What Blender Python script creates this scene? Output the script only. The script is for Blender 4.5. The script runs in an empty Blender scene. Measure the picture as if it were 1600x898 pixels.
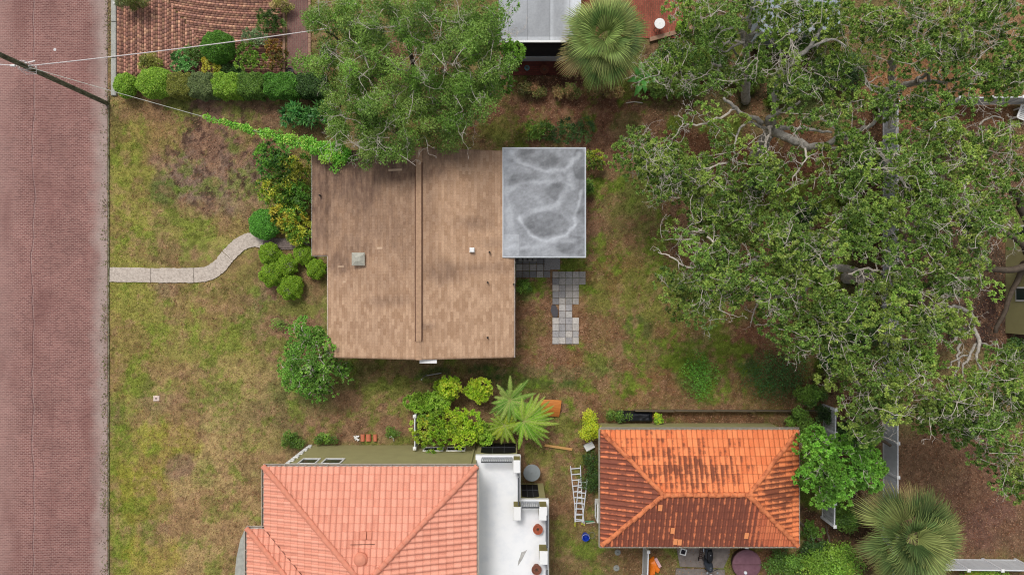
import bpy, bmesh, math, random
import numpy as np
from mathutils import Vector, Matrix

R = math.radians
random.seed(7)
rng = np.random.default_rng(11)
SC = bpy.context.scene
COL = SC.collection

# ---------------------------------------------------------------- camera, sky, sun, exposure
H = 37.33                                   # drone height above the lawn, metres
cam_d = bpy.data.cameras.new("camera"); cam_d.lens = 24.0; cam_d.sensor_width = 36.0
cam_d.clip_end = 6000.0; cam_d.clip_start = 0.1
cam = bpy.data.objects.new("camera", cam_d); COL.objects.link(cam)
cam.location = (0, 0, H); cam.rotation_euler = (0, 0, 0)
SC.camera = cam

SUN_EL, SUN_AZ = R(58), R(-20)              # azimuth clockwise from +Y
w = bpy.data.worlds.new("World"); SC.world = w; w.use_nodes = True
nt = w.node_tree; nt.nodes.clear()
sky = nt.nodes.new("ShaderNodeTexSky"); sky.sky_type = 'NISHITA'; sky.sun_disc = False
sky.sun_elevation = SUN_EL; sky.sun_rotation = SUN_AZ
sky.air_density = 1.0; sky.dust_density = 4.0; sky.ozone_density = 1.0
hs = nt.nodes.new("ShaderNodeHueSaturation"); hs.inputs["Saturation"].default_value = 0.30
bg = nt.nodes.new("ShaderNodeBackground"); bg.inputs[1].default_value = 0.15
wo = nt.nodes.new("ShaderNodeOutputWorld")
nt.links.new(sky.outputs[0], hs.inputs["Color"]); nt.links.new(hs.outputs[0], bg.inputs[0])
nt.links.new(bg.outputs[0], wo.inputs[0])
sd = bpy.data.lights.new("sun", 'SUN'); sd.energy = 1.5; sd.angle = R(14); sd.color = (1.0, 0.965, 0.91)
so = bpy.data.objects.new("sun", sd); COL.objects.link(so)
sdir = Vector((math.sin(SUN_AZ) * math.cos(SUN_EL), math.cos(SUN_AZ) * math.cos(SUN_EL), math.sin(SUN_EL)))
so.rotation_euler = sdir.to_track_quat('Z', 'Y').to_euler(); so.location = sdir * 60
SC.view_settings.view_transform = 'Standard'; SC.view_settings.look = 'None'
SC.view_settings.gamma = 1.0; SC.view_settings.use_curve_mapping = False
SC.view_settings.exposure = -0.08
SC.render.engine = 'CYCLES'
SC.cycles.use_denoising = True
SC.cycles.denoising_prefilter = 'NONE'; SC.cycles.denoising_input_passes = 'RGB_ALBEDO_NORMAL'
SC.cycles.filter_width = 1.15
SC.cycles.max_bounces = 6; SC.cycles.diffuse_bounces = 3; SC.cycles.transmission_bounces = 3
SC.cycles.transparent_max_bounces = 4
SC.cycles.caustics_reflective = False; SC.cycles.caustics_refractive = False

# ---------------------------------------------------------------- helpers
F = 1600 / 36.0 * 24.0                       # photo pixels per unit slope
def G(px, py, z=0.0):
    k = (H - z) / F
    return Vector(((px - 800) * k, -(py - 449) * k, z))
def gx(px, z=0.0): return (px - 800) * (H - z) / F
def gy(py, z=0.0): return -(py - 449) * (H - z) / F
def S(n, z=0.0): return n * (H - z) / F      # pixel length to metres

def lin(r, g, b):
    f = lambda c: (c / 255 / 12.92) if c <= 10 else (((c / 255) + .055) / 1.055) ** 2.4
    return (f(r), f(g), f(b))

MATS = {}
def mat(name, col, rough=0.7, spec=0.3, metal=0.0, noise=0.0, nscale=8.0, bump=0.0, bscale=60.0, col2=None, stretch=None, dist=0.0, thr=None):
    """A procedural surface: base colour, broken up by noise towards col2, with a fine bump."""
    if name in MATS: return MATS[name]
    m = bpy.data.materials.new(name); m.use_nodes = True
    t = m.node_tree; b = t.nodes["Principled BSDF"]
    b.inputs["Roughness"].default_value = rough; b.inputs["Specular IOR Level"].default_value = spec
    b.inputs["Metallic"].default_value = metal
    c1 = (*col, 1); c2 = (*(col2 if col2 else tuple(c * (1 - noise) for c in col)), 1)
    tc = t.nodes.new("ShaderNodeTexCoord"); mp = t.nodes.new("ShaderNodeMapping")
    if stretch: mp.inputs["Scale"].default_value = stretch
    t.links.new(tc.outputs["Object"], mp.inputs[0])
    n = t.nodes.new("ShaderNodeTexNoise"); n.inputs["Scale"].default_value = nscale
    n.inputs["Detail"].default_value = 6; n.inputs["Roughness"].default_value = .65; n.inputs["Distortion"].default_value = dist
    t.links.new(mp.outputs[0], n.inputs["Vector"])
    r = t.nodes.new("ShaderNodeMapRange")
    lo, hi = thr if thr else (.3, .7)
    r.inputs[1].default_value = lo; r.inputs[2].default_value = hi
    t.links.new(n.outputs[0], r.inputs[0])
    mx = t.nodes.new("ShaderNodeMix"); mx.data_type = 'RGBA'
    mx.inputs[6].default_value = c1; mx.inputs[7].default_value = c2
    t.links.new(r.outputs[0], mx.inputs[0]); t.links.new(mx.outputs[2], b.inputs["Base Color"])
    if bump:
        n2 = t.nodes.new("ShaderNodeTexNoise"); n2.inputs["Scale"].default_value = bscale; n2.inputs["Detail"].default_value = 4
        t.links.new(tc.outputs["Object"], n2.inputs["Vector"])
        bp = t.nodes.new("ShaderNodeBump"); bp.inputs["Strength"].default_value = bump; bp.inputs["Distance"].default_value = .02
        t.links.new(n2.outputs[0], bp.inputs["Height"]); t.links.new(bp.outputs[0], b.inputs["Normal"])
    MATS[name] = m
    return m

def vmat(name, rough=0.6, spec=0.25, trans=0.0, nscale=0, namp=0.0, bump=0.0):
    """Colour from the mesh's own 'col' attribute (leaf, tile or grass colours)."""
    if name in MATS: return MATS[name]
    m = bpy.data.materials.new(name); m.use_nodes = True
    t = m.node_tree; b = t.nodes["Principled BSDF"]; out = t.nodes["Material Output"]
    b.inputs["Roughness"].default_value = rough; b.inputs["Specular IOR Level"].default_value = spec
    a = t.nodes.new("ShaderNodeAttribute"); a.attribute_name = "col"
    src = a.outputs["Color"]
    if namp:
        tc = t.nodes.new("ShaderNodeTexCoord")
        n = t.nodes.new("ShaderNodeTexNoise"); n.inputs["Scale"].default_value = nscale; n.inputs["Detail"].default_value = 5
        n.inputs["Roughness"].default_value = .75
        t.links.new(tc.outputs["Object"], n.inputs["Vector"])
        r = t.nodes.new("ShaderNodeMapRange"); r.inputs[1].default_value = .3; r.inputs[2].default_value = .7
        r.inputs[3].default_value = 1 - namp; r.inputs[4].default_value = 1 + namp
        t.links.new(n.outputs[0], r.inputs[0])
        v = t.nodes.new("ShaderNodeVectorMath"); v.operation = 'SCALE'
        t.links.new(src, v.inputs[0]); t.links.new(r.outputs[0], v.inputs["Scale"])
        src = v.outputs[0]
        if bump:
            bp = t.nodes.new("ShaderNodeBump"); bp.inputs["Strength"].default_value = bump; bp.inputs["Distance"].default_value = .03
            t.links.new(n.outputs[0], bp.inputs["Height"]); t.links.new(bp.outputs[0], b.inputs["Normal"])
    t.links.new(src, b.inputs["Base Color"])
    if trans:
        tr = t.nodes.new("ShaderNodeBsdfTranslucent"); t.links.new(src, tr.inputs[0])
        ms = t.nodes.new("ShaderNodeMixShader"); ms.inputs[0].default_value = trans
        t.links.new(b.outputs[0], ms.inputs[1]); t.links.new(tr.outputs[0], ms.inputs[2])
        t.links.new(ms.outputs[0], out.inputs[0])
    MATS[name] = m
    return m

def tag(o, label=None, cat=None, group=None, kind=None):
    if label: o["label"] = label
    if cat: o["category"] = cat
    if group: o["group"] = group
    if kind: o["kind"] = kind
    return o
def thing(name, label, cat, loc=(0, 0, 0), rz=0.0, group=None):
    o = bpy.data.objects.new(name, None); COL.objects.link(o)
    o.empty_display_size = .2
    o.location = loc; o.rotation_euler = (0, 0, rz)
    return tag(o, label, cat, group)

class MB:
    """Collects shapes, links them as ONE mesh object. Coordinates are world (parent at world origin) unless parent has a transform."""
    def __init__(s): s.v = []; s.f = []; s.c = []; s.smooth = False
    def add(s, vs, fs, col=None):
        o = len(s.v); s.v += [tuple(v) for v in vs]; s.f += [tuple(i + o for i in f) for f in fs]
        if col is not None: s.c += [(*col, 1.0)] * len(vs)
    def box(s, x0, x1, y0, y1, z0, z1, col=None):
        vs = [(x, y, z) for z in (z0, z1) for y in (y0, y1) for x in (x0, x1)]
        s.add(vs, [(0, 2, 3, 1), (4, 5, 7, 6), (0, 1, 5, 4), (2, 6, 7, 3), (0, 4, 6, 2), (1, 3, 7, 5)], col)
    def bevbox(s, x0, x1, y0, y1, z0, z1, b=.02, col=None):
        """box with chamfered top edges"""
        vs = [(x0, y0, z0), (x1, y0, z0), (x1, y1, z0), (x0, y1, z0),
              (x0, y0, z1 - b), (x1, y0, z1 - b), (x1, y1, z1 - b), (x0, y1, z1 - b),
              (x0 + b, y0 + b, z1), (x1 - b, y0 + b, z1), (x1 - b, y1 - b, z1), (x0 + b, y1 - b, z1)]
        fs = [(3, 2, 1, 0), (8, 9, 10, 11)]
        for k in range(4):
            j = (k + 1) % 4
            fs += [(k, j, j + 4, k + 4), (k + 4, j + 4, j + 8, k + 8)]
        s.add(vs, fs, col)
    def obox(s, c, ax, ay, az, col=None):
        """oriented box: centre and three half-axis vectors"""
        c = Vector(c); ax = Vector(ax); ay = Vector(ay); az = Vector(az)
        vs = [c + ax * i + ay * j + az * k for k in (-1, 1) for j in (-1, 1) for i in (-1, 1)]
        s.add(vs, [(0, 2, 3, 1), (4, 5, 7, 6), (0, 1, 5, 4), (2, 6, 7, 3), (0, 4, 6, 2), (1, 3, 7, 5)], col)
    def bar(s, a, b, w, h, col=None):
        a = Vector(a); b = Vector(b); d = b - a; L = d.length; d.normalize()
        up = Vector((0, 0, 1)) if abs(d.z) < .95 else Vector((1, 0, 0))
        sx = d.cross(up).normalized(); up = sx.cross(d)
        s.obox((a + b) / 2, d * L / 2, sx * w / 2, up * h / 2, col)
    def prism(s, poly, z0, z1, col=None):
        n = len(poly)
        vs = [(x, y, z0) for x, y in poly] + [(x, y, z1) for x, y in poly]
        fs = [tuple(range(n - 1, -1, -1)), tuple(range(n, 2 * n))] + [(i, (i + 1) % n, (i + 1) % n + n, i + n) for i in range(n)]
        s.add(vs, fs, col)
    def tube(s, pts, rad, n=6, col=None, cap=True):
        pts = [Vector(p) for p in pts]
        if not hasattr(rad, '__len__'): rad = [rad] * len(pts)
        vs = []; fs = []; prev = None
        for i, p in enumerate(pts):
            d = (pts[min(i + 1, len(pts) - 1)] - pts[max(i - 1, 0)])
            if d.length < 1e-6: d = Vector((0, 0, 1))
            d.normalize()
            if prev is None:
                a = Vector((0, 0, 1)) if abs(d.z) < .9 else Vector((1, 0, 0))
                x = d.cross(a).normalized()
            else:
                x = (prev - d * prev.dot(d))
                x = x.normalized() if x.length > 1e-5 else d.orthogonal().normalized()
            prev = x; y = d.cross(x)
            for k in range(n):
                t = 2 * math.pi * k / n
                vs.append(p + (x * math.cos(t) + y * math.sin(t)) * rad[i])
        for i in range(len(pts) - 1):
            for k in range(n):
                j = (k + 1) % n
                fs.append((i * n + k, i * n + j, (i + 1) * n + j, (i + 1) * n + k))
        if cap:
            fs.append(tuple(range(n - 1, -1, -1))); m = (len(pts) - 1) * n
            fs.append(tuple(range(m, m + n)))
        s.add(vs, fs, col)
    def lathe(s, prof, c=(0, 0, 0), n=24, col=None):
        """profile [(r,z)...] turned about z at c"""
        vs = []; fs = []
        for r, z in prof:
            for k in range(n):
                t = 2 * math.pi * k / n
                vs.append((c[0] + r * math.cos(t), c[1] + r * math.sin(t), c[2] + z))
        for i in range(len(prof) - 1):
            for k in range(n):
                j = (k + 1) % n
                fs.append((i * n + k, i * n + j, (i + 1) * n + j, (i + 1) * n + k))
        if prof[0][0] > 1e-4: fs.append(tuple(range(n - 1, -1, -1)))
        if prof[-1][0] > 1e-4:
            m = (len(prof) - 1) * n; fs.append(tuple(range(m, m + n)))
        s.add(vs, fs, col)
    def build(s, name, m, parent=None, smooth=False, kind=None):
        me = bpy.data.meshes.new(name); me.from_pydata(s.v, [], s.f)
        if s.c and len(s.c) == len(s.v):
            a = me.color_attributes.new("col", 'FLOAT_COLOR', 'POINT')
            a.data.foreach_set("color", np.array(s.c, np.float32).ravel())
        if m: me.materials.append(m)
        if smooth: me.polygons.foreach_set("use_smooth", [True] * len(me.polygons))
        me.update()
        o = bpy.data.objects.new(name, me); COL.objects.link(o)
        if parent:
            o.parent = parent
        if kind: o["kind"] = kind
        return o

def npmesh(name, V, Q, C, m, parent=None, k=4, kind=None):
    """fast mesh of k-gons: V (n,3), Q (f,k), C (n,3) point colours"""
    V = np.ascontiguousarray(V, np.float32); Q = np.ascontiguousarray(Q, np.int32)
    me = bpy.data.meshes.new(name)
    me.vertices.add(len(V)); me.vertices.foreach_set("co", V.ravel())
    me.loops.add(Q.size); me.loops.foreach_set("vertex_index", Q.ravel())
    me.polygons.add(len(Q)); me.polygons.foreach_set("loop_start", np.arange(0, Q.size, k, dtype=np.int32))
    me.update(calc_edges=True)
    if C is not None:
        a = me.color_attributes.new("col", 'FLOAT_COLOR', 'POINT')
        C4 = np.ones((len(V), 4), np.float32); C4[:, :3] = C
        a.data.foreach_set("color", C4.ravel())
    me.materials.append(m)
    o = bpy.data.objects.new(name, me); COL.objects.link(o)
    if parent: o.parent = parent
    if kind: o["kind"] = kind
    return o

def hash2(ix, iy, seed):
    h = (ix.astype(np.int64) * 374761393 + iy.astype(np.int64) * 668265263 + seed * 974711) & 0xffffffff
    h = ((h ^ (h >> 13)) * 1274126177) & 0xffffffff
    return ((h ^ (h >> 16)) & 0xffffff) / float(0xffffff)
def vnoise(x, y, sc, seed=0, octv=4, gain=.55):
    tot = 0; amp = 1; nrm = 0; x = np.asarray(x) / sc; y = np.asarray(y) / sc
    for o in range(octv):
        ix = np.floor(x); iy = np.floor(y); fx = x - ix; fy = y - iy
        fx = fx * fx * (3 - 2 * fx); fy = fy * fy * (3 - 2 * fy)
        a = hash2(ix, iy, seed + o); b = hash2(ix + 1, iy, seed + o); c = hash2(ix, iy + 1, seed + o); d = hash2(ix + 1, iy + 1, seed + o)
        tot = tot + amp * ((a * (1 - fx) + b * fx) * (1 - fy) + (c * (1 - fx) + d * fx) * fy)
        nrm += amp; amp *= gain; x = x * 2.03 + 17.1; y = y * 2.03 + 5.3
    return tot / nrm

# ---------------------------------------------------------------- colours (linear albedo)
TAN = lin(150, 128, 88); OLIVE = lin(128, 118, 70); YGREEN = lin(132, 130, 62); LITTER = lin(126, 98, 76)
PINKTAN = lin(160, 132, 104); DIRT = lin(124, 100, 82); GREEN = lin(92, 106, 52); BRIGHT = lin(104, 124, 52)
RBROWN = lin(116, 88, 72); SOIL = lin(66, 50, 40); DKGREEN = lin(58, 86, 42); REDLIT = lin(118, 84, 66)
PURPLE = lin(84, 62, 56)
# ---------------------------------------------------------------- the lawn, dirt and leaf litter: one sheet
BLOBS = [  # px, py, rx, ry, colour, strength   (patches of real ground cover)
    # front garden
    (300, 400, 170, 270, OLIVE, 1), (205, 300, 40, 150, YGREEN, .75), (200, 540, 45, 110, YGREEN, .7), (300, 540, 100, 70, YGREEN, .35),
    (330, 240, 84, 94, lin(118, 98, 84), 1), (400, 200, 60, 40, RBROWN, .7), (345, 215, 50, 40, PURPLE, .35), (255, 200, 50, 35, lin(132, 112, 66), .7), (300, 180, 120, 22, RBROWN, .55),
    (262, 297, 26, 22, GREEN, .75), (255, 390, 60, 25, RBROWN, .30), (330, 360, 60, 25, YGREEN, .3), (390, 320, 25, 40, DIRT, .6),
    (450, 500, 60, 60, LITTER, .9), (430, 460, 45, 40, DIRT, .5), (255, 450, 22, 14, DIRT, .6), (395, 480, 25, 70, GREEN, .3), (340, 600, 110, 35, TAN, .55),
    (290, 625, 90, 16, DIRT, .4), (470, 610, 60, 30, GREEN, .45), (600, 610, 90, 30, LITTER, .8), (560, 590, 60, 20, GREEN, .45),
    (430, 240, 40, 30, RBROWN, .6), (470, 170, 60, 20, SOIL, .5),
    # verge and neighbour's front lawn below
    (300, 780, 150, 150, TAN, 1), (240, 700, 60, 55, YGREEN, .75), (192, 790, 22, 150, lin(116, 122, 52), .8), (255, 690, 45, 40, lin(142, 138, 58), .7),
    (225, 770, 45, 60, lin(130, 124, 50), .7), (282, 730, 24, 22, DIRT, .8), (320, 740, 18, 25, BRIGHT, .3), (240, 870, 45, 40, lin(140, 132, 52), .6),
    (240, 835, 26, 22, DIRT, .5), (340, 665, 40, 14, BRIGHT, .3), (560, 665, 110, 20, LITTER, .85), (400, 690, 60, 22, OLIVE, .6),
    (395, 730, 30, 20, GREEN, .3),
    # behind the house
    (950, 300, 180, 180, LITTER, 1), (1000, 520, 260, 130, lin(122, 96, 64), 1), (985, 420, 50, 120, lin(104, 106, 52), .55),
    (960, 290, 40, 60, lin(100, 108, 50), .6), (1010, 320, 40, 50, BRIGHT, .4), (960, 440, 60, 50, lin(118, 98, 58), .5), (950, 560, 50, 26, lin(106, 116, 54), .65),
    (1020, 470, 55, 50, lin(112, 120, 54), .6), (935, 500, 22, 70, BRIGHT, .4), (1000, 515, 24, 20, DKGREEN, .55), (1010, 555, 40, 30, GREEN, .45),
    (900, 590, 90, 24, GREEN, .6), (1060, 500, 40, 30, lin(112, 118, 56), .4), (850, 500, 30, 80, LITTER, .7), (820, 450, 16, 20, GREEN, .8),
    (860, 185, 200, 32, REDLIT, .95), (1100, 250, 90, 60, lin(116, 78, 58), .8), (990, 195, 40, 22, GREEN, .55), (940, 235, 40, 40, RBROWN, .6),
    (1170, 530, 60, 70, lin(122, 86, 66), .95), (1220, 590, 90, 45, DKGREEN, .85), (1095, 580, 40, 50, GREEN, .75), (1130, 470, 70, 40, GREEN, .4),
    (1150, 610, 40, 24, LITTER, .7), (1290, 600, 35, 40, SOIL, .8), (1250, 350, 90, 100, lin(98, 68, 52), .7), (1240, 240, 90, 60, lin(112, 74, 54), .8),
    (760, 595, 120, 26, DKGREEN, .85), (700, 600, 40, 20, RBROWN, .5), (830, 600, 40, 24, lin(98, 100, 46), .5), (870, 580, 60, 14, LITTER, .5),
    # side yard by the ladders
    (880, 740, 60, 120, lin(134, 106, 78), 1), (920, 860, 70, 45, lin(120, 104, 70), .9), (925, 845, 34, 24, lin(104, 116, 52), .75), (870, 750, 20, 40, GREEN, .3),
    (860, 650, 40, 20, LITTER, .8), (1050, 660, 180, 14, lin(90, 66, 46), .8), (1000, 872, 60, 26, lin(112, 96, 62), .7), (1190, 880, 60, 30, lin(104, 70, 50), .7),
    (925, 740, 14, 70, SOIL, .7), (820, 700, 30, 30, RBROWN, .5),
    # right-hand yards
    (1330, 760, 75, 160, SOIL, .9), (1500, 770, 130, 110, RBROWN, 1), (1460, 730, 60, 60, lin(128, 104, 76), .5), (1560, 830, 60, 40, lin(118, 86, 76), .5),
    (1150, 90, 130, 70, DKGREEN, .7), (1290, 130, 60, 60, DKGREEN, .7), (1360, 480, 40, 160, DKGREEN, .5), (1500, 350, 120, 200, lin(92, 76, 66), .9), (1360, 300, 40, 200, SOIL, .8), (1590, 60, 40, 70, lin(150, 118, 84), .9), (1470, 150, 120, 60, lin(150, 104, 72), .7),
    (1570, 500, 50, 60, lin(74, 56, 54), .8), (1550, 885, 70, 10, SOIL, .6),
    # neighbour's garden above
    (960, 120, 160, 34, lin(78, 54, 44), .9), (1150, 80, 140, 80, SOIL, .8), (380, 110, 160, 45, SOIL, .9), (640, 110, 180, 60, SOIL, .8), (960, 150, 100, 10, REDLIT, .6),
]
def ground_col(x, y):
    x = np.asarray(x, float); y = np.asarray(y, float)
    px = x / H * F + 800; py = 449 - y / H * F
    c = np.empty(x.shape + (3,)); c[:] = lin(118, 104, 70)
    wx = (vnoise(x, y, 2.2, 5, 5, .65) - .5) * 90; wy = (vnoise(x, y, 2.2, 9, 5, .65) - .5) * 90
    for i, (bx, by, rx, ry, col, st) in enumerate(BLOBS):
        d = np.sqrt(((px + wx * min(1, rx / 60) - bx) / rx) ** 2 + ((py + wy * min(1, ry / 60) - by) / ry) ** 2)
        f = np.clip((1.18 - d) / .45, 0, 1); f = f * f * (3 - 2 * f) * st
        c = c * (1 - f[..., None]) + np.array(col) * f[..., None]
    # small patches
    n1 = vnoise(x, y, 1.1, 21, 5, .7); n2 = vnoise(x, y, .45, 33, 4, .7); n3 = vnoise(x, y, .6, 77, 4, .7)
    n4 = vnoise(x, y, 2.6, 91, 6, .7); back = ((px > 805) & (px < 1330) & (py > 150) & (py < 640)) * 1.0
    k = (np.clip((n1 - .50) / .10, 0, 1) * (.55 + .30 * back))[..., None]
    inyard = ((px > 172) & (px < 1330))[..., None]
    c = np.where(inyard, c * (1 - k) + np.array(lin(102, 122, 42)) * k, c)
    k = (np.clip((n4 - .52) / .07, 0, 1) * (.45 + .2 * back))[..., None]
    c = c * (1 - k) + np.array(lin(124, 92, 70)) * k
    n5 = vnoise(x, y, .32, 131, 3, .6); dz = np.clip(1.2 - np.hypot((px - 335) / 85, (py - 245) / 90), 0, 1)
    k = (np.clip((n5 - .56) / .05, 0, 1) * np.clip(dz * 3, 0.22, 1) * .8)[..., None]
    c = c * (1 - k) + np.array(lin(72, 54, 48)) * k
    k = np.clip((n3 - .58) / .1, 0, 1)[..., None] * .4
    c = c * (1 - k) + np.array(lin(150, 118, 92)) * k
    k = np.clip((.40 - n2) / .12, 0, 1)[..., None] * .45
    c = c * (1 - k) + c * np.array([.42, .40, .40]) * k
    c = c * (.50 + 1.0 * vnoise(x, y, .2, 51, 3, .85)[..., None])
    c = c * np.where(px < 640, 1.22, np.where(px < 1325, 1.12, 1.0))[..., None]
    return c

def axis(lo, hi, step, far):
    a = np.arange(lo, hi + 1e-6, step)
    e = []; d = 2.0; p = hi
    while p < far: p += d; e.append(p); d *= 1.7
    e2 = []; d = 2.0; p = lo
    while p > -far: p -= d; e2.append(p); d *= 1.7
    return np.array(e2[::-1] + list(a) + e)
X = axis(-30, 30, .085, 1800); Y = axis(-17.5, 17.5, .085, 1800)
XX, YY = np.meshgrid(X, Y)
ZZ = -.045 + .045 * vnoise(XX, YY, .5, 3, 3) * (np.abs(XX) < 32)
V = np.stack([XX, YY, ZZ], -1).reshape(-1, 3)
nx, ny = len(X), len(Y)
i = np.arange((ny - 1) * (nx - 1)); r_ = i // (nx - 1); c_ = i % (nx - 1); a = r_ * nx + c_
Q = np.stack([a, a + 1, a + nx + 1, a + nx], -1)
gm = vmat("ground_cover", rough=.95, spec=.05, nscale=20, namp=.62, bump=1.0)
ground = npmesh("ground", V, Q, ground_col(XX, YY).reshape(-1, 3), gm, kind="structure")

# ---- areas without loose growth (pixels at ground level)
KEEP_OFF = [(-200, 166, -50, 950), (166, 450, -50, 118), (440, 482, -50, 118), (488, 804, 231, 560), (786, 915, 231, 402), (412, 760, 700, 950), (760, 862, 712, 950),
            (936, 1249, 665, 853), (700, 1068, -50, 118), (380, 412, 822, 950)]
def free(px, py):
    ok = np.ones(px.shape, bool)
    for x0, x1, y0, y1 in KEEP_OFF: ok &= ~((px > x0) & (px < x1) & (py > y0) & (py < y1))
    # the front path and rear pavers
    ok &= ~((px > 172) & (px < 345) & (np.abs(py - 428) < 11))
    ok &= ~((px > 862) & (px < 914) & (py > 424) & (py < 536) & ~((px > 903) & (py > 480))) & ~((px > 806) & (px < 876) & (py > 400) & (py < 434))
    ok &= ~(((px - 345) / 62) ** 2 + ((py - 395) / 38) ** 2 < 1) | (py < 372)
    return ok
def scatter(n, seed):
    g = np.random.default_rng(seed)
    px = g.uniform(150, 1610, n); py = g.uniform(-10, 908, n)
    m = free(px, py); px = px[m]; py = py[m]
    return (px - 800) * H / F, -(py - 449) * H / F, g
# grass blades: greener where the ground is green
x, y, g = scatter(330000, 4)
C = ground_col(x, y)
greenness = C[:, 1] / (C[:, 0] + 1e-4)
keep = g.random(len(x)) < np.clip((greenness - .62) * 2.6, .12, 1)
x, y, C = x[keep], y[keep], C[keep]; n = len(x)
ang = g.uniform(0, 2 * np.pi, n); L = g.uniform(.05, .13, n); wd = g.uniform(.008, .018, n); lean = g.uniform(.3, 1.0, n)
tip = np.stack([x + np.cos(ang) * L * lean, y + np.sin(ang) * L * lean, L * (1.1 - lean * .7)], -1)
b1 = np.stack([x - np.sin(ang) * wd, y + np.cos(ang) * wd, np.full(n, -.02)], -1)
b2 = np.stack([x + np.sin(ang) * wd, y - np.cos(ang) * wd, np.full(n, -.02)], -1)
V = np.stack([b1, b2, tip], 1).reshape(-1, 3); Q = np.arange(3 * n).reshape(-1, 3)
jit = g.uniform(.6, 1.7, (n, 1)); tint = np.where(g.random((n, 1)) < .3, np.array([[1.15, 1.0, .8]]), np.array([[.88, 1.12, .8]]))
CC = np.repeat(np.clip(C * jit * tint, 0, .6), 3, 0)
tag(npmesh("grass", V, Q, CC, vmat("grass_blades", .8, .1, .2), k=3, kind="stuff"), "short patchy grass, green and straw coloured, over the yards")
# fallen leaves
x, y, g = scatter(210000, 8)
C = ground_col(x, y); greenness = C[:, 1] / (C[:, 0] + 1e-4)
px = x / H * F + 800
keep = g.random(len(x)) < np.clip((.98 - greenness) * 2.4, .03, 1) * np.where(px < 640, .45, 1)
x, y, C = x[keep], y[keep], C[keep]; n = len(x)
ang = g.uniform(0, 2 * np.pi, n); L = g.uniform(.02, .055, n); wd = L * g.uniform(.35, .6, n)
d = np.stack([np.cos(ang), np.sin(ang), g.uniform(-.35, .35, n)], -1) * L[:, None]
s_ = np.stack([-np.sin(ang), np.cos(ang), g.uniform(-.5, .5, n)], -1) * wd[:, None]
c0 = np.stack([x, y, g.uniform(.012, .04, n)], -1)
V = np.stack([c0 - d, c0 - s_, c0 + d, c0 + s_], 1).reshape(-1, 3); Q = np.arange(4 * n).reshape(-1, 4)
pal = np.array([lin(150, 98, 70), lin(178, 136, 108), lin(110, 66, 48), lin(190, 152, 122), lin(136, 84, 52), lin(88, 58, 46)])
pc = pal[g.integers(0, len(pal), n)] * .6 + C * .4
tag(npmesh("leaf_litter", V, Q, np.repeat(pc, 4, 0), vmat("dry_leaves", .8, .1), kind="stuff"), "brown fallen oak leaves strewn over the bare ground")

BLOBS_DONE = True
# ---------------------------------------------------------------- brick street
def brick_mat(name, c1, c2, mortar, bw, rh, ms=.012, rot=0.0, bump=.4, wear=None, coords="Object", patch=.35):
    m = bpy.data.materials.new(name); m.use_nodes = True; t = m.node_tree; b = t.nodes["Principled BSDF"]
    b.inputs["Roughness"].default_value = .85; b.inputs["Specular IOR Level"].default_value = .2
    tc = t.nodes.new("ShaderNodeTexCoord"); mp = t.nodes.new("ShaderNodeMapping"); mp.inputs["Rotation"].default_value = (0, 0, rot)
    t.links.new(tc.outputs[coords], mp.inputs[0])
    wn = t.nodes.new("ShaderNodeTexNoise"); wn.inputs["Scale"].default_value = .9
    t.links.new(tc.outputs[coords], wn.inputs["Vector"])
    wv = t.nodes.new("ShaderNodeVectorMath"); wv.operation = 'SCALE'; wv.inputs["Scale"].default_value = .10 if wear else .04
    t.links.new(wn.outputs["Color"], wv.inputs[0])
    wa = t.nodes.new("ShaderNodeVectorMath"); t.links.new(mp.outputs[0], wa.inputs[0]); t.links.new(wv.outputs[0], wa.inputs[1])
    br = t.nodes.new("ShaderNodeTexBrick"); br.inputs["Scale"].default_value = 1
    br.inputs["Brick Width"].default_value = bw; br.inputs["Row Height"].default_value = rh; br.inputs["Mortar Size"].default_value = ms
    br.inputs["Mortar Smooth"].default_value = .3; br.inputs["Bias"].default_value = 0
    br.inputs["Color1"].default_value = (*c1, 1); br.inputs["Color2"].default_value = (*c2, 1); br.inputs["Mortar"].default_value = (*mortar, 1)
    t.links.new(wa.outputs[0], br.inputs["Vector"])
    n = t.nodes.new("ShaderNodeTexNoise"); n.inputs["Scale"].default_value = .55; n.inputs["Detail"].default_value = 8; n.inputs["Roughness"].default_value = .7
    t.links.new(tc.outputs[coords], n.inputs["Vector"])
    r = t.nodes.new("ShaderNodeMapRange"); r.inputs[1].default_value = .3; r.inputs[2].default_value = .7
    r.inputs[3].default_value = 1 - patch; r.inputs[4].default_value = 1 + patch * .8
    t.links.new(n.outputs[0], r.inputs[0])
    sc_ = t.nodes.new("ShaderNodeVectorMath"); sc_.operation = 'SCALE'
    t.links.new(br.outputs["Color"], sc_.inputs[0]); t.links.new(r.outputs[0], sc_.inputs["Scale"])
    src = sc_.outputs[0]
    if wear:
        src = wear(t, tc, src)
    t.links.new(src, b.inputs["Base Color"])
    bp = t.nodes.new("ShaderNodeBump"); bp.inputs["Strength"].default_value = bump; bp.inputs["Distance"].default_value = .01
    t.links.new(br.outputs["Fac"], bp.inputs["Height"]); bp.invert = True
    t.links.new(bp.outputs[0], b.inputs["Normal"])
    return m
def N(t, k, **kw):
    n = t.nodes.new(k)
    for a_, v in kw.items(): setattr(n, a_, v)
    return n
def mathn(t, op, a_, b_=None, clamp=False):
    n = t.nodes.new("ShaderNodeMath"); n.operation = op; n.use_clamp = clamp
    for i, q in enumerate((a_, b_)):
        if q is None: continue
        if hasattr(q, "links"): t.links.new(q, n.inputs[i])
        else: n.inputs[i].default_value = q
    return n.outputs[0]
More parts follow.
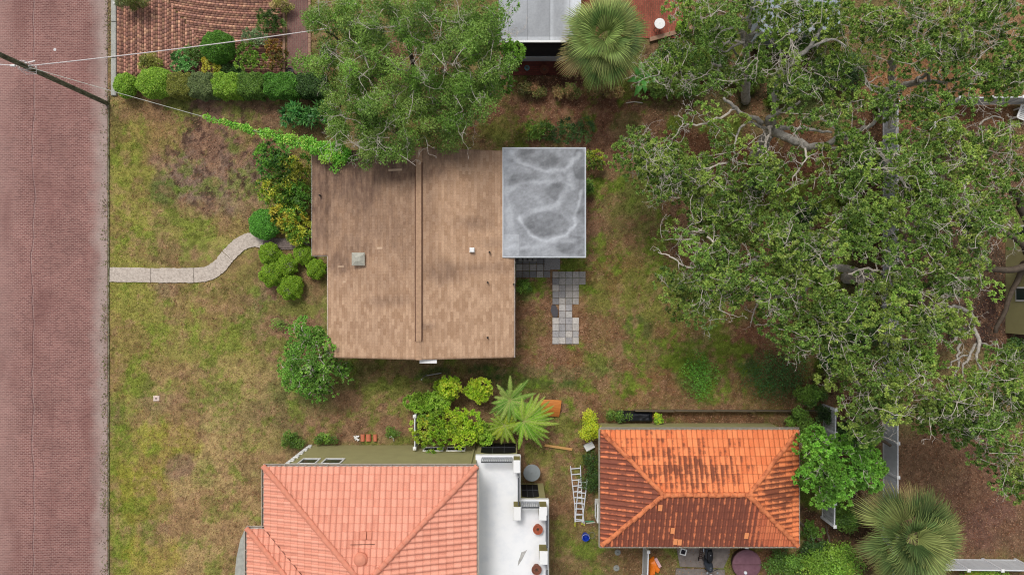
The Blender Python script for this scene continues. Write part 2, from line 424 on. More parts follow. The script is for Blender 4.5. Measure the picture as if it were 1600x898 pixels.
def mixc(t, f, a_, col):
    n = t.nodes.new("ShaderNodeMix"); n.data_type = 'RGBA'
    if hasattr(f, "links"): t.links.new(f, n.inputs[0])
    else: n.inputs[0].default_value = f
    t.links.new(a_, n.inputs[6])
    if hasattr(col, "links"): t.links.new(col, n.inputs[7])
    else: n.inputs[7].default_value = (*col, 1)
    return n.outputs[2]
def road_wear(t, tc, src):
    sx = N(t, "ShaderNodeSeparateXYZ"); t.links.new(tc.outputs["Object"], sx.inputs[0])
    x = sx.outputs[0]
    no = N(t, "ShaderNodeTexNoise"); no.inputs["Scale"].default_value = 1.3; no.inputs["Detail"].default_value = 7
    t.links.new(tc.outputs["Object"], no.inputs["Vector"])
    wob = mathn(t, 'MULTIPLY', mathn(t, 'SUBTRACT', no.outputs[0], .5), 1.0)
    # pale sandy strip along the gutter
    e = mathn(t, 'ADD', x, wob)
    r = N(t, "ShaderNodeMapRange"); r.inputs[1].default_value = gx(138); r.inputs[2].default_value = gx(160)
    t.links.new(e, r.inputs[0])
    src = mixc(t, mathn(t, 'MULTIPLY', r.outputs[0], .62), src, lin(172, 158, 150))
    # dust on the left carriageway
    r = N(t, "ShaderNodeMapRange"); r.inputs[1].default_value = gx(40); r.inputs[2].default_value = gx(-10)
    t.links.new(e, r.inputs[0])
    src = mixc(t, mathn(t, 'MULTIPLY', r.outputs[0], .40), src, lin(170, 140, 132))
    # long seam, and a fainter one
    n2 = N(t, "ShaderNodeTexNoise"); n2.inputs["Scale"].default_value = .35; n2.inputs["Detail"].default_value = 3
    t.links.new(tc.outputs["Object"], n2.inputs["Vector"])
    w2 = mathn(t, 'MULTIPLY', mathn(t, 'SUBTRACT', n2.outputs[0], .5), .8)
    for pos, wd, st, col in ((gx(51), .035, .75, lin(74, 54, 56)), (gx(52.5), .02, .4, lin(190, 176, 170)), (gx(80), .03, .35, lin(84, 60, 60))):
        dd = mathn(t, 'ABSOLUTE', mathn(t, 'SUBTRACT', mathn(t, 'ADD', x, w2), pos))
        f = mathn(t, 'MULTIPLY', mathn(t, 'SUBTRACT', 1.0, mathn(t, 'DIVIDE', dd, wd), clamp=True), st)
        src = mixc(t, f, src, col)
    # darker worn wheel track patches
    n3 = N(t, "ShaderNodeTexNoise"); n3.inputs["Scale"].default_value = .5; n3.inputs["Detail"].default_value = 3
    mp = N(t, "ShaderNodeMapping"); mp.inputs["Scale"].default_value = (1.4, .5, 1); mp.inputs["Location"].default_value = (3, 7, 0)
    t.links.new(tc.outputs["Object"], mp.inputs[0]); t.links.new(mp.outputs[0], n3.inputs["Vector"])
    r = N(t, "ShaderNodeMapRange"); r.inputs[1].default_value = .52; r.inputs[2].default_value = .68
    t.links.new(n3.outputs[0], r.inputs[0])
    src = mixc(t, mathn(t, 'MULTIPLY', r.outputs[0], .35), src, lin(112, 74, 70))
    return src
xr = gx(168)
mb = MB(); mb.add([(-40, -60, .006), (xr, -60, .006), (xr, 60, .006), (-40, 60, .006)], [(0, 1, 2, 3)])
mb.build("road", brick_mat("street_brick", lin(112, 74, 70), lin(138, 97, 90), lin(160, 130, 122), .215, .092, .014, wear=road_wear, patch=.22), kind="structure")
# kerb: old thin kerb edge along the verge, wide concrete apron kerb at the drive
kb = MB()
conc = mat("kerb_concrete", lin(176, 176, 168), .9, .2, noise=.3, nscale=5, bump=.6, bscale=40)
kb.bevbox(xr + .05, xr + .10, -60, gy(150), -.05, .06, .015)
kb.build("kerb", mat('old_kerb', lin(150, 146, 124), .95, .1, col2=lin(84, 84, 54), nscale=3, thr=(.4, .6)), kind="structure")
kb = MB()
for y0, y1 in ((150, 92), (91, 36), (35, -60)):
    kb.bevbox(gx(175), gx(183), gy(y0), gy(y1), -.05, .12, .02)
kb.build("kerb", conc, kind="structure")
# weeds and gutter grit along the road edge
g = np.random.default_rng(5); n = 4200
px = 165 + np.abs(g.normal(0, 1, n)) * 4.0 * g.choice([-1, .4], n, p=[.75, .25]); py = g.uniform(-10, 905, n)
px = np.where(py < 150, px + 6, px)
x = (px - 800) * H / F; y = -(py - 449) * H / F
keep = g.random(n) < np.clip((vnoise(x * 0 + 1, y, 1.1, 8, 6, .8) - .38) * 3.0, .05, 1); x, y = x[keep], y[keep]; n = len(x)
L = g.uniform(.02, .05, n); ang = g.uniform(0, 6.28, n)
d = np.stack([np.cos(ang), np.sin(ang), 0 * ang], -1) * L[:, None]; s_ = np.stack([-np.sin(ang), np.cos(ang), g.uniform(-.5, .5, n)], -1) * (L * .5)[:, None]
c0 = np.stack([x, y, g.uniform(.02, .04, n)], -1)
V = np.stack([c0 - d, c0 - s_, c0 + d, c0 + s_], 1).reshape(-1, 3)
pal = np.array([lin(120, 102, 84), lin(110, 116, 66), lin(160, 138, 118), lin(92, 78, 66)])
tag(npmesh("gutter_debris", V, np.arange(4 * n).reshape(-1, 4), np.repeat(pal[g.integers(0, 4, n)], 4, 0), vmat("dry_leaves"), kind="stuff"), "leaves, grit and weeds along the street gutter")

# ---------------------------------------------------------------- brick driveway (real bricks laid in two directions)
g = np.random.default_rng(3)
BV = []; BC = []
pal = np.array([lin(176, 134, 112), lin(150, 104, 90), lin(126, 84, 76), lin(196, 156, 124), lin(110, 80, 78), lin(160, 116, 92), lin(140, 96, 86)])
def brick(cx, cy, ux, uy, L, W, shade):
    vx, vy = -uy, ux
    z = .035 + random.uniform(-.006, .006); c = (pal[g.integers(0, len(pal))] * .45 + pal.mean(0) * .55) * shade
    q = [(cx + ux * a_ * L / 2 + vx * b_ * W / 2, cy + uy * a_ * L / 2 + vy * b_ * W / 2) for a_, b_ in ((-1, -1), (1, -1), (1, 1), (-1, 1))]
    BV.extend([(*p, -.05) for p in q] + [(*p, z) for p in q]); BC.extend([c] * 8)
def right_zone(px, py):       # where the courses turn across
    return px > 262 + max(0, py) * .80
for k in range(0, 74):        # courses running up and down beside the kerb
    px0 = 184.5 + k * 3.55
    sh = 1.5 if k % 3 == 0 else (.95 if k % 3 == 1 else .72)
    y0 = 170 + random.uniform(0, 6)
    while y0 > -20:
        if not right_zone(px0, y0) and y0 < 116:
            p = G(px0, y0); brick(p.x, p.y, 0, 1, .2, .105, sh * random.uniform(.85, 1.12))
        y0 -= 6.1
for k in range(0, 60):        # curved courses sweeping across
    rr = 900 - k * 3.6; sh = 1.45 if k % 3 == 0 else (.92 if k % 3 == 1 else .72)
    cx0, cy0 = 420, -770
    th = -.45 + random.uniform(0, .006)
    while th < .25:
        px0 = cx0 + rr * math.sin(th); py0 = cy0 + rr * math.cos(th)
        if -20 < py0 < 116 and right_zone(px0, py0) and px0 < 442:
            p = G(px0, py0); brick(p.x, p.y, math.cos(th), math.sin(th), .2, .105, sh * random.uniform(.85, 1.12))
        th += 6.1 / rr
V = np.array(BV); nb = len(V) // 8
base = np.array([(0, 1, 5, 4), (1, 2, 6, 5), (2, 3, 7, 6), (3, 0, 4, 7), (4, 5, 6, 7)])
Q = (base[None] + (np.arange(nb) * 8)[:, None, None]).reshape(-1, 4)
npmesh("driveway", V, Q, np.array(BC), vmat("driveway_brick", .85, .2, nscale=30, namp=.25), kind="structure")
# narrow brick walk beside it
mb = MB(); mb.box(gx(449), gx(482), gy(116), 20, -.05, .03)
mb.build("path", brick_mat("walk_brick", lin(124, 88, 82), lin(108, 78, 74), lin(120, 104, 92), .2, .1, patch=.3, rot=math.pi / 2), kind="structure")
mb = MB()
for x0 in (444, 484):
    y0 = 116
    while y0 > -12:
        p = G(x0, y0); mb.bevbox(p.x - .07, p.x + .07, p.y, p.y + .27, -.05, .07, .012); y0 -= 8
mb.build("path_edging", mat("edging", lin(168, 134, 112), .9, noise=.35, nscale=7), kind="structure")
# brick patios of the house above
bm_p = brick_mat("patio_brick", lin(124, 62, 52), lin(100, 50, 46), lin(84, 56, 48), .2, .1, patch=.5)
mb = MB(); mb.box(gx(788), gx(905), gy(118), 22, -.05, .04); mb.build("patio", bm_p, kind="structure")
mb = MB(); mb.prism([(gx(905.2), gy(60)), (gx(1066), gy(60)), (gx(1072), 22), (gx(905.2), 22)], -.05, .045)
mb.build("patio", brick_mat("patio_brick_warm", lin(160, 92, 72), lin(138, 72, 58), lin(112, 80, 66), .2, .1, patch=.3, rot=R(88)), kind="structure")
mb = MB()
mb.obox(G(1048, 53.5, .08), (S(33), .32, 0), (-.012, .11, 0), (0, 0, .09))
o = mb.build("timber_edging", mat("edging", (0, 0, 0)), None); tag(o, "low timber sleeper edging along the red brick patio beside the round white table", "garden edging")

# ---------------------------------------------------------------- front path
pc = [(172, 429), (236, 430), (268, 430), (303, 430), (325, 427), (343, 416), (356, 400), (368, 388), (382, 378), (398, 374), (412, 377)]
def ribbon(pts, wpx, z0, z1, name, m, cuts):
    P = [Vector((*G(*p)[:2], 0)) for p in pts]
    # resample with Catmull-Rom
    out = []
    for i in range(len(P) - 1):
        p0 = P[max(i - 1, 0)]; p1 = P[i]; p2 = P[i + 1]; p3 = P[min(i + 2, len(P) - 1)]
        for k in range(8):
            t = k / 8
            out.append(.5 * ((2 * p1) + (p2 - p0) * t + (2 * p0 - 5 * p1 + 4 * p2 - p3) * t * t + (3 * p1 - p0 - 3 * p2 + p3) * t ** 3))
    out.append(P[-1])
    mb = MB(); W = S(wpx) / 2
    seg = []; 
    def flush(seg):
        if len(seg) < 2: return
        L_ = []; R_ = []
        for i, p in enumerate(seg):
            d = (seg[min(i + 1, len(seg) - 1)] - seg[max(i - 1, 0)]).normalized(); nn = Vector((-d.y, d.x, 0))
            e1 = W + random.uniform(-.02, .02); e2 = W + random.uniform(-.02, .02)
            L_.append(p + nn * e1); R_.append(p - nn * e2)
        n = len(seg); vs = [(*p[:2], z1) for p in L_] + [(*p[:2], z1) for p in R_] + [(*p[:2], z0) for p in L_] + [(*p[:2], z0) for p in R_]
        fs = [(n + i, n + i + 1, i + 1, i) for i in range(n - 1)] + [(i, i + 1, 2 * n + i + 1, 2 * n + i) for i in range(n - 1)] + [(n + i, 3 * n + i, 3 * n + i + 1, n + i + 1) for i in range(n - 1)]
        fs += [(0, 2 * n, 3 * n, n), (n - 1, 2 * n - 1, 4 * n - 1, 3 * n - 1)]
        mb.add(vs, fs)
    for i, p in enumerate(out):
        if i in cuts and seg:
            d = (p - seg[-1]).normalized(); seg.append(p - d * .012); flush(seg); seg = [p + d * .012]
        else: seg.append(p)
    flush(seg)
    return mb.build(name, m, kind="structure")
ribbon(pc, 22.5, -.06, .045, "path", mat("path_concrete", lin(196, 184, 172), .95, .1, col2=lin(158, 146, 134), nscale=9, thr=(.42, .72), bump=.8, bscale=45), {8, 24, 48})
mb = MB()
mb.box(gx(411), gx(428), gy(389), gy(371), -.05, .04); mb.box(gx(428.5), gx(484), gy(387), gy(372), -.05, .055)
mb.box(gx(438), gx(486), gy(390), gy(387.3), -.05, .03)
mb.build("path", mat("old_path", lin(140, 126, 120), .95, .1, noise=.45, nscale=6, bump=.6), kind="structure")

# ---------------------------------------------------------------- rear pavers
pv = MB(); pvc = [lin(166, 162, 158), lin(156, 152, 150), lin(178, 172, 166), lin(146, 143, 143), lin(170, 164, 158)]
for j in range(11):
    for i in range(5):
        px0 = 863 + i * 10.4; py0 = 424 + j * 10.3
        if i == 4 and j > 2: continue
        if (i, j) in ((4, 2), (3, 5), (3, 6)): continue
        if i == 0 and j in (5, 6): continue
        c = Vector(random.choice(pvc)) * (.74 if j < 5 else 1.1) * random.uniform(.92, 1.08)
        p = G(px0, py0 + 10.3); q = G(px0 + 10.4, py0); t = random.uniform(-.008, .008); gp = random.uniform(.005, .012)
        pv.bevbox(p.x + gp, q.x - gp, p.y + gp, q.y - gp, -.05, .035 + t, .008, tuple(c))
for i in range(5):
    for j in range(3):
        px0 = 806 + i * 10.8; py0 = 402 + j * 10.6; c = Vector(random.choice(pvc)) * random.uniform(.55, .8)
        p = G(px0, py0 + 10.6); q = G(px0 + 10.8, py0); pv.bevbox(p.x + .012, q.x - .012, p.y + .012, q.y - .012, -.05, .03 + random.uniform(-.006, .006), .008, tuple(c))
p = G(851.5, 421); q = G(875, 395); pv.bevbox(p.x, q.x, p.y, q.y, -.05, .06, .01, tuple(Vector(pvc[1]) * .8))
pv.build("paving", vmat("pavers", .9, .2, nscale=14, namp=.3), kind="structure")
# concrete pad behind the garage
pd = MB()
cpts = [G(1056, 850), G(1062, 884), G(1130, 887), G(1140, 866), G(1140, 848)]
pd.prism([(p.x, p.y) for p in cpts][::-1], -.05, .03)
pd.prism([(gx(1056), gy(887)), (gx(1052), -18), (gx(1136), -18), (gx(1132), gy(889))][::-1], -.05, .027)
pd.build("patio", mat("old_concrete", lin(138, 128, 122), .95, .1, noise=.4, nscale=2.5, bump=.5), kind="structure")
# curved concrete strip by the neighbour's left corner
mb = MB(); cc = [(gx(385), gy(822))] + [(gx(a_), gy(b_)) for a_, b_ in ((376, 842), (370, 870), (366, 910), (366, 960))] + [(gx(412), gy(960)), (gx(412), gy(822))]
mb.prism(cc, -.05, .05); mb.build("path", conc, kind="structure")
# ---------------------------------------------------------------- buildings
WHITE = mat("white_paint", lin(232, 232, 230), .5, .3, noise=.06, nscale=3)
WHITE2 = mat("white_vinyl", lin(222, 224, 228), .45, .35, noise=.08, nscale=2)
GLASS = mat("window_glass", lin(44, 62, 58), .12, .6, noise=.3, nscale=2)
DARK = mat("dark_opening", lin(26, 26, 28), .6, .2)
RAILD = mat("dark_rail", lin(70, 72, 76), .5, .4)
STUCCO = mat("olive_stucco", lin(164, 158, 112), .9, .15, noise=.14, nscale=1.6, bump=.5, bscale=50)
OCHRE = mat("brown_stucco", lin(132, 124, 78), .9, .15, noise=.12, nscale=2)
GUT = mat("gutter_metal", lin(186, 176, 162), .6, .3, noise=.3, nscale=6)

def shingle(name):
    """asphalt shingles: uv metres, u along the tabs' row, v up the slope; grime from the mesh's 'stain'"""
    m = bpy.data.materials.new(name); m.use_nodes = True; t = m.node_tree; b = t.nodes["Principled BSDF"]
    b.inputs["Roughness"].default_value = .95; b.inputs["Specular IOR Level"].default_value = .1
    tc = N(t, "ShaderNodeTexCoord"); mp = N(t, "ShaderNodeMapping"); mp.inputs["Rotation"].default_value = (0, 0, math.pi / 2)
    t.links.new(tc.outputs["Object"], mp.inputs[0])
    def br(bw, rh, c1, c2, mo, ms, off=(0, 0, 0)):
        q = N(t, "ShaderNodeTexBrick"); q.inputs["Scale"].default_value = 1
        a_ = N(t, "ShaderNodeVectorMath"); a_.inputs[1].default_value = off; t.links.new(mp.outputs[0], a_.inputs[0])
        q.inputs["Brick Width"].default_value = bw; q.inputs["Row Height"].default_value = rh; q.inputs["Mortar Size"].default_value = ms
        q.inputs["Color1"].default_value = (*c1, 1); q.inputs["Color2"].default_value = (*c2, 1); q.inputs["Mortar"].default_value = (*mo, 1)
        q.inputs["Mortar Smooth"].default_value = .6
        t.links.new(a_.outputs[0], q.inputs["Vector"]); return q
    a1 = br(.31, .145, lin(188, 154, 125), lin(165, 133, 107), lin(138, 108, 87), .007)
    a2 = br(.34, .145, lin(204, 171, 143), lin(168, 134, 106), lin(150, 116, 92), .0, (.17, .0, 0))
    c = mixc(t, .5, a1.outputs["Color"], a2.outputs["Color"])
    n = N(t, "ShaderNodeTexNoise"); n.inputs["Scale"].default_value = 28; n.inputs["Detail"].default_value = 3
    t.links.new(tc.outputs["Object"], n.inputs["Vector"])
    r = N(t, "ShaderNodeMapRange"); r.inputs[1].default_value = .3; r.inputs[2].default_value = .7; r.inputs[3].default_value = .84; r.inputs[4].default_value = 1.16
    t.links.new(n.outputs[0], r.inputs[0]); v = N(t, "ShaderNodeVectorMath", operation='SCALE'); t.links.new(c, v.inputs[0]); t.links.new(r.outputs[0], v.inputs["Scale"])
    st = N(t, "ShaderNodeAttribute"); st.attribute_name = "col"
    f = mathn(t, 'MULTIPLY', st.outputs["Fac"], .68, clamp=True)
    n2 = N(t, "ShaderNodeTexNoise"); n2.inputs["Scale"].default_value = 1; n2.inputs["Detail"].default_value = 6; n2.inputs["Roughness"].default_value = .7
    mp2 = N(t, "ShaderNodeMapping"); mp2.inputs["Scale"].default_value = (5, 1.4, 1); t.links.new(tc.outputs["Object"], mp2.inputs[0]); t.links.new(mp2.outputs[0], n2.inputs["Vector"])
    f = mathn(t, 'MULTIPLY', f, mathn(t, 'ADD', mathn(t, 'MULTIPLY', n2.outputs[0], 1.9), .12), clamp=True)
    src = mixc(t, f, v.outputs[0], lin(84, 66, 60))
    t.links.new(src, b.inputs["Base Color"])
    bp = N(t, "ShaderNodeBump"); bp.inputs["Strength"].default_value = .5; bp.inputs["Distance"].default_value = .012
    t.links.new(a1.outputs["Fac"], bp.inputs["Height"]); bp.invert = True; t.links.new(bp.outputs[0], b.inputs["Normal"])
    return m

def stain_shade(x, y, z, blobs):
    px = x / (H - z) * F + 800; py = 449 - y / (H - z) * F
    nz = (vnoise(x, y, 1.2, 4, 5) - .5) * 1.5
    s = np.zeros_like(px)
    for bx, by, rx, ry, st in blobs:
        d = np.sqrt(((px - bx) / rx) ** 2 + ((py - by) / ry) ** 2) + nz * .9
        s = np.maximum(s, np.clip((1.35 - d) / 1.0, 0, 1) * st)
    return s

def slab_grid(name, x0, x1, y0, y1, zf, th, m, parent, blobs=None, step=.12):
    """a sloping slab z=zf(x): top as a fine grid carrying the stain and painted shade, plus edges and underside"""
    xs = np.linspace(x0, x1, max(2, int((x1 - x0) / step))); ys = np.linspace(y0, y1, max(2, int((y1 - y0) / step)))
    A, B = np.meshgrid(xs, ys); Z = zf(A); nx, ny = len(xs), len(ys)
    top = np.stack([A, B, Z], -1).reshape(-1, 3); bot = top - np.array([0, 0, th])
    i = np.arange((ny - 1) * (nx - 1)); r = i // (nx - 1); c = i % (nx - 1); a = r * nx + c
    Qt = np.stack([a, a + 1, a + nx + 1, a + nx], -1); n0 = nx * ny; Qb = Qt[:, ::-1] + n0
    e = []
    for k in range(nx - 1): e += [(k + n0, k + 1 + n0, k + 1, k), ((ny - 1) * nx + k, (ny - 1) * nx + k + 1, (ny - 1) * nx + k + 1 + n0, (ny - 1) * nx + k + n0)]
    for k in range(ny - 1): e += [(k * nx, (k + 1) * nx, (k + 1) * nx + n0, k * nx + n0), (k * nx + nx - 1 + n0, (k + 1) * nx + nx - 1 + n0, (k + 1) * nx + nx - 1, k * nx + nx - 1)]
    s = stain_shade(A, B, Z, blobs) if blobs else np.zeros_like(A)
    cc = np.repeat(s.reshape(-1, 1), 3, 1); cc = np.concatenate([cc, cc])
    return npmesh(name, np.concatenate([top, bot]), np.concatenate([Qt, Qb, np.array(e)]), cc, m, parent)

# ---- the shingled house in the middle
hs_ = thing("house", "single storey house with a brown shingle gable roof and grey flat roofed addition", "house")
ROOF = shingle("shingles")
XR = -4.56; ZR = 3.95; SL = .235
zf = lambda x: ZR - SL * np.abs(x - XR)
xe0 = -9.33; xe1 = .13; yt = 6.86; yb = -3.54
stains_shade = [(580, 400, 90, 200, .22), (500, 290, 40, 120, .95), (560, 270, 110, 70, .9), (590, 330, 70, 90, .6), (540, 255, 90, 45, 1), (620, 270, 50, 30, .95), (500, 330, 30, 90, .8), (560, 385, 46, 26, .7), (640, 330, 26, 110, .55), (530, 410, 30, 22, .8), (700, 240, 90, 26, .75),  # grime; the broad top-left blobs also paint in the tree shadow
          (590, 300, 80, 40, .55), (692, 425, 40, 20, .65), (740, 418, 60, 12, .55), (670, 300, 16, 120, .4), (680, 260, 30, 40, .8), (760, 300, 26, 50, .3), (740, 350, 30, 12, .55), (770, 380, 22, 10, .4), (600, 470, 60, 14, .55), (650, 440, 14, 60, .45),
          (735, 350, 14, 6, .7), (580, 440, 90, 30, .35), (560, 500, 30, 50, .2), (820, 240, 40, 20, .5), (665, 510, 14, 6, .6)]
slab_grid("roof", xe0, XR, yb, yt, zf, .14, ROOF, hs_, stains_shade)
slab_grid("roof", XR, xe1, yb, yt, zf, .14, ROOF, hs_, stains_shade)
slab_grid("roof", -10.17, xe0 - .001, 1.60, yt, zf, .14, ROOF, hs_, stains_shade)
mb = MB()
mb.box(xe0 + .4, xe1 - .35, yb + .35, yt - .35, 0, 2.62); mb.box(-9.8, xe0 + .4, 2.0, yt - .35, 0, 2.5)
# gable triangles under the roof
for yy in (yb + .35, yt - .35 - .1):
    mb.add([(xe0 + .4, yy, 2.62), (xe1 - .35, yy, 2.62), (XR, yy, 3.78), (xe0 + .4, yy + .1, 2.62), (xe1 - .35, yy + .1, 2.62), (XR, yy + .1, 3.78)],
           [(0, 1, 2), (5, 4, 3), (0, 3, 4, 1), (1, 4, 5, 2), (2, 5, 3, 0)])
mb.build("wall", mat("cream_wall", lin(190, 182, 164), .9, .1, noise=.15), hs_)
FA = []
for bx_ in ((xe0 - .02, xe0 + .0, yb, 1.59, 2.62, 2.80), (xe1 + .001, xe1 + .022, yb, yt, 2.62, 2.80), (-10.19, -10.172, 1.6, yt, 2.42, 2.60)):
    mb = MB(); mb.box(*bx_); mb.build('fascia', WHITE, hs_)
mb = MB(); mb.bar((-10.1, 1.585, 2.52), (xe0 - .05, 1.585, 2.70), .02, .13); mb.build('fascia', WHITE, hs_)
# ridge: plain cap row and the raised vent strip with its two dark slots
mb = MB()
yy = yb
while yy < yt - .1:
    h_ = .028 + random.uniform(0, .006)
    for sgn in (-1, 1):
        x_ = XR + sgn * .15
        mb.add([(XR, yy, ZR + h_ + .012), (x_, yy, zf(x_) + h_ + .012), (x_, yy + .3, zf(x_) + h_), (XR, yy + .3, ZR + h_),
                (x_, yy, zf(x_)), (x_, yy + .3, zf(x_))], [(0, 1, 2, 3), (1, 4, 5, 2), (0, 4, 1)])
    yy += .28
mb.build("ridge_cap", mat("cap_shingle", lin(184, 150, 122), .95, .1, noise=.3, nscale=9), hs_)
y0v, y1v = gy(533, ZR), gy(254, ZR)
mb = MB()
mb.box(XR - .135, XR + .135, y0v, y1v, ZR - .02, ZR + .075)
mb.build("ridge_vent", mat("cap_shingle", (0, 0, 0)), hs_)
mb = MB()
for sgn in (-1, 1): mb.box(XR + sgn * .158 - .022, XR + sgn * .158 + .022, y0v, y1v, ZR - .06, ZR + .03)
mb.build("vent_slot", mat("slot", lin(88, 58, 46), .9), hs_)
# square metal ventilator
p = G(561, 405, 3.3); z0 = float(zf(np.array(p.x)))
mb = MB(); s_ = .32
mb.box(p.x - .2, p.x + .2, p.y - .2, p.y + .2, z0 - .1, z0 + .24)
mb.add([(p.x - s_, p.y - s_, z0 + .2), (p.x + s_, p.y - s_, z0 + .2), (p.x + s_, p.y + s_, z0 + .2), (p.x - s_, p.y + s_, z0 + .2),
        (p.x - s_, p.y - s_, z0 + .26), (p.x + s_, p.y - s_, z0 + .26), (p.x + s_, p.y + s_, z0 + .26), (p.x - s_, p.y + s_, z0 + .26),
        (p.x - .1, p.y - .1, z0 + .37), (p.x + .1, p.y - .1, z0 + .37), (p.x + .1, p.y + .1, z0 + .37), (p.x - .1, p.y + .1, z0 + .37)],
       [(3, 2, 1, 0), (0, 1, 5, 4), (1, 2, 6, 5), (2, 3, 7, 6), (3, 0, 4, 7), (4, 5, 9, 8), (5, 6, 10, 9), (6, 7, 11, 10), (7, 4, 8, 11), (8, 9, 10, 11)])
mb.build("roof_ventilator", mat("galvanised", lin(176, 174, 160), .5, .4, noise=.3, nscale=7), hs_)
mb = MB(); mb.box(p.x - .42, p.x + .42, p.y - .42, p.y + .42, z0 - .05, z0 + .0)
p = G(737.5, 390.5, 3.5); z0 = float(zf(np.array(p.x))); mb = MB(); mb.bevbox(p.x - .12, p.x + .12, p.y - .12, p.y + .12, z0 - .05, z0 + .22, .03)
o = mb.build("roof_vent", WHITE, hs_)
for px_, py_ in ((765, 394), (762, 441), (803, 444), (762, 527), (497, 304)):
    p = G(px_, py_, 3.2); z0 = float(zf(np.array(p.x))); mb = MB(); mb.lathe([(.045, -.05), (.045, .25), (.03, .25), (.03, .1)], (p.x, p.y, z0), 10)
    mb.build("vent_pipe", mat("pipe", lin(70, 62, 58) if px_ > 600 else lin(210, 180, 120), .6), hs_)
# scars left by old fixings
for px_, py_, a_, w_ in ((595, 388, .14, .05), (531, 416, .16, .03), (620, 268, .35, .05), (537, 440, .08, .04)):
    mb = MB(); p = G(px_, py_, 3.2); mb.obox((p.x, p.y, float(zf(np.array(p.x))) + .006), (a_, 0, a_ * (SL if p.x < XR else -SL)), (0, w_, 0), (0, 0, .006))
    mb.build("roof_patch", mat("scar", lin(206, 176, 148), .9, noise=.3, nscale=20), hs_)
# gable soffit end
mb = MB(); mb.box(gx(655.5, 3.7), gx(683, 3.5), yb - .19, yb + .05, 3.60, 3.70); mb.build("gable_trim", WHITE, hs_)
# flat roof addition
def membrane():
    m = bpy.data.materials.new("roof_membrane"); m.use_nodes = True; t = m.node_tree; b = t.nodes["Principled BSDF"]
    b.inputs["Roughness"].default_value = .55; b.inputs["Specular IOR Level"].default_value = .3
    a_ = N(t, "ShaderNodeAttribute"); a_.attribute_name = "col"
    tc = N(t, "ShaderNodeTexCoord")
    n = N(t, "ShaderNodeTexNoise"); n.inputs["Scale"].default_value = 9; n.inputs["Detail"].default_value = 6; n.inputs["Roughness"].default_value = .75
    t.links.new(tc.outputs["Object"], n.inputs["Vector"])
    r = N(t, "ShaderNodeMapRange"); r.inputs[1].default_value = .25; r.inputs[2].default_value = .75; r.inputs[3].default_value = .84; r.inputs[4].default_value = 1.14
    t.links.new(n.outputs[0], r.inputs[0]); v = N(t, "ShaderNodeVectorMath", operation='SCALE'); t.links.new(a_.outputs["Color"], v.inputs[0]); t.links.new(r.outputs[0], v.inputs["Scale"])
    t.links.new(v.outputs[0], b.inputs["Base Color"])
    return m
MEM = membrane()
fx0, fx1, fy0, fy1, fz = gx(786, 3.0), gx(914.5, 2.98), gy(401.5, 3.0), gy(231.5, 3.0), 3.0
def curve_d(px, py, pts):
    d = np.full(px.shape, 1e9)
    for (ax, ay), (bx, by) in zip(pts[:-1], pts[1:]):
        L2 = (bx - ax) ** 2 + (by - ay) ** 2; t = np.clip(((px - ax) * (bx - ax) + (py - ay) * (by - ay)) / L2, 0, 1)
        d = np.minimum(d, np.hypot(px - ax - t * (bx - ax), py - ay - t * (by - ay)))
    return d
xs = np.linspace(fx0, fx1, 150); ys = np.linspace(fy0, fy1, 190); A, B = np.meshgrid(xs, ys)
px = A / (H - fz) * F + 800; py = 449 - B / (H - fz) * F
wx = (vnoise(A, B, 1.9, 61, 5, .6) - .5) * 20; wy = (vnoise(A, B, 1.5, 67, 5, .6) - .5) * 18; qx = px + wx; qy = py + wy
rg = vnoise(A + 1.2 * vnoise(A, B, 2.2, 171, 2), (B + .9 * vnoise(A, B, 1.8, 173, 2)) * 1.5, 1.5, 70, 3, .45); rg = 1 - np.abs(rg * 2 - 1); rg = np.clip((rg - .45) / .55, 0, 1) ** 1.3
L_ = .225 + .10 * rg + .08 * (vnoise(A * .6 + B * .5, B * 2.2 - A, .5, 75, 5, .65) - .5) * 2
def puddle(cx, cy, rx, ry, st): return np.clip(1.1 - np.hypot((qx - cx) / rx, (qy - cy) / ry), 0, .2) / .2 * st * .62
L_ -= puddle(835, 248, 36, 17, .15) + puddle(852, 350, 40, 18, .15) + puddle(905, 256, 12, 26, .12) + puddle(815, 285, 20, 12, .08) + puddle(893, 385, 30, 16, .13) + puddle(870, 300, 20, 16, .1) + puddle(908, 320, 9, 60, .08)
for pts, wdt, st in (([(797, 240), (812, 255), (840, 262), (880, 262), (905, 240)], 3.5, .26), ([(806, 344), (835, 330), (870, 322), (890, 295), (888, 270)], 5, .20), ([(806, 344), (830, 368), (852, 376), (885, 370), (900, 350), (905, 300)], 3, .28),
                     ([(812, 392), (850, 380), (900, 376)], 3.5, .16), ([(790, 235), (792, 398)], 7, .15), ([(800, 300), (830, 285), (870, 280)], 4, .18), ([(870, 270), (884, 290), (870, 318)], 4, .15)):
    L_ += np.exp(-(curve_d(qx, qy, pts) / (wdt * 1.0)) ** 2) * st * .60
for yy_ in (370,): L_ += ((px < 811) & (py > 366)) * .08
for e_, ax in ((fx0, A), (fx1, A), (fy0, B), (fy1, B)): L_ = np.where(np.abs(ax - e_) < .045, .40, L_)
L_ = np.clip(L_ + .05 * (vnoise(A, B, .12, 14, 3) - .5) * 2, .13, .62)[..., None]; cc = L_ * np.array([.96, 1.0, 1.07])
V = np.stack([A, B, np.full_like(A, fz) + .02 * vnoise(A, B, 1, 2, 3)], -1).reshape(-1, 3); nx, ny = len(xs), len(ys)
i = np.arange((ny - 1) * (nx - 1)); r = i // (nx - 1); c = i % (nx - 1); a = r * nx + c
npmesh("addition_roof", V, np.stack([a, a + 1, a + nx + 1, a + nx], -1), cc.reshape(-1, 3), MEM, hs_)
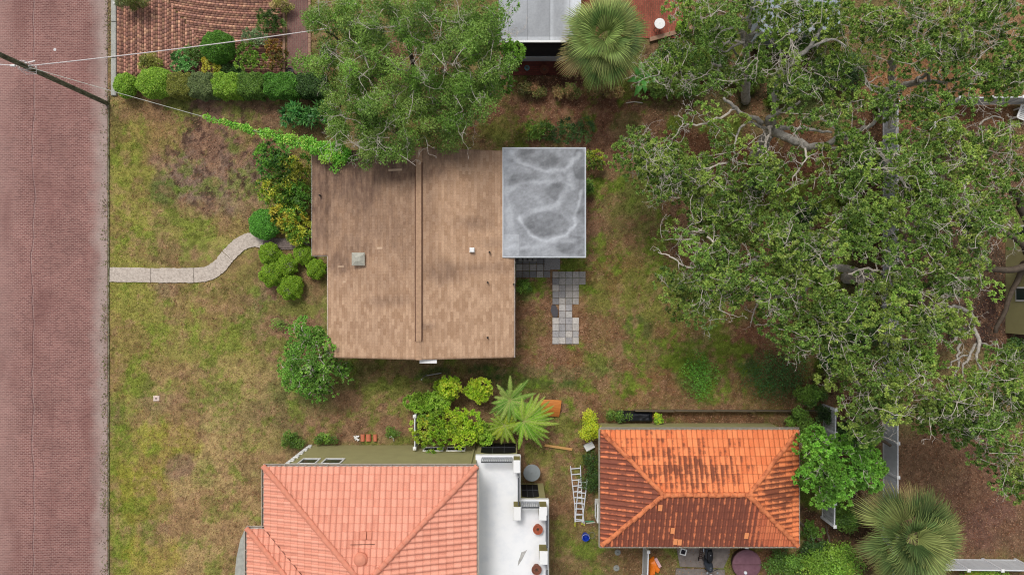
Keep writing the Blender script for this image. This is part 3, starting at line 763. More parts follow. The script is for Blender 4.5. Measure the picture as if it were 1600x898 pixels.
mb = MB(); mb.box(fx0, fx1, fy0, fy1, fz - .16, fz - .004); mb.box(fx0 + .75, fx1 - .25, fy0 + .25, fy1 - .25, 0, fz - .165); mb.build("addition_wall", mat("pale_wall", lin(170, 172, 174), .8), hs_)
mb = MB(); e = .03
mb.box(fx0, fx1, fy1 + .001, fy1 + e, fz - .17, fz + .03); mb.box(fx0, fx1, fy0 - e, fy0 - .001, fz - .17, fz + .03); mb.box(fx1 + .001, fx1 + e, fy0 - e, fy1 + e, fz - .17, fz + .03); mb.box(fx0 - e, fx0 - .001, fy0 - e, fy1 + e, fz - .1, fz + .03)
mb.build("drip_edge", mat("drip_metal", lin(200, 206, 210), .5, .4), hs_)
# back door steps under the addition
st_ = thing("steps", "grey slatted back steps on the paving beside the flat roofed addition", "steps", (0, 0, 0)); mb = MB()
for k in range(4):
    p = G(810 + k * 7.6, 409); mb.bevbox(p.x, p.x + .2, p.y, p.y + .5, .30, .34, .01)
mb.build("tread", mat("step_wood", lin(150, 146, 142), .9, noise=.4), st_)
mb = MB(); p = G(810, 409); mb.box(p.x, p.x + 1.0, p.y + .02, p.y + .07, 0, .30); mb.box(p.x, p.x + 1.0, p.y + .4, p.y + .45, 0, .30); mb.build("riser", mat("step_wood", (0, 0, 0)), st_)
# clothes-post / service mast leaning off the lower gable
mp_ = thing("service_post", "thin grey metal post with a cross arm beside the lower gable end", "post", G(666, 585))
mb = MB(); mb.tube([(0, 0, 0), (0, 0, 2.0)], .03, 8); mb.build("pole", mat("grey_metal", lin(140, 140, 140), .5, .4), mp_)
mb = MB(); mb.bar((.05, -.02, .25), (.85, .12, .25), .05, .05); mb.build("cross_arm", mat("grey_metal", (0, 0, 0)), mp_)
# angular slab of torn roofing felt on the pavers
p = G(866, 486); mb = MB(); mb.prism([(p.x - .14, p.y + .35), (p.x + .08, p.y + .33), (p.x + .22, p.y + .02), (p.x + .16, p.y - .35), (p.x - .06, p.y - .34), (p.x - .2, p.y + .05)][::-1], .045, .06)
tag(mb.build("roofing_felt", mat("felt", lin(84, 82, 86), .9, noise=.2)), "dark grey scrap of felt lying on the rear pavers", "felt scrap")

# ---- clay tile roofs
def tile_mat(name, c1, c2, groove, stain, sf, sthr, sscale, streak=(3, 3, 1), crest=.10):
    m = bpy.data.materials.new(name); m.use_nodes = True; t = m.node_tree; b = t.nodes["Principled BSDF"]
    b.inputs["Roughness"].default_value = .8; b.inputs["Specular IOR Level"].default_value = .2
    uv = N(t, "ShaderNodeUVMap"); fl = N(t, "ShaderNodeVectorMath", operation='FLOOR'); t.links.new(uv.outputs[0], fl.inputs[0])
    fr = N(t, "ShaderNodeVectorMath", operation='FRACTION'); t.links.new(uv.outputs[0], fr.inputs[0])
    wn = N(t, "ShaderNodeTexWhiteNoise"); wn.noise_dimensions = '2D'; t.links.new(fl.outputs[0], wn.inputs["Vector"])
    base = N(t, "ShaderNodeMix", data_type='RGBA'); base.inputs[6].default_value = (*c1, 1); base.inputs[7].default_value = (*c2, 1); t.links.new(wn.outputs["Value"], base.inputs[0])
    src = base.outputs[2]
    sx = N(t, "ShaderNodeSeparateXYZ"); t.links.new(fr.outputs[0], sx.inputs[0])
    # dirt in the troughs and at each tile's foot, with painted roll shading
    tr = mathn(t, 'MULTIPLY', mathn(t, 'SUBTRACT', 1.0, mathn(t, 'DIVIDE', mathn(t, 'ABSOLUTE', mathn(t, 'SUBTRACT', sx.outputs[0], .5)), .5)), 1.0)
    r = N(t, "ShaderNodeMapRange"); r.inputs[1].default_value = .25; r.inputs[2].default_value = .0; t.links.new(tr, r.inputs[0])
    src = mixc(t, mathn(t, 'MULTIPLY', r.outputs[0], .6), src, groove)
    r = N(t, "ShaderNodeMapRange"); r.inputs[1].default_value = .12; r.inputs[2].default_value = .0; t.links.new(sx.outputs[1], r.inputs[0])
    src = mixc(t, mathn(t, 'MULTIPLY', r.outputs[0], .55), src, groove)
    if sf:
        tc = N(t, "ShaderNodeTexCoord"); mp = N(t, "ShaderNodeMapping"); mp.inputs["Scale"].default_value = streak; t.links.new(tc.outputs["Object"], mp.inputs[0])
        n = N(t, "ShaderNodeTexNoise"); n.inputs["Scale"].default_value = sscale; n.inputs["Detail"].default_value = 7; n.inputs["Roughness"].default_value = .75; t.links.new(mp.outputs[0], n.inputs["Vector"])
        w2 = mathn(t, 'MULTIPLY', mathn(t, 'SUBTRACT', wn.outputs["Value"], .5), .14)
        a2 = mathn(t, 'ADD', n.outputs[0], w2)
        st = N(t, "ShaderNodeAttribute"); st.attribute_name = "stain"
        a2 = mathn(t, 'ADD', a2, mathn(t, 'MULTIPLY', mathn(t, 'SUBTRACT', st.outputs["Fac"], .5), .5))
        a2 = mathn(t, 'ADD', a2, mathn(t, 'MULTIPLY', mathn(t, 'COSINE', mathn(t, 'MULTIPLY', mathn(t, 'SUBTRACT', sx.outputs[0], .80), 6.2832)), crest))  # darkens the troughs; on the salmon roof this paints the rolls' shading
        a2 = mathn(t, 'SUBTRACT', a2, mathn(t, 'MULTIPLY', sx.outputs[1], .06))
        r = N(t, "ShaderNodeMapRange"); r.inputs[1].default_value = sthr - .07; r.inputs[2].default_value = sthr + .09; t.links.new(a2, r.inputs[0])
        src = mixc(t, mathn(t, 'MULTIPLY', r.outputs[0], sf), src, stain)
    n = N(t, "ShaderNodeTexNoise"); n.inputs["Scale"].default_value = 30; n.inputs["Detail"].default_value = 4
    tc = N(t, "ShaderNodeTexCoord"); t.links.new(tc.outputs["Object"], n.inputs["Vector"])
    r = N(t, "ShaderNodeMapRange"); r.inputs[1].default_value = .3; r.inputs[2].default_value = .7; r.inputs[3].default_value = .88; r.inputs[4].default_value = 1.12; t.links.new(n.outputs[0], r.inputs[0])
    v = N(t, "ShaderNodeVectorMath", operation='SCALE'); t.links.new(src, v.inputs[0]); t.links.new(r.outputs[0], v.inputs["Scale"])
    t.links.new(v.outputs[0], b.inputs["Base Color"])
    return m

def tile_face(name, poly, org, d, z_eave, slope, tw, tl, amp, step, m, parent, stain=.5, stainfn=None):
    """poly: convex plan polygon; org: a point on the eave; d: unit plan vector up the slope."""
    d = Vector((d[0], d[1])); u = Vector((-d.y, d.x)) * -1     # u along the eave
    P = [Vector(p) for p in poly]; O = Vector(org)
    us = [(p - O).dot(u) for p in P]; vs_ = [(p - O).dot(d) for p in P]
    u0, u1 = math.floor(min(us) / tw) , math.ceil(max(us) / tw); v1 = math.ceil(max(vs_) / tl)
    SUB = 8; nu = (u1 - u0) * SUB + 1
    U = (np.arange(nu) / SUB + u0); fu = U - np.floor(U)
    prof = np.where(fu < .62, np.sin(fu / .62 * np.pi), -.28 * np.sin((fu - .62) / .38 * np.pi)) * amp
    V = []; UVv = []
    for j in range(v1):
        jit = np.array([random.uniform(-.004, .004) for _ in range(u1 - u0 + 1)])
        for fv, h in ((0.0, step), (.06, step * .94), (.999, 0.0)):
            v = (j + fv) * tl
            # rolled front edge of each course
            V.append(np.stack([O.x + u.x * U * tw + d.x * v, O.y + u.y * U * tw + d.y * v, z_eave + slope * v + prof + h + jit[np.clip((np.floor(U) - u0).astype(int), 0, u1 - u0)]], -1))
            UVv.append(np.stack([U, np.full(nu, j + fv)], -1))
    nr = len(V); V = np.concatenate(V); UVv = np.concatenate(UVv)
    i = np.arange((nr - 1) * (nu - 1)); r = i // (nu - 1); c = i % (nu - 1); a = r * nu + c
    me = bpy.data.meshes.new(name)
    me.from_pydata([tuple(x) for x in V], [], [(int(q), int(q + 1), int(q + nu + 1), int(q + nu)) for q in a])
    uvl = me.uv_layers.new(name="UVMap")
    li = np.empty(len(me.loops), np.int32); me.loops.foreach_get("vertex_index", li)
    uu = UVv[li].copy()
    # keep each face inside its own tile cell
    fi = np.repeat(np.arange(len(a)), 4); cellu = np.floor(UVv[a[fi], 0] + 1e-6); uu[:, 0] = np.clip(uu[:, 0], cellu, cellu + .9999)
    cellv = np.floor(UVv[a[fi], 1] + 1e-6); uu[:, 1] = np.clip(uu[:, 1], cellv, cellv + .9999)
    uvl.data.foreach_set("uv", uu.astype(np.float32).ravel())
    at = me.attributes.new("stain", 'FLOAT', 'POINT')
    sv = np.full(len(V), stain) if stainfn is None else stainfn(V[:, 0], V[:, 1], V[:, 2])
    at.data.foreach_set("value", sv.astype(np.float32))
    bm = bmesh.new(); bm.from_mesh(me)
    area = sum(P[i].x * P[(i + 1) % len(P)].y - P[(i + 1) % len(P)].x * P[i].y for i in range(len(P)))
    if area < 0: P = P[::-1]
    for i in range(len(P)):
        p, q = P[i], P[(i + 1) % len(P)]; e = q - p
        if e.length < 1e-6: continue
        nn = Vector((e.y, -e.x, 0)).normalized()
        bmesh.ops.bisect_plane(bm, geom=bm.verts[:] + bm.edges[:] + bm.faces[:], plane_co=(p.x, p.y, 0), plane_no=nn, clear_outer=True)
    bm.to_mesh(me); bm.free()
    me.materials.append(m)
    o = bpy.data.objects.new(name, me); COL.objects.link(o); o.parent = parent
    return o

def hip_caps(name, a, b, m, parent, r=.13, L=.36, lift=.05, wob=.012):
    """a row of overlapping half-round cap tiles from a (low) to b (high)"""
    a = Vector(a); b = Vector(b); D = b - a; n = max(1, int(D.length / L)); d = D.normalized(); sx = Vector((-d.y, d.x, 0)).normalized(); up = sx.cross(d) * -1
    if up.z < 0: up = -up
    me = MB(); K = 8
    for i in range(n + 1):
        p = a + d * (i * L) + Vector((random.uniform(-wob, wob), random.uniform(-wob, wob), 0)); vs = []
        for t_, rr, lf in ((-.02, r * 1.12, lift + .045), (L * 1.03, r * .92, lift)):
            for k in range(K + 1):
                th = math.pi * k / K
                vs.append(p + d * t_ + sx * math.cos(th) * rr + up * (math.sin(th) * rr * .8 + lf - .05))
        fs = [(k, k + 1, K + 1 + k + 1, K + 1 + k) for k in range(K)] + [tuple(range(K, -1, -1))]
        me.add(vs, fs)
    ob = me.build(name, m, parent, smooth=False)
    return ob

def gutter(name, a, b, out, z, parent, m=GUT, w=.09):
    a = Vector((*a, z)); b = Vector((*b, z)); o3 = Vector((*out, 0)) ; mb = MB()
    mb.bar(a + o3 * w + Vector((0, 0, .01)), b + o3 * w + Vector((0, 0, .01)), .022, .09)
    mb.bar(a + o3 * w * .5 + Vector((0, 0, -.05)), b + o3 * w * .5 + Vector((0, 0, -.05)), w, .012)
    L = (b - a).length; n = int(L / .95)
    for i in range(1, n): 
        c = a + (b - a) * i / n; mb.bar(c - o3 * .0 + Vector((0, 0, .045)), c + o3 * w * 1.2 + Vector((0, 0, .055)), .03, .015)
    return mb.build(name, m, parent)

# ---- two storey house, salmon roof (bottom of the picture)
T1 = tile_mat("salmon_tile", lin(232, 164, 140), lin(220, 150, 126), lin(168, 96, 76), lin(170, 104, 84), .35, .62, .6, (1, 1, 1))
T1c = mat("salmon_cap", lin(222, 146, 120), .8, .2, noise=.22, nscale=5)
vh = thing("house", "two storey olive stucco house with a salmon tile roof and white roof deck", "house")
ze = 5.9; ex0, ex1, ey = -11.42, -1.62, -8.21; s1 = .285; ax_ = (ex0 + ex1) / 2; ay_ = ey - (ex1 - ex0) / 2; yend = -20.0
zap = ze + s1 * (ex1 - ex0) / 2
tile_face("roof_slope", [(ex0, ey), (ex1, ey), (ax_, ay_)], (ex0, ey), (0, -1), ze, s1, .27, .34, .045, .03, T1, vh)
tile_face("roof_slope", [(ex1, ey), (ax_, ay_), (ax_, yend), (ex1, yend)], (ex1, ey), (-1, 0), ze, s1, .27, .34, .045, .03, T1, vh)
wy = -11.07; wx_ = -12.2                        # front wing
vL = 3.2
tile_face("roof_slope", [(ex0, ey), (ax_, ay_), (ax_, yend), (ex0 + (-(yend) + wy), yend), (ex0, wy)] if False else [(ex0, ey), (ax_, ay_), (ex0 + 1.0, wy - 1.0), (ex0, wy)], (ex0, wy), (1, 0), ze, s1, .27, .34, .045, .03, T1, vh)
tile_face("roof_slope", [(ax_, ay_), (ax_, wy - 4.9), (ex0 + 1.0, wy - 1.0)], (ex0, wy), (1, 0), ze, s1, .27, .34, .045, .03, T1, vh)
tile_face("roof_slope", [(wx_, wy), (ex0, wy), (ex0 + 5, wy - 5), (wx_ + 5, wy - 5)], (wx_, wy), (0, -1), ze, s1, .27, .34, .045, .03, T1, vh)
tile_face("roof_slope", [(wx_, wy), (wx_ + 5, wy - 5), (wx_ + 5, yend), (wx_, yend)], (wx_, wy), (1, 0), ze, s1, .27, .34, .045, .03, T1, vh)
hip_caps("hip_cap", (ex0, ey, ze + .02), (ax_, ay_, zap), T1c, vh, r=.12); hip_caps("hip_cap", (ex1, ey, ze + .02), (ax_, ay_, zap), T1c, vh, r=.12)
hip_caps("hip_cap", (ax_, yend, zap), (ax_, ay_, zap), T1c, vh, r=.12)
hip_caps("hip_cap", (wx_, wy, ze + .02), (wx_ + 4.5, wy - 4.5, ze + s1 * 4.5), T1c, vh, r=.11)
mb = MB(); p0 = Vector((ex0, wy)); 
mb.bar((ex0 + .02, wy - .02, ze + .02), (ex0 + 4.8, wy - 4.8, ze + s1 * 4.8 + .02), .045, .03); mb.build("valley_flashing", mat("valley", lin(112, 66, 54), .8), vh)
gutter("gutter", (ex0 - .02, ey), (ex1 + .02, ey), (0, 1), ze - .01, vh); gutter("gutter", (ex0, ey), (ex0, wy), (-1, 0), ze - .01, vh)
gutter("gutter", (wx_ - .02, wy), (ex0, wy), (0, 1), ze - .01, vh); gutter("gutter", (wx_, wy), (wx_, yend), (-1, 0), ze - .01, vh); gutter("gutter", (ex1, ey), (ex1, yend), (1, 0), ze - .01, vh)
mb = MB(); mb.box(ex0 + .02, ex1 - .02, yend, ey - .02, ze - .12, ze - .06); mb.box(wx_ + .02, ex0 + .02, yend, wy - .02, ze - .12, ze - .06); mb.build("soffit", WHITE, vh)
wN = ey - .40
mb = MB(); mb.box(ex0 + .42, ex1 - .0 - .15, yend, wN, 0, ze - .125); mb.box(wx_ + .4, ex0 + .42, yend, wy - .4, 0, ze - .125); mb.build("wall", STUCCO, vh)
mb = MB(); mb.box(ex0 + .38, ex0 + .50, wN - .06, wN + .03, 0, ze - .13)
for k in range(16): mb.box(ex0 + .34, ex0 + .60 if k % 2 else ex0 + .52, wN - .06, wN + .045, .05 + k * .36, .05 + k * .36 + .27)
mb.build("corner_quoins", WHITE, vh)
mb = MB(); mb.box(ex0 + .55, gx(513, 4.0), wN + .002, wN + .02, 3.93, 4.0); mb.build("conduit", WHITE, vh)
for x0, x1 in ((-10.42, -9.66), (-9.28, -8.44)):
    mb = MB(); z0, z1 = 3.1, 4.75; f = .07
    mb.box(x0 - f, x1 + f, wN, wN + .05, z0 - f, z0); mb.box(x0 - f, x1 + f, wN, wN + .05, z1, z1 + f); mb.box(x0 - f, x0, wN, wN + .05, z0, z1); mb.box(x1, x1 + f, wN, wN + .05, z0, z1)
    mb.box(x0, x1, wN, wN + .03, 3.9, 3.94)
    wf = mb.build("window", WHITE, vh); mb = MB(); mb.box(x0, x1, wN, wN + .015, z0, z1); mb.build("pane", GLASS, wf)
# ground floor windows behind the shrubs
for pa, pb in ((664, 692), (700, 726)):
    x0, x1 = gx(pa, .9), gx(pb, .9); mb = MB(); z0, z1 = .7, 1.35; f = .06
    mb.box(x0 - f, x1 + f, wN, wN + .05, z0 - f, z0); mb.box(x0 - f, x1 + f, wN, wN + .05, z1, z1 + f); mb.box(x0 - f, x0, wN, wN + .05, z0, z1); mb.box(x1, x1 + f, wN, wN + .05, z0, z1)
    wf = mb.build("window", WHITE, vh); mb = MB(); mb.box(x0, x1, wN, wN + .015, z0, z1); mb.build("pane", DARK, wf)
mb = MB(); mb.tube([(gx(741, 1), wN + .06, .1), (gx(741, 1), wN + .06, ze - .2)], .045, 8); mb.build("downpipe", STUCCO, vh)
# roof terminal + small raised tiles
p = G(563, 874, 7.1); zt = ze + s1 * (ey - p.y)
mb = MB(); mb.lathe([(.30, -.05), (.31, .10), (.24, .2), (.1, .25), (.001, .26)], (p.x, p.y, zt), 20); mb.build("roof_vent", T1c, vh)
for px_ in (568, 576.5):
    mb = MB(); q = G(px_, 837, 6.9); mb.obox((q.x, q.y, ze + s1 * (ey - q.y) + .08), (.10, 0, 0), (0, .16, -.045), (0, 0, .03)); mb.build("raised_tile", T1c, vh)
mb = MB(); q = G(566, 852, 7.); mb.bar((q.x - .55, q.y, ze + s1 * (ey - q.y) + .06), (q.x + .55, q.y + .02, ze + s1 * (ey - q.y) + .05), .02, .02); mb.build("crack", mat("crack", lin(84, 60, 50), .9), vh)
# white roof deck
zd = 3.2; dN = gy(711, zd); dE = gx(813, zd); d2N = gy(780, zd); d2E = gx(857, zd)
DECK = mat("white_deck", lin(240, 241, 243), .6, .2, col2=lin(226, 229, 234), nscale=1.6, thr=(.45, .75))
mb = MB(); mb.box(ex1 - .2, dE, yend, dN, zd - .25, zd); mb.box(dE, d2E, yend, d2N, zd - .25, zd); mb.build("roof_deck", DECK, vh)
mb = MB(); mb.box(ex1 - .2, dE - .15, yend, dN - .08, 0, zd - .26); mb.box(dE - .15, d2E - .12, yend, d2N - .1, 0, zd - .26); mb.build("porch_wall", STUCCO, vh)
# rounded porch openings
def arch(x0, x1, y, z0, z1, rr, parent):
    pts = [(x0, z0), (x1, z0)]
    for k in range(7): t = math.pi / 2 * k / 6; pts.append((x1 - rr + rr * math.cos(t), z1 - rr * .6 + rr * .6 * math.sin(t)))
    for k in range(7): t = math.pi / 2 + math.pi / 2 * k / 6; pts.append((x0 + rr + rr * math.cos(t), z1 - rr * .6 + rr * .6 * math.sin(t)))
    n = len(pts); mb = MB(); mb.add([(a_, y, b_) for a_, b_ in pts] + [(a_, y + .012, b_) for a_, b_ in pts], [tuple(range(n)), tuple(range(2 * n - 1, n - 1, -1))] + [(i, i + n, (i + 1) % n + n, (i + 1) % n) for i in range(n)])
    o = mb.build("porch_screen", DARK, parent); mb = MB()
    for k in (1, 2): xx = x0 + (x1 - x0) * k / 3; mb.box(xx - .015, xx + .015, y + .01, y + .03, z0, z1 - .03)
    mb.box(x0 + .03, x1 - .03, y + .01, y + .032, z0 + (z1 - z0) * .45, z0 + (z1 - z0) * .45 + .03)
    mb.build("mullion", RAILD, o)
arch(gx(752, 1.5), gx(806, 1.9), dN - .08, .2, 2.5, .5, vh)
arch(gx(815, 2.), gx(842, 2.0), d2N - .1, .3, 2.55, .4, vh)
# parapet rails, pillars
def rail(a, b, parent, n, dark_top=True):  # grey balusters and dark handrail hold the railing's shadow lines in their colour
    a = Vector(a); b = Vector(b); mb = MB(); up = Vector((0, 0, 1))
    mb.bar(a + up * .08, b + up * .08, .07, .05)
    for k in range(n + 1): q = a + (b - a) * k / n; mb.bar(q + up * .08, q + up * .9, .035, .035)
    o = mb.build("railing", mat('baluster_shaded', lin(168, 170, 176), .6), parent); mb = MB(); mb.bar(a + up * .93, b + up * .93, .06, .05); mb.build("handrail", RAILD if dark_top else WHITE, o)
ins = .10
rail((ex1 + .12, dN - ins, zd), (gx(800, 3.8), dN - ins, zd), vh, 17); rail((dE - ins, gy(738, zd), zd), (dE - ins, d2N, zd), vh, 12)
rail((gx(815, zd + .3), d2N - ins, zd), (gx(842, zd + .3), d2N - ins, zd), vh, 9); rail((d2E - ins - .02, gy(800, zd + .5), zd), (d2E - ins - .02, gy(850, zd + .5), zd), vh, 14)
rail((d2E - ins - .02, gy(884, zd + .5), zd), (d2E - ins - .02, yend, zd), vh, 30)
mb = MB()
for a_, b_ in (((dE, dN), (dE, d2N)), ((d2E, d2N), (d2E, yend))): mb.bar((*a_, zd - .02), (*b_, zd - .02), .05, .12)
mb.bar((ex1, dN + .02, zd - .05), (dE, dN + .02, zd - .05), .05, .12); mb.bar((dE, d2N + .02, zd - .05), (d2E, d2N + .02, zd - .05), .05, .12)
mb.build("deck_edge", mat("deck_trim", lin(206, 206, 200), .6), vh)
for px0, px1, py0, py1 in ((802, 813, 719, 739), (802, 814, 792, 813), (842, 855, 792, 813), (843, 856, 861, 882)):
    zt = zd + .95; x0, x1, y1, y0 = gx(px0, zt), gx(px1, zt), gy(py0, zt), gy(py1, zt)
    mb = MB(); mb.box(x0 + .015, x1 - .015, y0 + .015, y1 - .015, zd, zt - .08); pi_ = mb.build("pillar", OCHRE, vh); mb = MB(); mb.bevbox(x0, x1, y0, y1, zt - .08, zt, .02); mb.build("coping", WHITE, pi_)
mb = MB(); q = G(816, 872, zd); pts = [(.28, .5), (.12, .2), (.0, -.05), (-.25, -.42), (-.22, -.15), (-.12, .1), (-.05, .35), (.1, .4)]
mb.prism([(q.x + a_ * .9, q.y + b_ * .9) for a_, b_ in pts][::-1], zd, zd + .004); mb.build("deck_stain", mat("stain", lin(196, 194, 190), .7, col2=lin(150, 148, 146), nscale=7), vh)

# ---- garage with the orange tile roof
gh = thing("garage", "small olive stucco garage with a weathered orange tile hip roof", "garage")
OC1, OC2, OG, OS = lin(238, 146, 96), lin(220, 124, 78), lin(126, 66, 46), lin(104, 62, 50)
TO = tile_mat("orange_tile", OC1, OC2, OG, OS, .85, .50, .9, (1.6, 2.2, 1))
TOd = tile_mat("orange_tile_mossy", lin(224, 132, 90), lin(196, 108, 76), lin(92, 52, 42), lin(124, 74, 60), .92, .50, 1.4, (2.4, 2.4, 1), crest=.16)
TOc = tile_mat("orange_cap", OC1, OC2, OG, OS, .5, .5, .9)
OCAP = mat("orange_cap_tile", lin(216, 130, 86), .8, .2, col2=lin(150, 80, 54), nscale=3.2, thr=(.45, .68))
gz = 3.0; q0, q1, r0, r1 = gx(937.5, gz), gx(1248, gz), gy(853, gz), gy(670.5, gz); hh = (r1 - r0) / 2; gs = .40; rz_ = gz + gs * hh; ym = (r0 + r1) / 2
def st_top(x, y, z):
    px = x / (H - z) * F + 800; py = 449 - y / (H - z) * F
    s = .18 + .5 * np.exp(-(((px - 1085) / 90) ** 2 + ((py - 740) / 34) ** 2)) + .22 * np.exp(-(((px - 1010) / 60) ** 2 + ((py - 700) / 30) ** 2)) - .25 * np.clip((px - 1150) / 60, 0, 1)
    return s
def st_bot(x, y, z):
    px = x / (H - z) * F + 800
    return .92 - 1.2 * np.clip((px - 1165) / 45, 0, 1) - .2 * np.clip((1000 - px) / 60, 0, 1)
def st_left(x, y, z):
    px = x / (H - z) * F + 800; py = 449 - y / (H - z) * F
    return .88 - .45 * np.clip((py - 815) / 30, 0, 1) - .12 * np.clip((690 - py) / 20, 0, 1)
def st_right(x, y, z):
    px = x / (H - z) * F + 800; py = 449 - y / (H - z) * F
    return .22 + .62 * np.exp(-(((px - 1222) / 30) ** 2 + ((py - 770) / 42) ** 2)) + .15 * np.exp(-(((px - 1195) / 25) ** 2 + ((py - 745) / 40) ** 2))
tile_face("roof_slope", [(q0, r1), (q1, r1), (q1 - hh, ym), (q0 + hh, ym)], (q0, r1), (0, -1), gz, gs, .255, .40, .055, .03, TO, gh, stainfn=st_top)
tile_face("roof_slope", [(q0, r0), (q1, r0), (q1 - hh, ym), (q0 + hh, ym)], (q0, r0), (0, 1), gz, gs, .255, .40, .055, .03, TOd, gh, stainfn=st_bot)
tile_face("roof_slope", [(q0, r0), (q0, r1), (q0 + hh, ym)], (q0, r0), (1, 0), gz, gs, .255, .40, .055, .03, TOd, gh, stainfn=st_left)
tile_face("roof_slope", [(q1, r0), (q1, r1), (q1 - hh, ym)], (q1, r0), (-1, 0), gz, gs, .255, .40, .055, .03, TO, gh, stainfn=st_right)
for a_, b_ in (((q0, r1), (q0 + hh, ym)), ((q1, r1), (q1 - hh, ym)), ((q0, r0), (q0 + hh, ym)), ((q1, r0), (q1 - hh, ym))): hip_caps("hip_cap", (a_[0] + (b_[0] - a_[0]) * .03, a_[1] + (b_[1] - a_[1]) * .03, gz + .06), (*b_, rz_), OCAP, gh, r=.11, wob=.02)
hip_caps("ridge_cap", (q0 + hh, ym, rz_ + .01), (q1 - hh, ym, rz_ + .01), OCAP, gh, r=.11, wob=.02)
# fresh replacement tiles and mortar crumbs
for px_, py_ in ((1027, 786), (1050, 827), (1056, 847), (1166, 836), (1063, 848)):
    mb = MB(); p = G(px_, py_, gz + .3); z_ = gz + gs * (p.y - r0); mb.obox((p.x, p.y, z_ + .075), (.10, 0, 0), (0, .17, .068), (0, 0, .012)); mb.obox((p.x + .05, p.y, z_ + .085), (.04, 0, 0), (0, .168, .067), (0, 0, .016))
    mb.build("replacement_tile", mat("fresh_tile", lin(246, 160, 104), .8, noise=.15), gh)
gutter("gutter", (q0 - .02, r1), (q1 + .02, r1), (0, 1), gz - .01, gh); gutter("gutter", (q0 - .02, r0), (q1 + .02, r0), (0, -1), gz - .01, gh, w=.05); gutter("gutter", (q0, r0), (q0, r1), (-1, 0), gz - .01, gh, w=.06); gutter("gutter", (q1, r0), (q1, r1), (1, 0), gz - .01, gh, w=.03)
mb = MB(); mb.box(q0 + .28, q1 - .3, r0 + .3, r1 - .28, 0, gz - .1); mb.build("wall", mat("olive_stucco", (0, 0, 0)), gh)
mb = MB(); mb.box(q0 + .02, q1 - .02, r0 + .02, r1 - .02, gz - .09, gz - .05); mb.build("soffit", WHITE, gh)
mb = MB(); xw = q0 + .28; ya, yb_ = gy(783, 1.5), gy(812, 1.5)
mb.box(xw - .30, xw, yb_, ya, 1.0, 1.06); mb.box(xw - .30, xw, yb_, ya, 1.9, 1.96); mb.box(xw - .3, xw, ya - .06, ya, 1.06, 1.9); mb.box(xw - .3, xw, yb_, yb_ + .06, 1.06, 1.9)
wf = mb.build("bay_window", WHITE, gh); mb = MB(); mb.box(xw - .27, xw - .25, yb_ + .06, ya - .06, 1.06, 1.9); mb.build("pane", GLASS, wf)

# ---- house above, grey flat roof
nh = thing("house", "house with a grey membrane flat roof and white eave beyond the shady brick patio", "house")
nz_ = 3.2; ax0, ax1, ay0 = gx(779, nz_), gx(908, nz_), gy(63, nz_)
xs = np.linspace(ax0, ax1, 110); ys = np.linspace(ay0, 20, 160); A, B = np.meshgrid(xs, ys)
L_ = .33 + .10 * (vnoise(A, B * .35, .8, 91, 5, .65) - .5) * 2; px = A / (H - nz_) * F + 800; py = 449 - B / (H - nz_) * F
L_ += .28 * np.clip((px - 880) / 16, 0, 1) + .12 * np.clip(1 - np.abs(px - 862) / 5, 0, 1) + .16 * (py > 58)
for sx_ in (794, 824, 858, 890): L_ = np.where(np.abs(px - sx_) < .7, L_ * .62, L_)
cc = np.clip(L_, .1, .7)[..., None] * np.array([.96, 1.0, 1.06]); nx, ny = len(xs), len(ys)
i = np.arange((ny - 1) * (nx - 1)); r = i // (nx - 1); c = i % (nx - 1); a = r * nx + c
npmesh("roof", np.stack([A, B, np.full_like(A, nz_)], -1).reshape(-1, 3), np.stack([a, a + 1, a + nx + 1, a + nx], -1), cc.reshape(-1, 3), MEM, nh)
mb = MB(); mb.box(ax0, ax1, ay0, 20, nz_ - .2, nz_ - .004); mb.bar((ax0, ay0 - .05, nz_ - .05), (ax1, ay0 - .05, nz_ - .05), .1, .1); mb.build("eave", WHITE, nh)
mb = MB(); mb.box(ax0 + .2, ax1 - .3, ay0 + .02, 19.8, 2.2, nz_ - .21); mb.build("screen_wall", DARK, nh)
mb = MB(); mb.box(ax0 + .2, ax1 - .3, ay0 + .03, 19.8, 0, 2.19); mb.build("wall", mat("shade_wall", lin(34, 33, 35), .8), nh)
mb = MB(); mb.box(ax0 + .2, ax1 - .3, ay0 - .01 , ay0 + .028, 0, .75); mb.build("sill_wall", mat("pale_wall", (0, 0, 0)), nh)
# ---- olive house at the right edge
rh = thing("house", "olive walled house at the right edge, glimpsed behind dark oak limbs", "house")
wx0 = gx(1571); mb = MB(); mb.box(wx0, 45, gy(520), gy(322), 0, 3.2); mb.build("wall", STUCCO, rh)
mb = MB(); mb.box(wx0 + .5, 45, gy(525), gy(317), 3.21, 3.4); mb.build("roof", MEM if False else mat("pale_wall", (0, 0, 0)), rh)
for ya, yb_ in ((448, 470), (355, 377)):
    mb = MB(); mb.box(wx0 - .04, wx0 + .0, gy(yb_), gy(ya), .8, 2.2); wf = mb.build("window", WHITE, rh); mb = MB(); mb.box(wx0 - .06, wx0 - .041, gy(yb_) + .09, gy(ya) - .09, .88, 2.12); mb.build("pane", GLASS, wf)
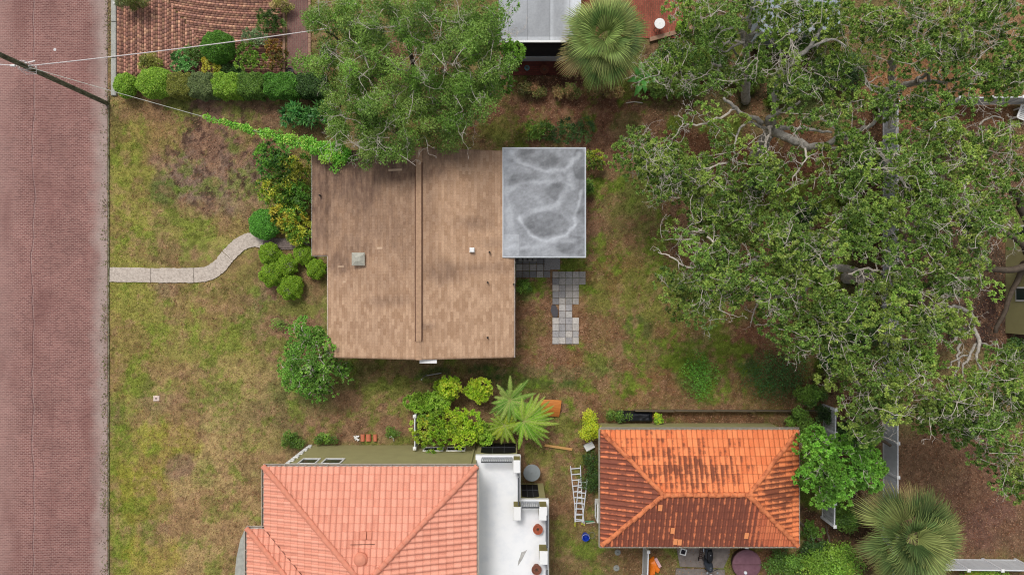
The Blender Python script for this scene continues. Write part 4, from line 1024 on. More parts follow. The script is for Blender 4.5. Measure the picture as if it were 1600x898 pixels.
# ---- pale blue shed roof glimpsed beyond the oaks, top
sh = thing("shed", "pale blue grey metal shed roof glimpsed through the oak leaves at the top", "shed"); mb = MB()
mb.box(gx(1186, 2.3), gx(1312, 2.3), gy(52, 2.3), 18, 2.3, 2.36)
for k in range(12): xx = gx(1186, 2.3) + .15 + k * .34; mb.box(xx, xx + .04, gy(52, 2.3), 18, 2.36, 2.40)
mb.build("roof", mat("blue_metal", lin(150, 160, 170), .5, .4, noise=.15), sh); mb = MB(); mb.box(gx(1190, 2.3), gx(1308, 2.3), gy(50, 2.3), 17.9, 0, 2.29); mb.build("wall", mat("shed_wall", lin(150, 160, 168), .7), sh)

# ---------------------------------------------------------------- fences
def vinyl_fence(name, label, a, b, h, post_step, m, solid=True, caps=True, board=.18):
    a = Vector((*a, 0)); b = Vector((*b, 0)); D = b - a; L = D.length; d = D.normalized(); f = thing(name, label, "fence", a)
    n = max(1, round(L / post_step)); up = Vector((0, 0, 1))
    for i in range(n):
        p = d * (L * i / n); q = d * (L * (i + 1) / n); mb = MB(); k = int((q - p).length / board)
        for j in range(k):
            s0 = p + (q - p) * j / k; s1 = p + (q - p) * (j + 1) / k - d * .008
            mb.bar(s0 + up * h / 2, s1 + up * h / 2, .022 + .006 * (j % 2), h - .12)
        pn = mb.build("panel", m, f); mb = MB(); mb.bar(p + up * (h - .03), q + up * (h - .03), .055, .07); mb.build("top_rail", WHITE2, pn); mb = MB(); mb.bar(p + up * .12, q + up * .12, .05, .10); mb.build("bottom_rail", WHITE2, pn)
    for i in range(n + 1):
        p = d * (L * i / n); mb = MB(); sd_ = Vector((-d.y, d.x, 0)); mb.obox(p + up * (h + .04) / 2, d * .06, sd_ * .06, up * (h + .04) / 2)
        po = mb.build("post", WHITE2, f)
        if caps:
            mb = MB(); z_ = h + .04; mb.add([p + d * .085 * i_ + sd_ * .085 * j_ + up * z_ for i_, j_ in ((-1, -1), (1, -1), (1, 1), (-1, 1))] + [p + d * .085 * i_ + sd_ * .085 * j_ + up * (z_ + .03) for i_, j_ in ((-1, -1), (1, -1), (1, 1), (-1, 1))] + [p + up * (z_ + .08)],
                   [(3, 2, 1, 0), (0, 1, 5, 4), (1, 2, 6, 5), (2, 3, 7, 6), (3, 0, 4, 7), (4, 5, 8), (5, 6, 8), (6, 7, 8), (7, 4, 8)]); mb.build("post_cap", WHITE, po)
    return f
VF = mat("vinyl_panel", lin(206, 210, 214), .5, .3, noise=.16, nscale=1.2)
fh = 1.5
vinyl_fence("vinyl_fence", "long white vinyl fence running down between the oaks and the brown right yard", (gx(1403, fh), gy(160, fh)), (gx(1403, fh), gy(905, fh)), fh, 1.76, VF)
vinyl_fence("vinyl_fence", "white vinyl fence across the lower right corner below the brown yard", (gx(1403, fh) + .15, gy(889, fh)), (27.5, gy(891, fh)), fh, 1.73, VF)
vinyl_fence("vinyl_fence", "white vinyl fence at the upper right edge, mostly behind oak leaves", (gx(1500, fh), gy(153, fh)), (28.5, gy(151, fh)), fh, 1.7, VF)
OLDV = mat("mildewed_vinyl", lin(186, 188, 190), .7, .2, col2=lin(110, 112, 108), nscale=5, thr=(.45, .7), stretch=(1, 3, .6))
vinyl_fence("vinyl_fence", "mildewed grey fence beside the orange roofed garage and the leafy tree", (gx(1306, fh), gy(640, fh)), (gx(1304, fh), gy(822, fh)), fh, 1.2, OLDV, board=.11)
vinyl_fence("vinyl_fence", "short white fence run below the garage beside the orange packet", (gx(1013, 1.4), gy(861, 1.4)), (gx(1010, 1.4), -17.5), 1.4, 1.5, VF)
# short board gate panel beside the two-storey house
vinyl_fence("fence_panel", "short white fence panel joining the salmon roofed house to the shrubs", (gx(648, fh), gy(650, fh)), (gx(648, fh), gy(700, fh)), fh, 1.65, VF)
# weathered boundary board behind the garage
mb = MB(); a_ = G(990, 640); b_ = G(1300, 636)
for k in range(5): mb.bar((a_.x + (b_.x - a_.x) * k / 5, a_.y + .02, .3), (a_.x + (b_.x - a_.x) * (k + .98) / 5, a_.y, .3), .03, .5)
tag(mb.build("boundary_board", mat("board_old", lin(122, 110, 92), .9, noise=.4)), "low weathered boards along the boundary behind the orange roofed garage", "fence")
# ---------------------------------------------------------------- vegetation
LEAF = vmat("leaves", .45, .35, .22)
LEAFM = vmat("leaves_matt", .6, .2, .2)
BARK = mat("bark_pale", lin(196, 190, 180), .9, .1, col2=lin(136, 130, 122), nscale=6, bump=.7, bscale=30)
BARKT = mat("bark_twig", lin(206, 196, 184), .9, .1, noise=.3, nscale=4)
BARKD = mat("bark_dark", lin(104, 92, 80), .9, .1, noise=.4, nscale=5, bump=.7, bscale=30)

LM = 1.12
def unit(v): return v / np.maximum(np.linalg.norm(v, axis=-1, keepdims=True), 1e-9)
def leafset(pads, per, ln, wd, pal, g, up=.35, shell=.55, flat=.6, droop=0.0, hue=.16, clumpvar=.25, star=0):
    """pads: (n,4) x,y,z,r. Returns V,Q,C of small pointed leaves spread over each pad's upper shell."""
    pads = np.asarray(pads, float); n = len(pads); cnt = np.maximum(6, (per * (pads[:, 3] / pads[:, 3].mean()) ** 2).astype(int))
    idx = np.repeat(np.arange(n), cnt); m = len(idx); P = pads[idx]
    d = unit(g.normal(0, 1, (m, 3)) + np.array([0, 0, up])); rad = shell + (1 - shell) * g.random(m) ** .6
    # lumpy outline
    lump = 1 + .28 * np.sin(d[:, 0] * 5 + idx * 1.7) * np.cos(d[:, 1] * 4.3 + idx) + .12 * g.normal(0, 1, m)
    c = P[:, :3] + d * (P[:, 3] * rad * lump)[:, None] * np.array([1, 1, flat])
    if star:      # gather leaves in rosettes
        k = g.integers(0, max(1, star), m); hsh = (idx * 131 + k * 17) % 9973
        h1 = np.sin(hsh * 12.9898) * 43758.5453; h1 -= np.floor(h1); h2 = np.sin(hsh * 78.233) * 24634.634; h2 -= np.floor(h2)
        th = h1 * 2 * np.pi; zc = h2 * 1.15 - .15; rr = np.sqrt(np.clip(1 - zc ** 2, 0, 1))
        dd = np.stack([rr * np.cos(th), rr * np.sin(th), zc], -1)
        c0 = P[:, :3] + dd * P[:, 3:4] * np.array([1, 1, flat])
        od = unit(g.normal(0, 1, (m, 3)) * .8 + dd * .45); L = ln * g.uniform(.7, 1.25, m)
        c = c0 + od * (L * .9)[:, None]; ax = od
    else:
        ax = unit(g.normal(0, 1, (m, 3)) + d * .5 + np.array([0, 0, -droop])); L = ln * g.uniform(.65, 1.3, m)
    nrm = unit(d * .5 + np.array([0, 0, .8]) + g.normal(0, .45, (m, 3))); sd_ = unit(np.cross(ax, nrm)) * (wd * g.uniform(.7, 1.25, m))[:, None]
    tip = c + ax * L[:, None]; base = c - ax * (L * .8)[:, None]; mid = c - ax * (L * .1)[:, None]
    V = np.stack([base, mid - sd_, tip, mid + sd_], 1).reshape(-1, 3); Q = np.arange(4 * m).reshape(-1, 4)
    pal = np.asarray(pal); pk = pal[g.integers(0, len(pal), n)][idx] * .55 + pal[g.integers(0, len(pal), m)] * .45
    br = (1 + clumpvar * g.normal(0, 1, n))[idx] * (1 + hue * g.normal(0, 1, m))
    C = np.clip(pk * np.clip(br, .45, 1.8)[:, None] * np.array([1.66, 1.56, 1.52]) * LM, .004, .7)
    return V, Q, np.repeat(C, 4, 0)

def ellipse_pads(E, r, dens, g, zfun=None, gap=.42, gs=1.3, seed=1):
    """E: list of (px,py,rx,ry,z[,density]) -> pads scattered through the ellipses, gappy by noise."""
    out = []
    for e in E:
        cx, cy, rx, ry, z = e[:5]; k = e[5] if len(e) > 5 else 1.0
        A = math.pi * S(rx, z) * S(ry, z); n = max(1, int(A / (math.pi * r * r) * dens * k))
        th = g.uniform(0, 2 * np.pi, n); q = np.sqrt(g.random(n))
        px = cx + rx * q * np.cos(th); py = cy + ry * q * np.sin(th)
        zz = z + .9 * (1 - q ** 2) + g.normal(0, .45, n)
        x = (px - 800) * (H - zz) / F; y = -(py - 449) * (H - zz) / F
        keep = vnoise(x, y, gs, seed, 3) > gap * (1 if k >= 1 else 1.02)
        rr = r * g.uniform(.6, 1.35, n)
        out.append(np.stack([x, y, zz, rr], -1)[keep])
    return np.concatenate(out)

def wig(pts, g, amp, sub=4):
    """smooth, slightly crooked polyline with radii: pts (px,py,z,r)"""
    P = [np.array([*G(p[0], p[1], p[2]), p[3]]) for p in pts]; out = []
    for i in range(len(P) - 1):
        p0 = P[max(i - 1, 0)]; p1 = P[i]; p2 = P[i + 1]; p3 = P[min(i + 2, len(P) - 1)]
        L = np.linalg.norm(p2[:3] - p1[:3])
        for k in range(sub):
            t = k / sub; q = .5 * ((2 * p1) + (p2 - p0) * t + (2 * p0 - 5 * p1 + 4 * p2 - p3) * t * t + (3 * p1 - p0 - 3 * p2 + p3) * t ** 3)
            if k: q[:3] += g.normal(0, amp * min(L, 1.2), 3)
            out.append(q)
    out.append(P[-1]); return out

def limbs(mb, lines, g, amp=.045):
    allp = []
    for ln in lines:
        w_ = wig(ln, g, amp); mb.tube([q[:3] for q in w_], [max(.008, q[3] * .85) for q in w_], 7 if w_[0][3] > .1 else 5); allp += [q for q in w_]
        # short crooked side shoots
    return allp
def spray(mb, p, d, L, r, g, depth=3):
    """a bare, crooked, forking twig"""
    p = np.array(p, float); d = unit(np.array(d, float)); pts = [p]; rr = [r]; n = 4
    for i in range(n):
        d = unit(d + g.normal(0, .30, 3) * np.array([1, 1, .5])); p = p + d * L / n; pts.append(p); rr.append(r * (1 - .6 * (i + 1) / n))
        if depth > 0 and i in (1, 2, 3) and g.random() < .75:
            spray(mb, p, unit(d + g.normal(0, .75, 3) * np.array([1, 1, .5])), L * g.uniform(.35, .6), max(.006, rr[-1] * .7), g, depth - 1)
    mb.tube([tuple(q) for q in pts], rr, 4, cap=False)

def tree(name, label, trunk, lines, E, pal, seed, r=.5, dens=3.4, per=450, ln=.064, wd=.027, gap=.26, gs=1.3, group=None, bark=None, twigs=150, twl=.95, leafkw={}, cat="tree", extra_twigs=(), lower=None, barkt=None):
    g = np.random.default_rng(seed); b0 = trunk[0]
    t = thing(name, label, cat, (0, 0, 0), 0, group)
    mb = MB(); pts = limbs(mb, [trunk], g, .02); mb.build("trunk", bark or BARK, t, smooth=True)
    mb = MB(); pts += limbs(mb, lines, g); mb.build("limbs", bark or BARK, t, smooth=True) if lines else None
    pads = ellipse_pads(E, r, dens, g, gap=gap, gs=gs, seed=seed)
    tw = MB(); A = np.array([q for q in pts if q[2] > 1.2] or [pts[-1]])
    # a twig joins each pad to the nearest wood
    for i in range(len(pads)):
        c = pads[i]; d = A[:, :3] - c[:3]; d[:, 2] *= .7; j = np.argmin((d ** 2).sum(1)); q = A[j]
        m_ = (q[:3] + c[:3]) / 2 + g.normal(0, .12, 3)
        if np.linalg.norm(q[:3] - c[:3]) < 5.5: tw.tube([tuple(q[:3]), tuple(m_), tuple(c[:3] + np.array([0, 0, -.05]))], [max(.012, min(.035, q[3] * .5)), .018, .008], 4, cap=False)
        if len(A) < 4000: A = np.vstack([A, [[*c[:3], .02]]])
    for k in range(twigs):
        c = pads[g.integers(0, len(pads))]; a_ = g.uniform(0, 6.28)
        spray(tw, c[:3] + np.array([0, 0, c[3] * .42]), (math.cos(a_), math.sin(a_), .3), twl * g.uniform(.5, 1.2), .016, g)
    for e in extra_twigs:
        w_ = wig(e, g, .05); tw.tube([q[:3] for q in w_], [max(.008, q[3]) for q in w_], 5)
        for q in w_[len(w_) // 3:]:
            if g.random() < .5:
                a_ = g.uniform(0, 6.28); spray(tw, q[:3], (math.cos(a_), math.sin(a_), .1), .55, max(.008, q[3] * .6), g, 2)
    if tw.v: tw.build("twigs", barkt or BARKT, t)
    V, Q, C = leafset(pads, per, ln, wd, pal, g, **(leafkw or dict(star=22, hue=.2)))
    npmesh("crown", V, Q, C, LEAF, t)
    return t

OAKP = [lin(98, 124, 52), lin(78, 108, 44), lin(116, 138, 62), lin(66, 94, 40), lin(88, 118, 56), lin(128, 144, 70)]
OAKD = [lin(70, 100, 44), lin(56, 84, 38), lin(84, 112, 50), lin(62, 96, 48)]
OG_ = "live oaks over the back gardens"
# pale live oak rooted inside the back garden
tree("oak_tree", "spreading live oak with thick pale limbs rooted in the back garden's upper right",
     [(1180, 246, 0, .46), (1188, 232, 1.2, .40), (1200, 212, 2.6, .34), (1207, 200, 3.2, .32)],
     [[(1207, 200, 3.2, .28), (1225, 213, 3.8, .25), (1258, 227, 4.3, .22), (1288, 228, 4.8, .19), (1316, 212, 5.3, .16), (1345, 203, 5.8, .12), (1368, 188, 6.3, .10), (1383, 165, 6.9, .07)],
      [(1288, 228, 4.8, .12), (1315, 232, 5, .09), (1340, 226, 5.2, .06), (1400, 250, 5.6, .05)], [(1316, 212, 5.3, .11), (1350, 225, 5.6, .08), (1390, 238, 6.2, .07), (1415, 262, 6.6, .05)],
      [(1207, 200, 3.3, .2), (1238, 200, 4.2, .13), (1270, 203, 4.8, .10), (1300, 207, 5.2, .06)],
      [(1205, 200, 3.2, .22), (1200, 188, 4, .17), (1212, 178, 4.6, .14), (1238, 168, 5.2, .1), (1250, 158, 5.6, .06)],
      [(1207, 196, 3.4, .24), (1212, 155, 5, .19), (1222, 116, 6.1, .16), (1244, 92, 7.0, .14), (1262, 76, 7.4, .11), (1280, 50, 8, .09), (1292, 15, 8.6, .06)],
      [(1262, 76, 7.4, .08), (1285, 66, 7.8, .06), (1305, 62, 8, .05), (1322, 72, 8.2, .03)],
      [(1205, 202, 3.2, .12), (1184, 196, 4.1, .09), (1165, 192, 4.5, .08), (1153, 208, 5, .06), (1148, 232, 5.4, .045), (1147, 252, 5.8, .03)],
      [(1190, 192, 4., .16), (1165, 180, 4.8, .12), (1145, 166, 5.4, .10), (1131, 153, 5.8, .07)],],
     [(1005, 246, 52, 36, 4.2), (1050, 275, 52, 38, 4.6), (1040, 220, 30, 22, 4.2, .7), (1105, 290, 46, 42, 4.6), (1135, 332, 50, 42, 4.2, 1.2), (1180, 345, 40, 34, 4.4), (1120, 222, 22, 20, 5.2, .5), (1135, 195, 26, 14, 5.2, .45),
      (1180, 275, 46, 30, 5.2, .9), (1165, 240, 18, 18, 5.2, .6), (1250, 178, 44, 16, 6.2, .7), (1290, 178, 34, 14, 6.4, .8), (1235, 255, 26, 14, 5.6, .35), (1255, 282, 30, 16, 5.6, .55), (1310, 270, 34, 44, 5.8, .95), (1090, 172, 26, 16, 5.6, .45),
      (1300, 330, 32, 30, 5.2, .8), (1225, 320, 38, 26, 4.4, .55), (1340, 240, 20, 34, 6.4, .8)],
     OAKP, 101, group=OG_, extra_twigs=[[(1206, 198, 4, .07), (1201, 212, 4.8, .06), (1195, 232, 5.3, .05), (1201, 242, 5.5, .04), (1192, 258, 5.7, .02)], [(1237, 200, 5, .06), (1252, 222, 5.7, .05), (1259, 243, 6.2, .04), (1253, 258, 6.3, .02)],
      [(1150, 170, 5.2, .05), (1120, 184, 5.6, .05), (1095, 194, 5.7, .04), (1070, 193, 5.6, .035), (1060, 205, 5.4, .02), (1046, 228, 5.1, .015)], [(1280, 182, 6, .05), (1300, 195, 6.3, .04), (1314, 212, 6.5, .03)],
      [(1137, 255, 5.6, .05), (1110, 262, 5.4, .035), (1096, 264, 5.2, .02)], [(1137, 280, 5, .04), (1132, 300, 4.8, .02)], [(1165, 300, 5, .04), (1175, 313, 5, .02)], [(1250, 262, 6, .035), (1238, 280, 5.8, .02)]])
tree("oak_tree", "upright pale oak in the neighbour's garden right of the palm and round table",
     [(1165, 158, 0, .30), (1165, 138, 1.6, .27), (1164, 112, 3.2, .23), (1166, 84, 4.8, .2), (1169, 60, 6, .16), (1172, 35, 7, .12), (1176, 5, 8, .08)],
     [[(1166, 70, 5.4, .14), (1158, 48, 6, .12), (1152, 38, 6.4, .09), (1165, 30, 7, .05)], [(1169, 62, 6, .12), (1182, 48, 6.6, .1), (1190, 36, 7, .06)], [(1163, 134, 2., .15), (1150, 120, 3., .12), (1130, 104, 4.2, .10), (1102, 103, 5, .08), (1086, 114, 5.4, .06), (1075, 126, 5.6, .04)],
      [(1165, 64, 5.8, .09), (1148, 72, 6, .07), (1135, 81, 6, .05), (1120, 78, 6.2, .04)], [(1164, 100, 4, .1), (1152, 88, 4.8, .07), (1146, 76, 5.4, .05)], [(1170, 52, 6.4, .09), (1192, 52, 6.8, .06), (1204, 62, 7, .05), (1216, 66, 7, .04), (1220, 80, 7, .03)]],
     [(1092, 62, 32, 30, 5.8, .85), (1090, 22, 36, 26, 6, .8), (1130, 25, 40, 34, 7, .9), (1060, 108, 40, 24, 4.8), (1110, 128, 44, 20, 4.8), (1035, 124, 30, 18, 4.2), (1200, 25, 36, 26, 7.2, .9), (1195, 90, 30, 26, 6.2, .7), (1140, 88, 24, 16, 6, .6), (1150, 115, 24, 14, 4.8, .5), (1225, 75, 24, 26, 7, .8), (1250, 120, 34, 30, 6.6, .9), (1200, 135, 28, 16, 5.4, .7), (1245, 30, 44, 28, 7.4, 1.0), (1290, 30, 30, 30, 7.4, .8), (1290, 120, 22, 20, 6.6, .6)],
     OAKP, 102, group=OG_, extra_twigs=[[(1163, 66, 6.4, .06), (1140, 64, 6.4, .05), (1128, 76, 6.2, .03)], [(1215, 65, 7, .05), (1220, 92, 6.8, .04), (1216, 108, 6.5, .02)], [(1140, 35, 6.6, .05), (1130, 42, 6.6, .04), (1120, 46, 6.4, .02)], [(1276, 72, 7.6, .05), (1290, 62, 7.8, .04), (1308, 63, 7.8, .03), (1322, 74, 7.8, .015)]])
tree("oak_tree", "live oak whose pale limb reaches left over the lower back garden",
     [(1322, 434, 0, .40), (1335, 432, 1.6, .34), (1350, 430, 3., .28)],
     [[(1350, 430, 3., .26), (1322, 420, 3.8, .24), (1285, 417, 4.4, .22), (1245, 410, 4.9, .19), (1200, 404, 5.2, .16), (1178, 406, 5.4, .14), (1165, 414, 5.6, .12), (1140, 416, 5.8, .09), (1110, 418, 6, .07), (1090, 415, 6.1, .05)],
      [(1190, 403, 5.4, .12), (1176, 396, 5.7, .10), (1168, 399, 5.8, .06)], [(1350, 428, 3.2, .2), (1375, 434, 4.4, .15), (1395, 438, 5, .12), (1404, 418, 5.8, .09), (1398, 398, 6.4, .06), (1402, 372, 6.9, .04)],
      [(1350, 430, 3.2, .16), (1340, 470, 4.4, .12), (1320, 520, 5.2, .1), (1330, 570, 5.6, .07), (1345, 610, 5.8, .05)], [(1285, 417, 4.4, .12), (1260, 450, 5, .09), (1240, 490, 5.2, .06)], [(1395, 438, 5, .1), (1398, 470, 5.6, .07), (1402, 495, 6, .05)]],
     [(1100, 395, 40, 28, 6.2), (1070, 440, 36, 26, 5.8), (1120, 440, 52, 32, 6, 1.1), (1105, 475, 46, 26, 5.4, .9), (1165, 430, 38, 26, 6.2, .9), (1235, 385, 42, 40, 7.2, 1.3), (1200, 440, 36, 30, 6.6), (1250, 445, 48, 34, 6.8, 1.1), (1290, 400, 40, 26, 6.6, .9),
      (1220, 490, 38, 30, 5.8, .9), (1275, 500, 46, 40, 6.4), (1320, 480, 42, 30, 6.6), (1255, 540, 38, 36, 5.6, .85), (1320, 545, 40, 40, 6.2, .9), (1350, 590, 40, 44, 6.4, .9), (1350, 645, 34, 26, 6, .9), (1360, 350, 36, 44, 6.6, .9), (1370, 460, 30, 30, 7, .9), (1310, 370, 30, 30, 6.4, .7), (1055, 372, 24, 18, 4.6, .8), (1300, 600, 22, 24, 5, .5)],
     OAKP, 103, group=OG_, extra_twigs=[[(1095, 415, 6.3, .05), (1072, 417, 6.4, .045), (1055, 405, 6.3, .035), (1042, 398, 6.2, .03), (1028, 394, 6.0, .02)], [(1105, 412, 6.4, .05), (1090, 425, 6.4, .04), (1076, 432, 6.3, .02)], [(1112, 352, 5, .05), (1095, 360, 5.2, .045), (1075, 364, 5, .035), (1060, 374, 4.8, .02)],
      [(1105, 370, 5.4, .05), (1114, 378, 5.6, .04), (1108, 388, 5.8, .03), (1100, 392, 5.8, .02)], [(1187, 440, 6.4, .04), (1184, 468, 5.8, .04), (1178, 488, 5.2, .035), (1172, 504, 4.8, .02)], [(1140, 385, 6.2, .04), (1128, 392, 6.2, .03)], [(1185, 436, 6.6, .04), (1165, 438, 6.6, .03)],
      [(1405, 440, 6, .07), (1378, 425, 6.4, .06), (1350, 420, 6.6, .05), (1325, 428, 6.6, .03)], [(1232, 492, 6, .04), (1226, 506, 5.8, .03)], [(1248, 425, 7.4, .05), (1262, 440, 7.2, .03)]])
tree("oak_tree", "dark limbed oak at the right edge in front of the olive wall",
     [(1592, 418, 0, .38), (1604, 414, 1.6, .34), (1618, 410, 3, .30)],
     [[(1615, 408, 3, .24), (1590, 375, 4.0, .2), (1560, 358, 4.6, .16), (1525, 350, 5.2, .12), (1480, 352, 5.8, .09), (1440, 345, 6.2, .06)], [(1612, 404, 3, .22), (1600, 335, 4.2, .2), (1580, 300, 5, .15), (1545, 270, 6, .1)], [(1616, 412, 3, .24), (1570, 422, 4, .18), (1520, 420, 4.8, .14), (1470, 440, 5.6, .10), (1420, 452, 6, .06)],
      [(1600, 412, 2.6, .18), (1575, 470, 2.2, .14), (1555, 520, 1.6, .12)], [(1480, 352, 5.8, .1), (1450, 300, 6.4, .08), (1430, 240, 6.8, .05)], [(1440, 345, 6, .12), (1425, 322, 5.4, .1), (1395, 322, 5, .08)]],
     [(1420, 255, 42, 46, 6.8, .95), (1350, 280, 34, 40, 6.4, .85), (1465, 205, 44, 26, 6.6, .75), (1480, 300, 54, 36, 6.8, .9), (1430, 345, 48, 36, 6.6, .9), (1500, 345, 50, 32, 7, 1.), (1540, 330, 34, 32, 6.8, .9), (1450, 400, 46, 32, 6.8, 1.1), (1510, 400, 36, 30, 6.6, .9), (1490, 445, 44, 26, 6.4, .9), (1425, 445, 34, 24, 6.8), (1395, 400, 28, 26, 6.6, .8), (1592, 250, 18, 26, 5.2, .9), (1590, 300, 20, 18, 4.8, .5), (1530, 250, 26, 22, 6, .7), (1540, 440, 22, 18, 6, .8), (1385, 350, 30, 36, 6.4, .8), (1545, 290, 26, 28, 6.2, .8), (1575, 350, 20, 30, 6.4, .7), (1520, 220, 30, 20, 6.4, .8), (1410, 470, 36, 24, 6.6, .8), (1480, 240, 40, 30, 6.6, .9), (1560, 220, 26, 22, 6, .6), (1440, 300, 36, 30, 6.6, .8)],
     OAKP, 104, group=OG_, bark=BARKD, extra_twigs=[[(1375, 240, 7, .06), (1395, 262, 7, .06), (1412, 285, 7.2, .05), (1424, 302, 7.2, .03)], [(1380, 245, 7, .05), (1400, 240, 7, .04), (1420, 234, 7, .02)], [(1530, 195, 6, .05), (1550, 182, 6.2, .04), (1568, 186, 6.2, .02)]])
tree("oak_tree", "oak with an exposed pale forked trunk low on the right side",
     [(1488, 520, 0, .26), (1500, 518, 1.8, .22), (1516, 514, 3.4, .18), (1522, 500, 4.6, .15)],
     [[(1520, 512, 3.4, .15), (1530, 532, 4.2, .11), (1526, 552, 4.8, .08), (1532, 575, 5.2, .06), (1535, 600, 5.6, .05)], [(1528, 530, 3.8, .10), (1516, 552, 4.6, .08), (1504, 575, 5.2, .06), (1509, 600, 5.6, .04)], [(1500, 518, 3., .11), (1496, 545, 4., .08), (1498, 570, 4.8, .06), (1492, 592, 5.2, .04)], [(1522, 500, 4.6, .14), (1500, 480, 5.2, .1), (1470, 478, 5.8, .07)], [(1528, 530, 3.8, .07), (1545, 540, 4.6, .06), (1556, 535, 5, .04), (1560, 545, 5.2, .03)],
      [(1516, 552, 4.4, .06), (1500, 558, 5.2, .05), (1480, 575, 5.8, .04)], [(1535, 590, 5.4, .1), (1560, 630, 6, .08), (1580, 670, 6.6, .06)], [(1500, 482, 5.2, .1), (1450, 520, 6, .08), (1410, 550, 6.4, .05)]],
     [(1395, 520, 32, 34, 6.8, .95), (1440, 530, 44, 40, 6.8), (1470, 490, 38, 22, 6.8, .9), (1410, 590, 44, 40, 6.8), (1470, 610, 44, 34, 6.6, .9), (1525, 640, 48, 36, 6.6, 1.), (1400, 640, 30, 26, 6.4, .8), (1580, 600, 30, 34, 6.8, .9), (1480, 655, 40, 24, 6.2, 1), (1575, 660, 38, 44, 6.6, 1.1), (1578, 725, 34, 34, 6, 1), (1535, 690, 44, 26, 6, 1), (1450, 640, 40, 22, 6, 1), (1595, 760, 20, 24, 5.6, .9), (1504, 508, 26, 16, 6, .8), (1516, 590, 34, 26, 6.4, 1), (1550, 575, 26, 22, 6.2, .9), (1590, 555, 20, 22, 6, .8), (1545, 560, 18, 14, 6.4, .4), (1365, 690, 26, 26, 5.2, .6)],
     OAKP, 105, group=OG_, extra_twigs=[[(1400, 452, 7, .06), (1404, 470, 7.2, .05), (1402, 490, 7, .03)], [(1360, 590, 6.6, .04), (1352, 612, 6.6, .03), (1348, 640, 6.2, .02)]])
tree("oak_tree", "broad oak filling the upper right corner with bleached bare branch ends",
     [(1372, 162, 0, .40), (1382, 152, 1.6, .34), (1396, 142, 3.2, .28)],
     [[(1396, 142, 3.2, .22), (1420, 132, 4.4, .18), (1450, 128, 5.2, .14), (1480, 127, 6, .1), (1520, 118, 6.6, .07)], [(1396, 142, 3.2, .2), (1392, 110, 4.6, .17), (1398, 80, 6, .14), (1402, 62, 6.6, .11), (1420, 62, 7, .07), (1434, 40, 7.6, .05), (1438, 24, 8, .03)], [(1398, 80, 6, .1), (1385, 60, 6.8, .07), (1378, 35, 7.4, .05)],
      [(1396, 140, 3.4, .18), (1370, 138, 4.6, .13), (1350, 128, 5.4, .1), (1342, 105, 6, .06)], [(1420, 132, 4.4, .14), (1440, 122, 5.4, .1), (1452, 112, 6, .06)], [(1450, 128, 5.2, .1), (1455, 98, 6.4, .08), (1465, 70, 7.2, .05)], [(1390, 150, 3.4, .14), (1398, 172, 4.6, .1), (1390, 200, 5.4, .06)]],
     [(1350, 40, 42, 34, 7.2), (1420, 25, 44, 26, 7.6), (1340, 95, 32, 30, 6.8, .7), (1450, 70, 46, 34, 7.2, 1.1), (1500, 40, 42, 30, 7.2), (1395, 95, 34, 26, 6.6, .7), (1500, 100, 44, 30, 7, 1.), (1550, 110, 38, 26, 6.6, .8), (1540, 50, 26, 24, 6.6, .7), (1420, 160, 46, 26, 6.2, .95), (1360, 170, 34, 24, 6.2, .8), (1480, 160, 44, 26, 6.6, .95), (1540, 150, 30, 18, 6.2, .6), (1310, 30, 22, 22, 7.2, .8), (1590, 130, 16, 26, 6, .8), (1330, 205, 22, 20, 6, .6), (1570, 15, 30, 18, 5.4, .8), (1300, 80, 22, 24, 6.6, .8), (1575, 75, 30, 34, 6.2, .8), (1520, 15, 40, 20, 7, .9), (1560, 130, 36, 24, 6.2, .9)],
     OAKP, 106, group=OG_, extra_twigs=[[(1402, 60, 7.2, .06), (1412, 64, 7.6, .05), (1432, 48, 8, .04), (1436, 25, 8.2, .02)], [(1395, 62, 7, .05), (1390, 45, 7.4, .04), (1382, 36, 7.6, .02)], [(1380, 150, 6.4, .06), (1358, 135, 6.8, .05), (1350, 118, 7, .04), (1342, 104, 7, .02)], [(1370, 155, 6.4, .04), (1385, 145, 6.6, .04), (1402, 120, 7, .03)], [(1500, 55, 7.6, .04), (1508, 40, 7.8, .03), (1518, 28, 7.8, .015)]])

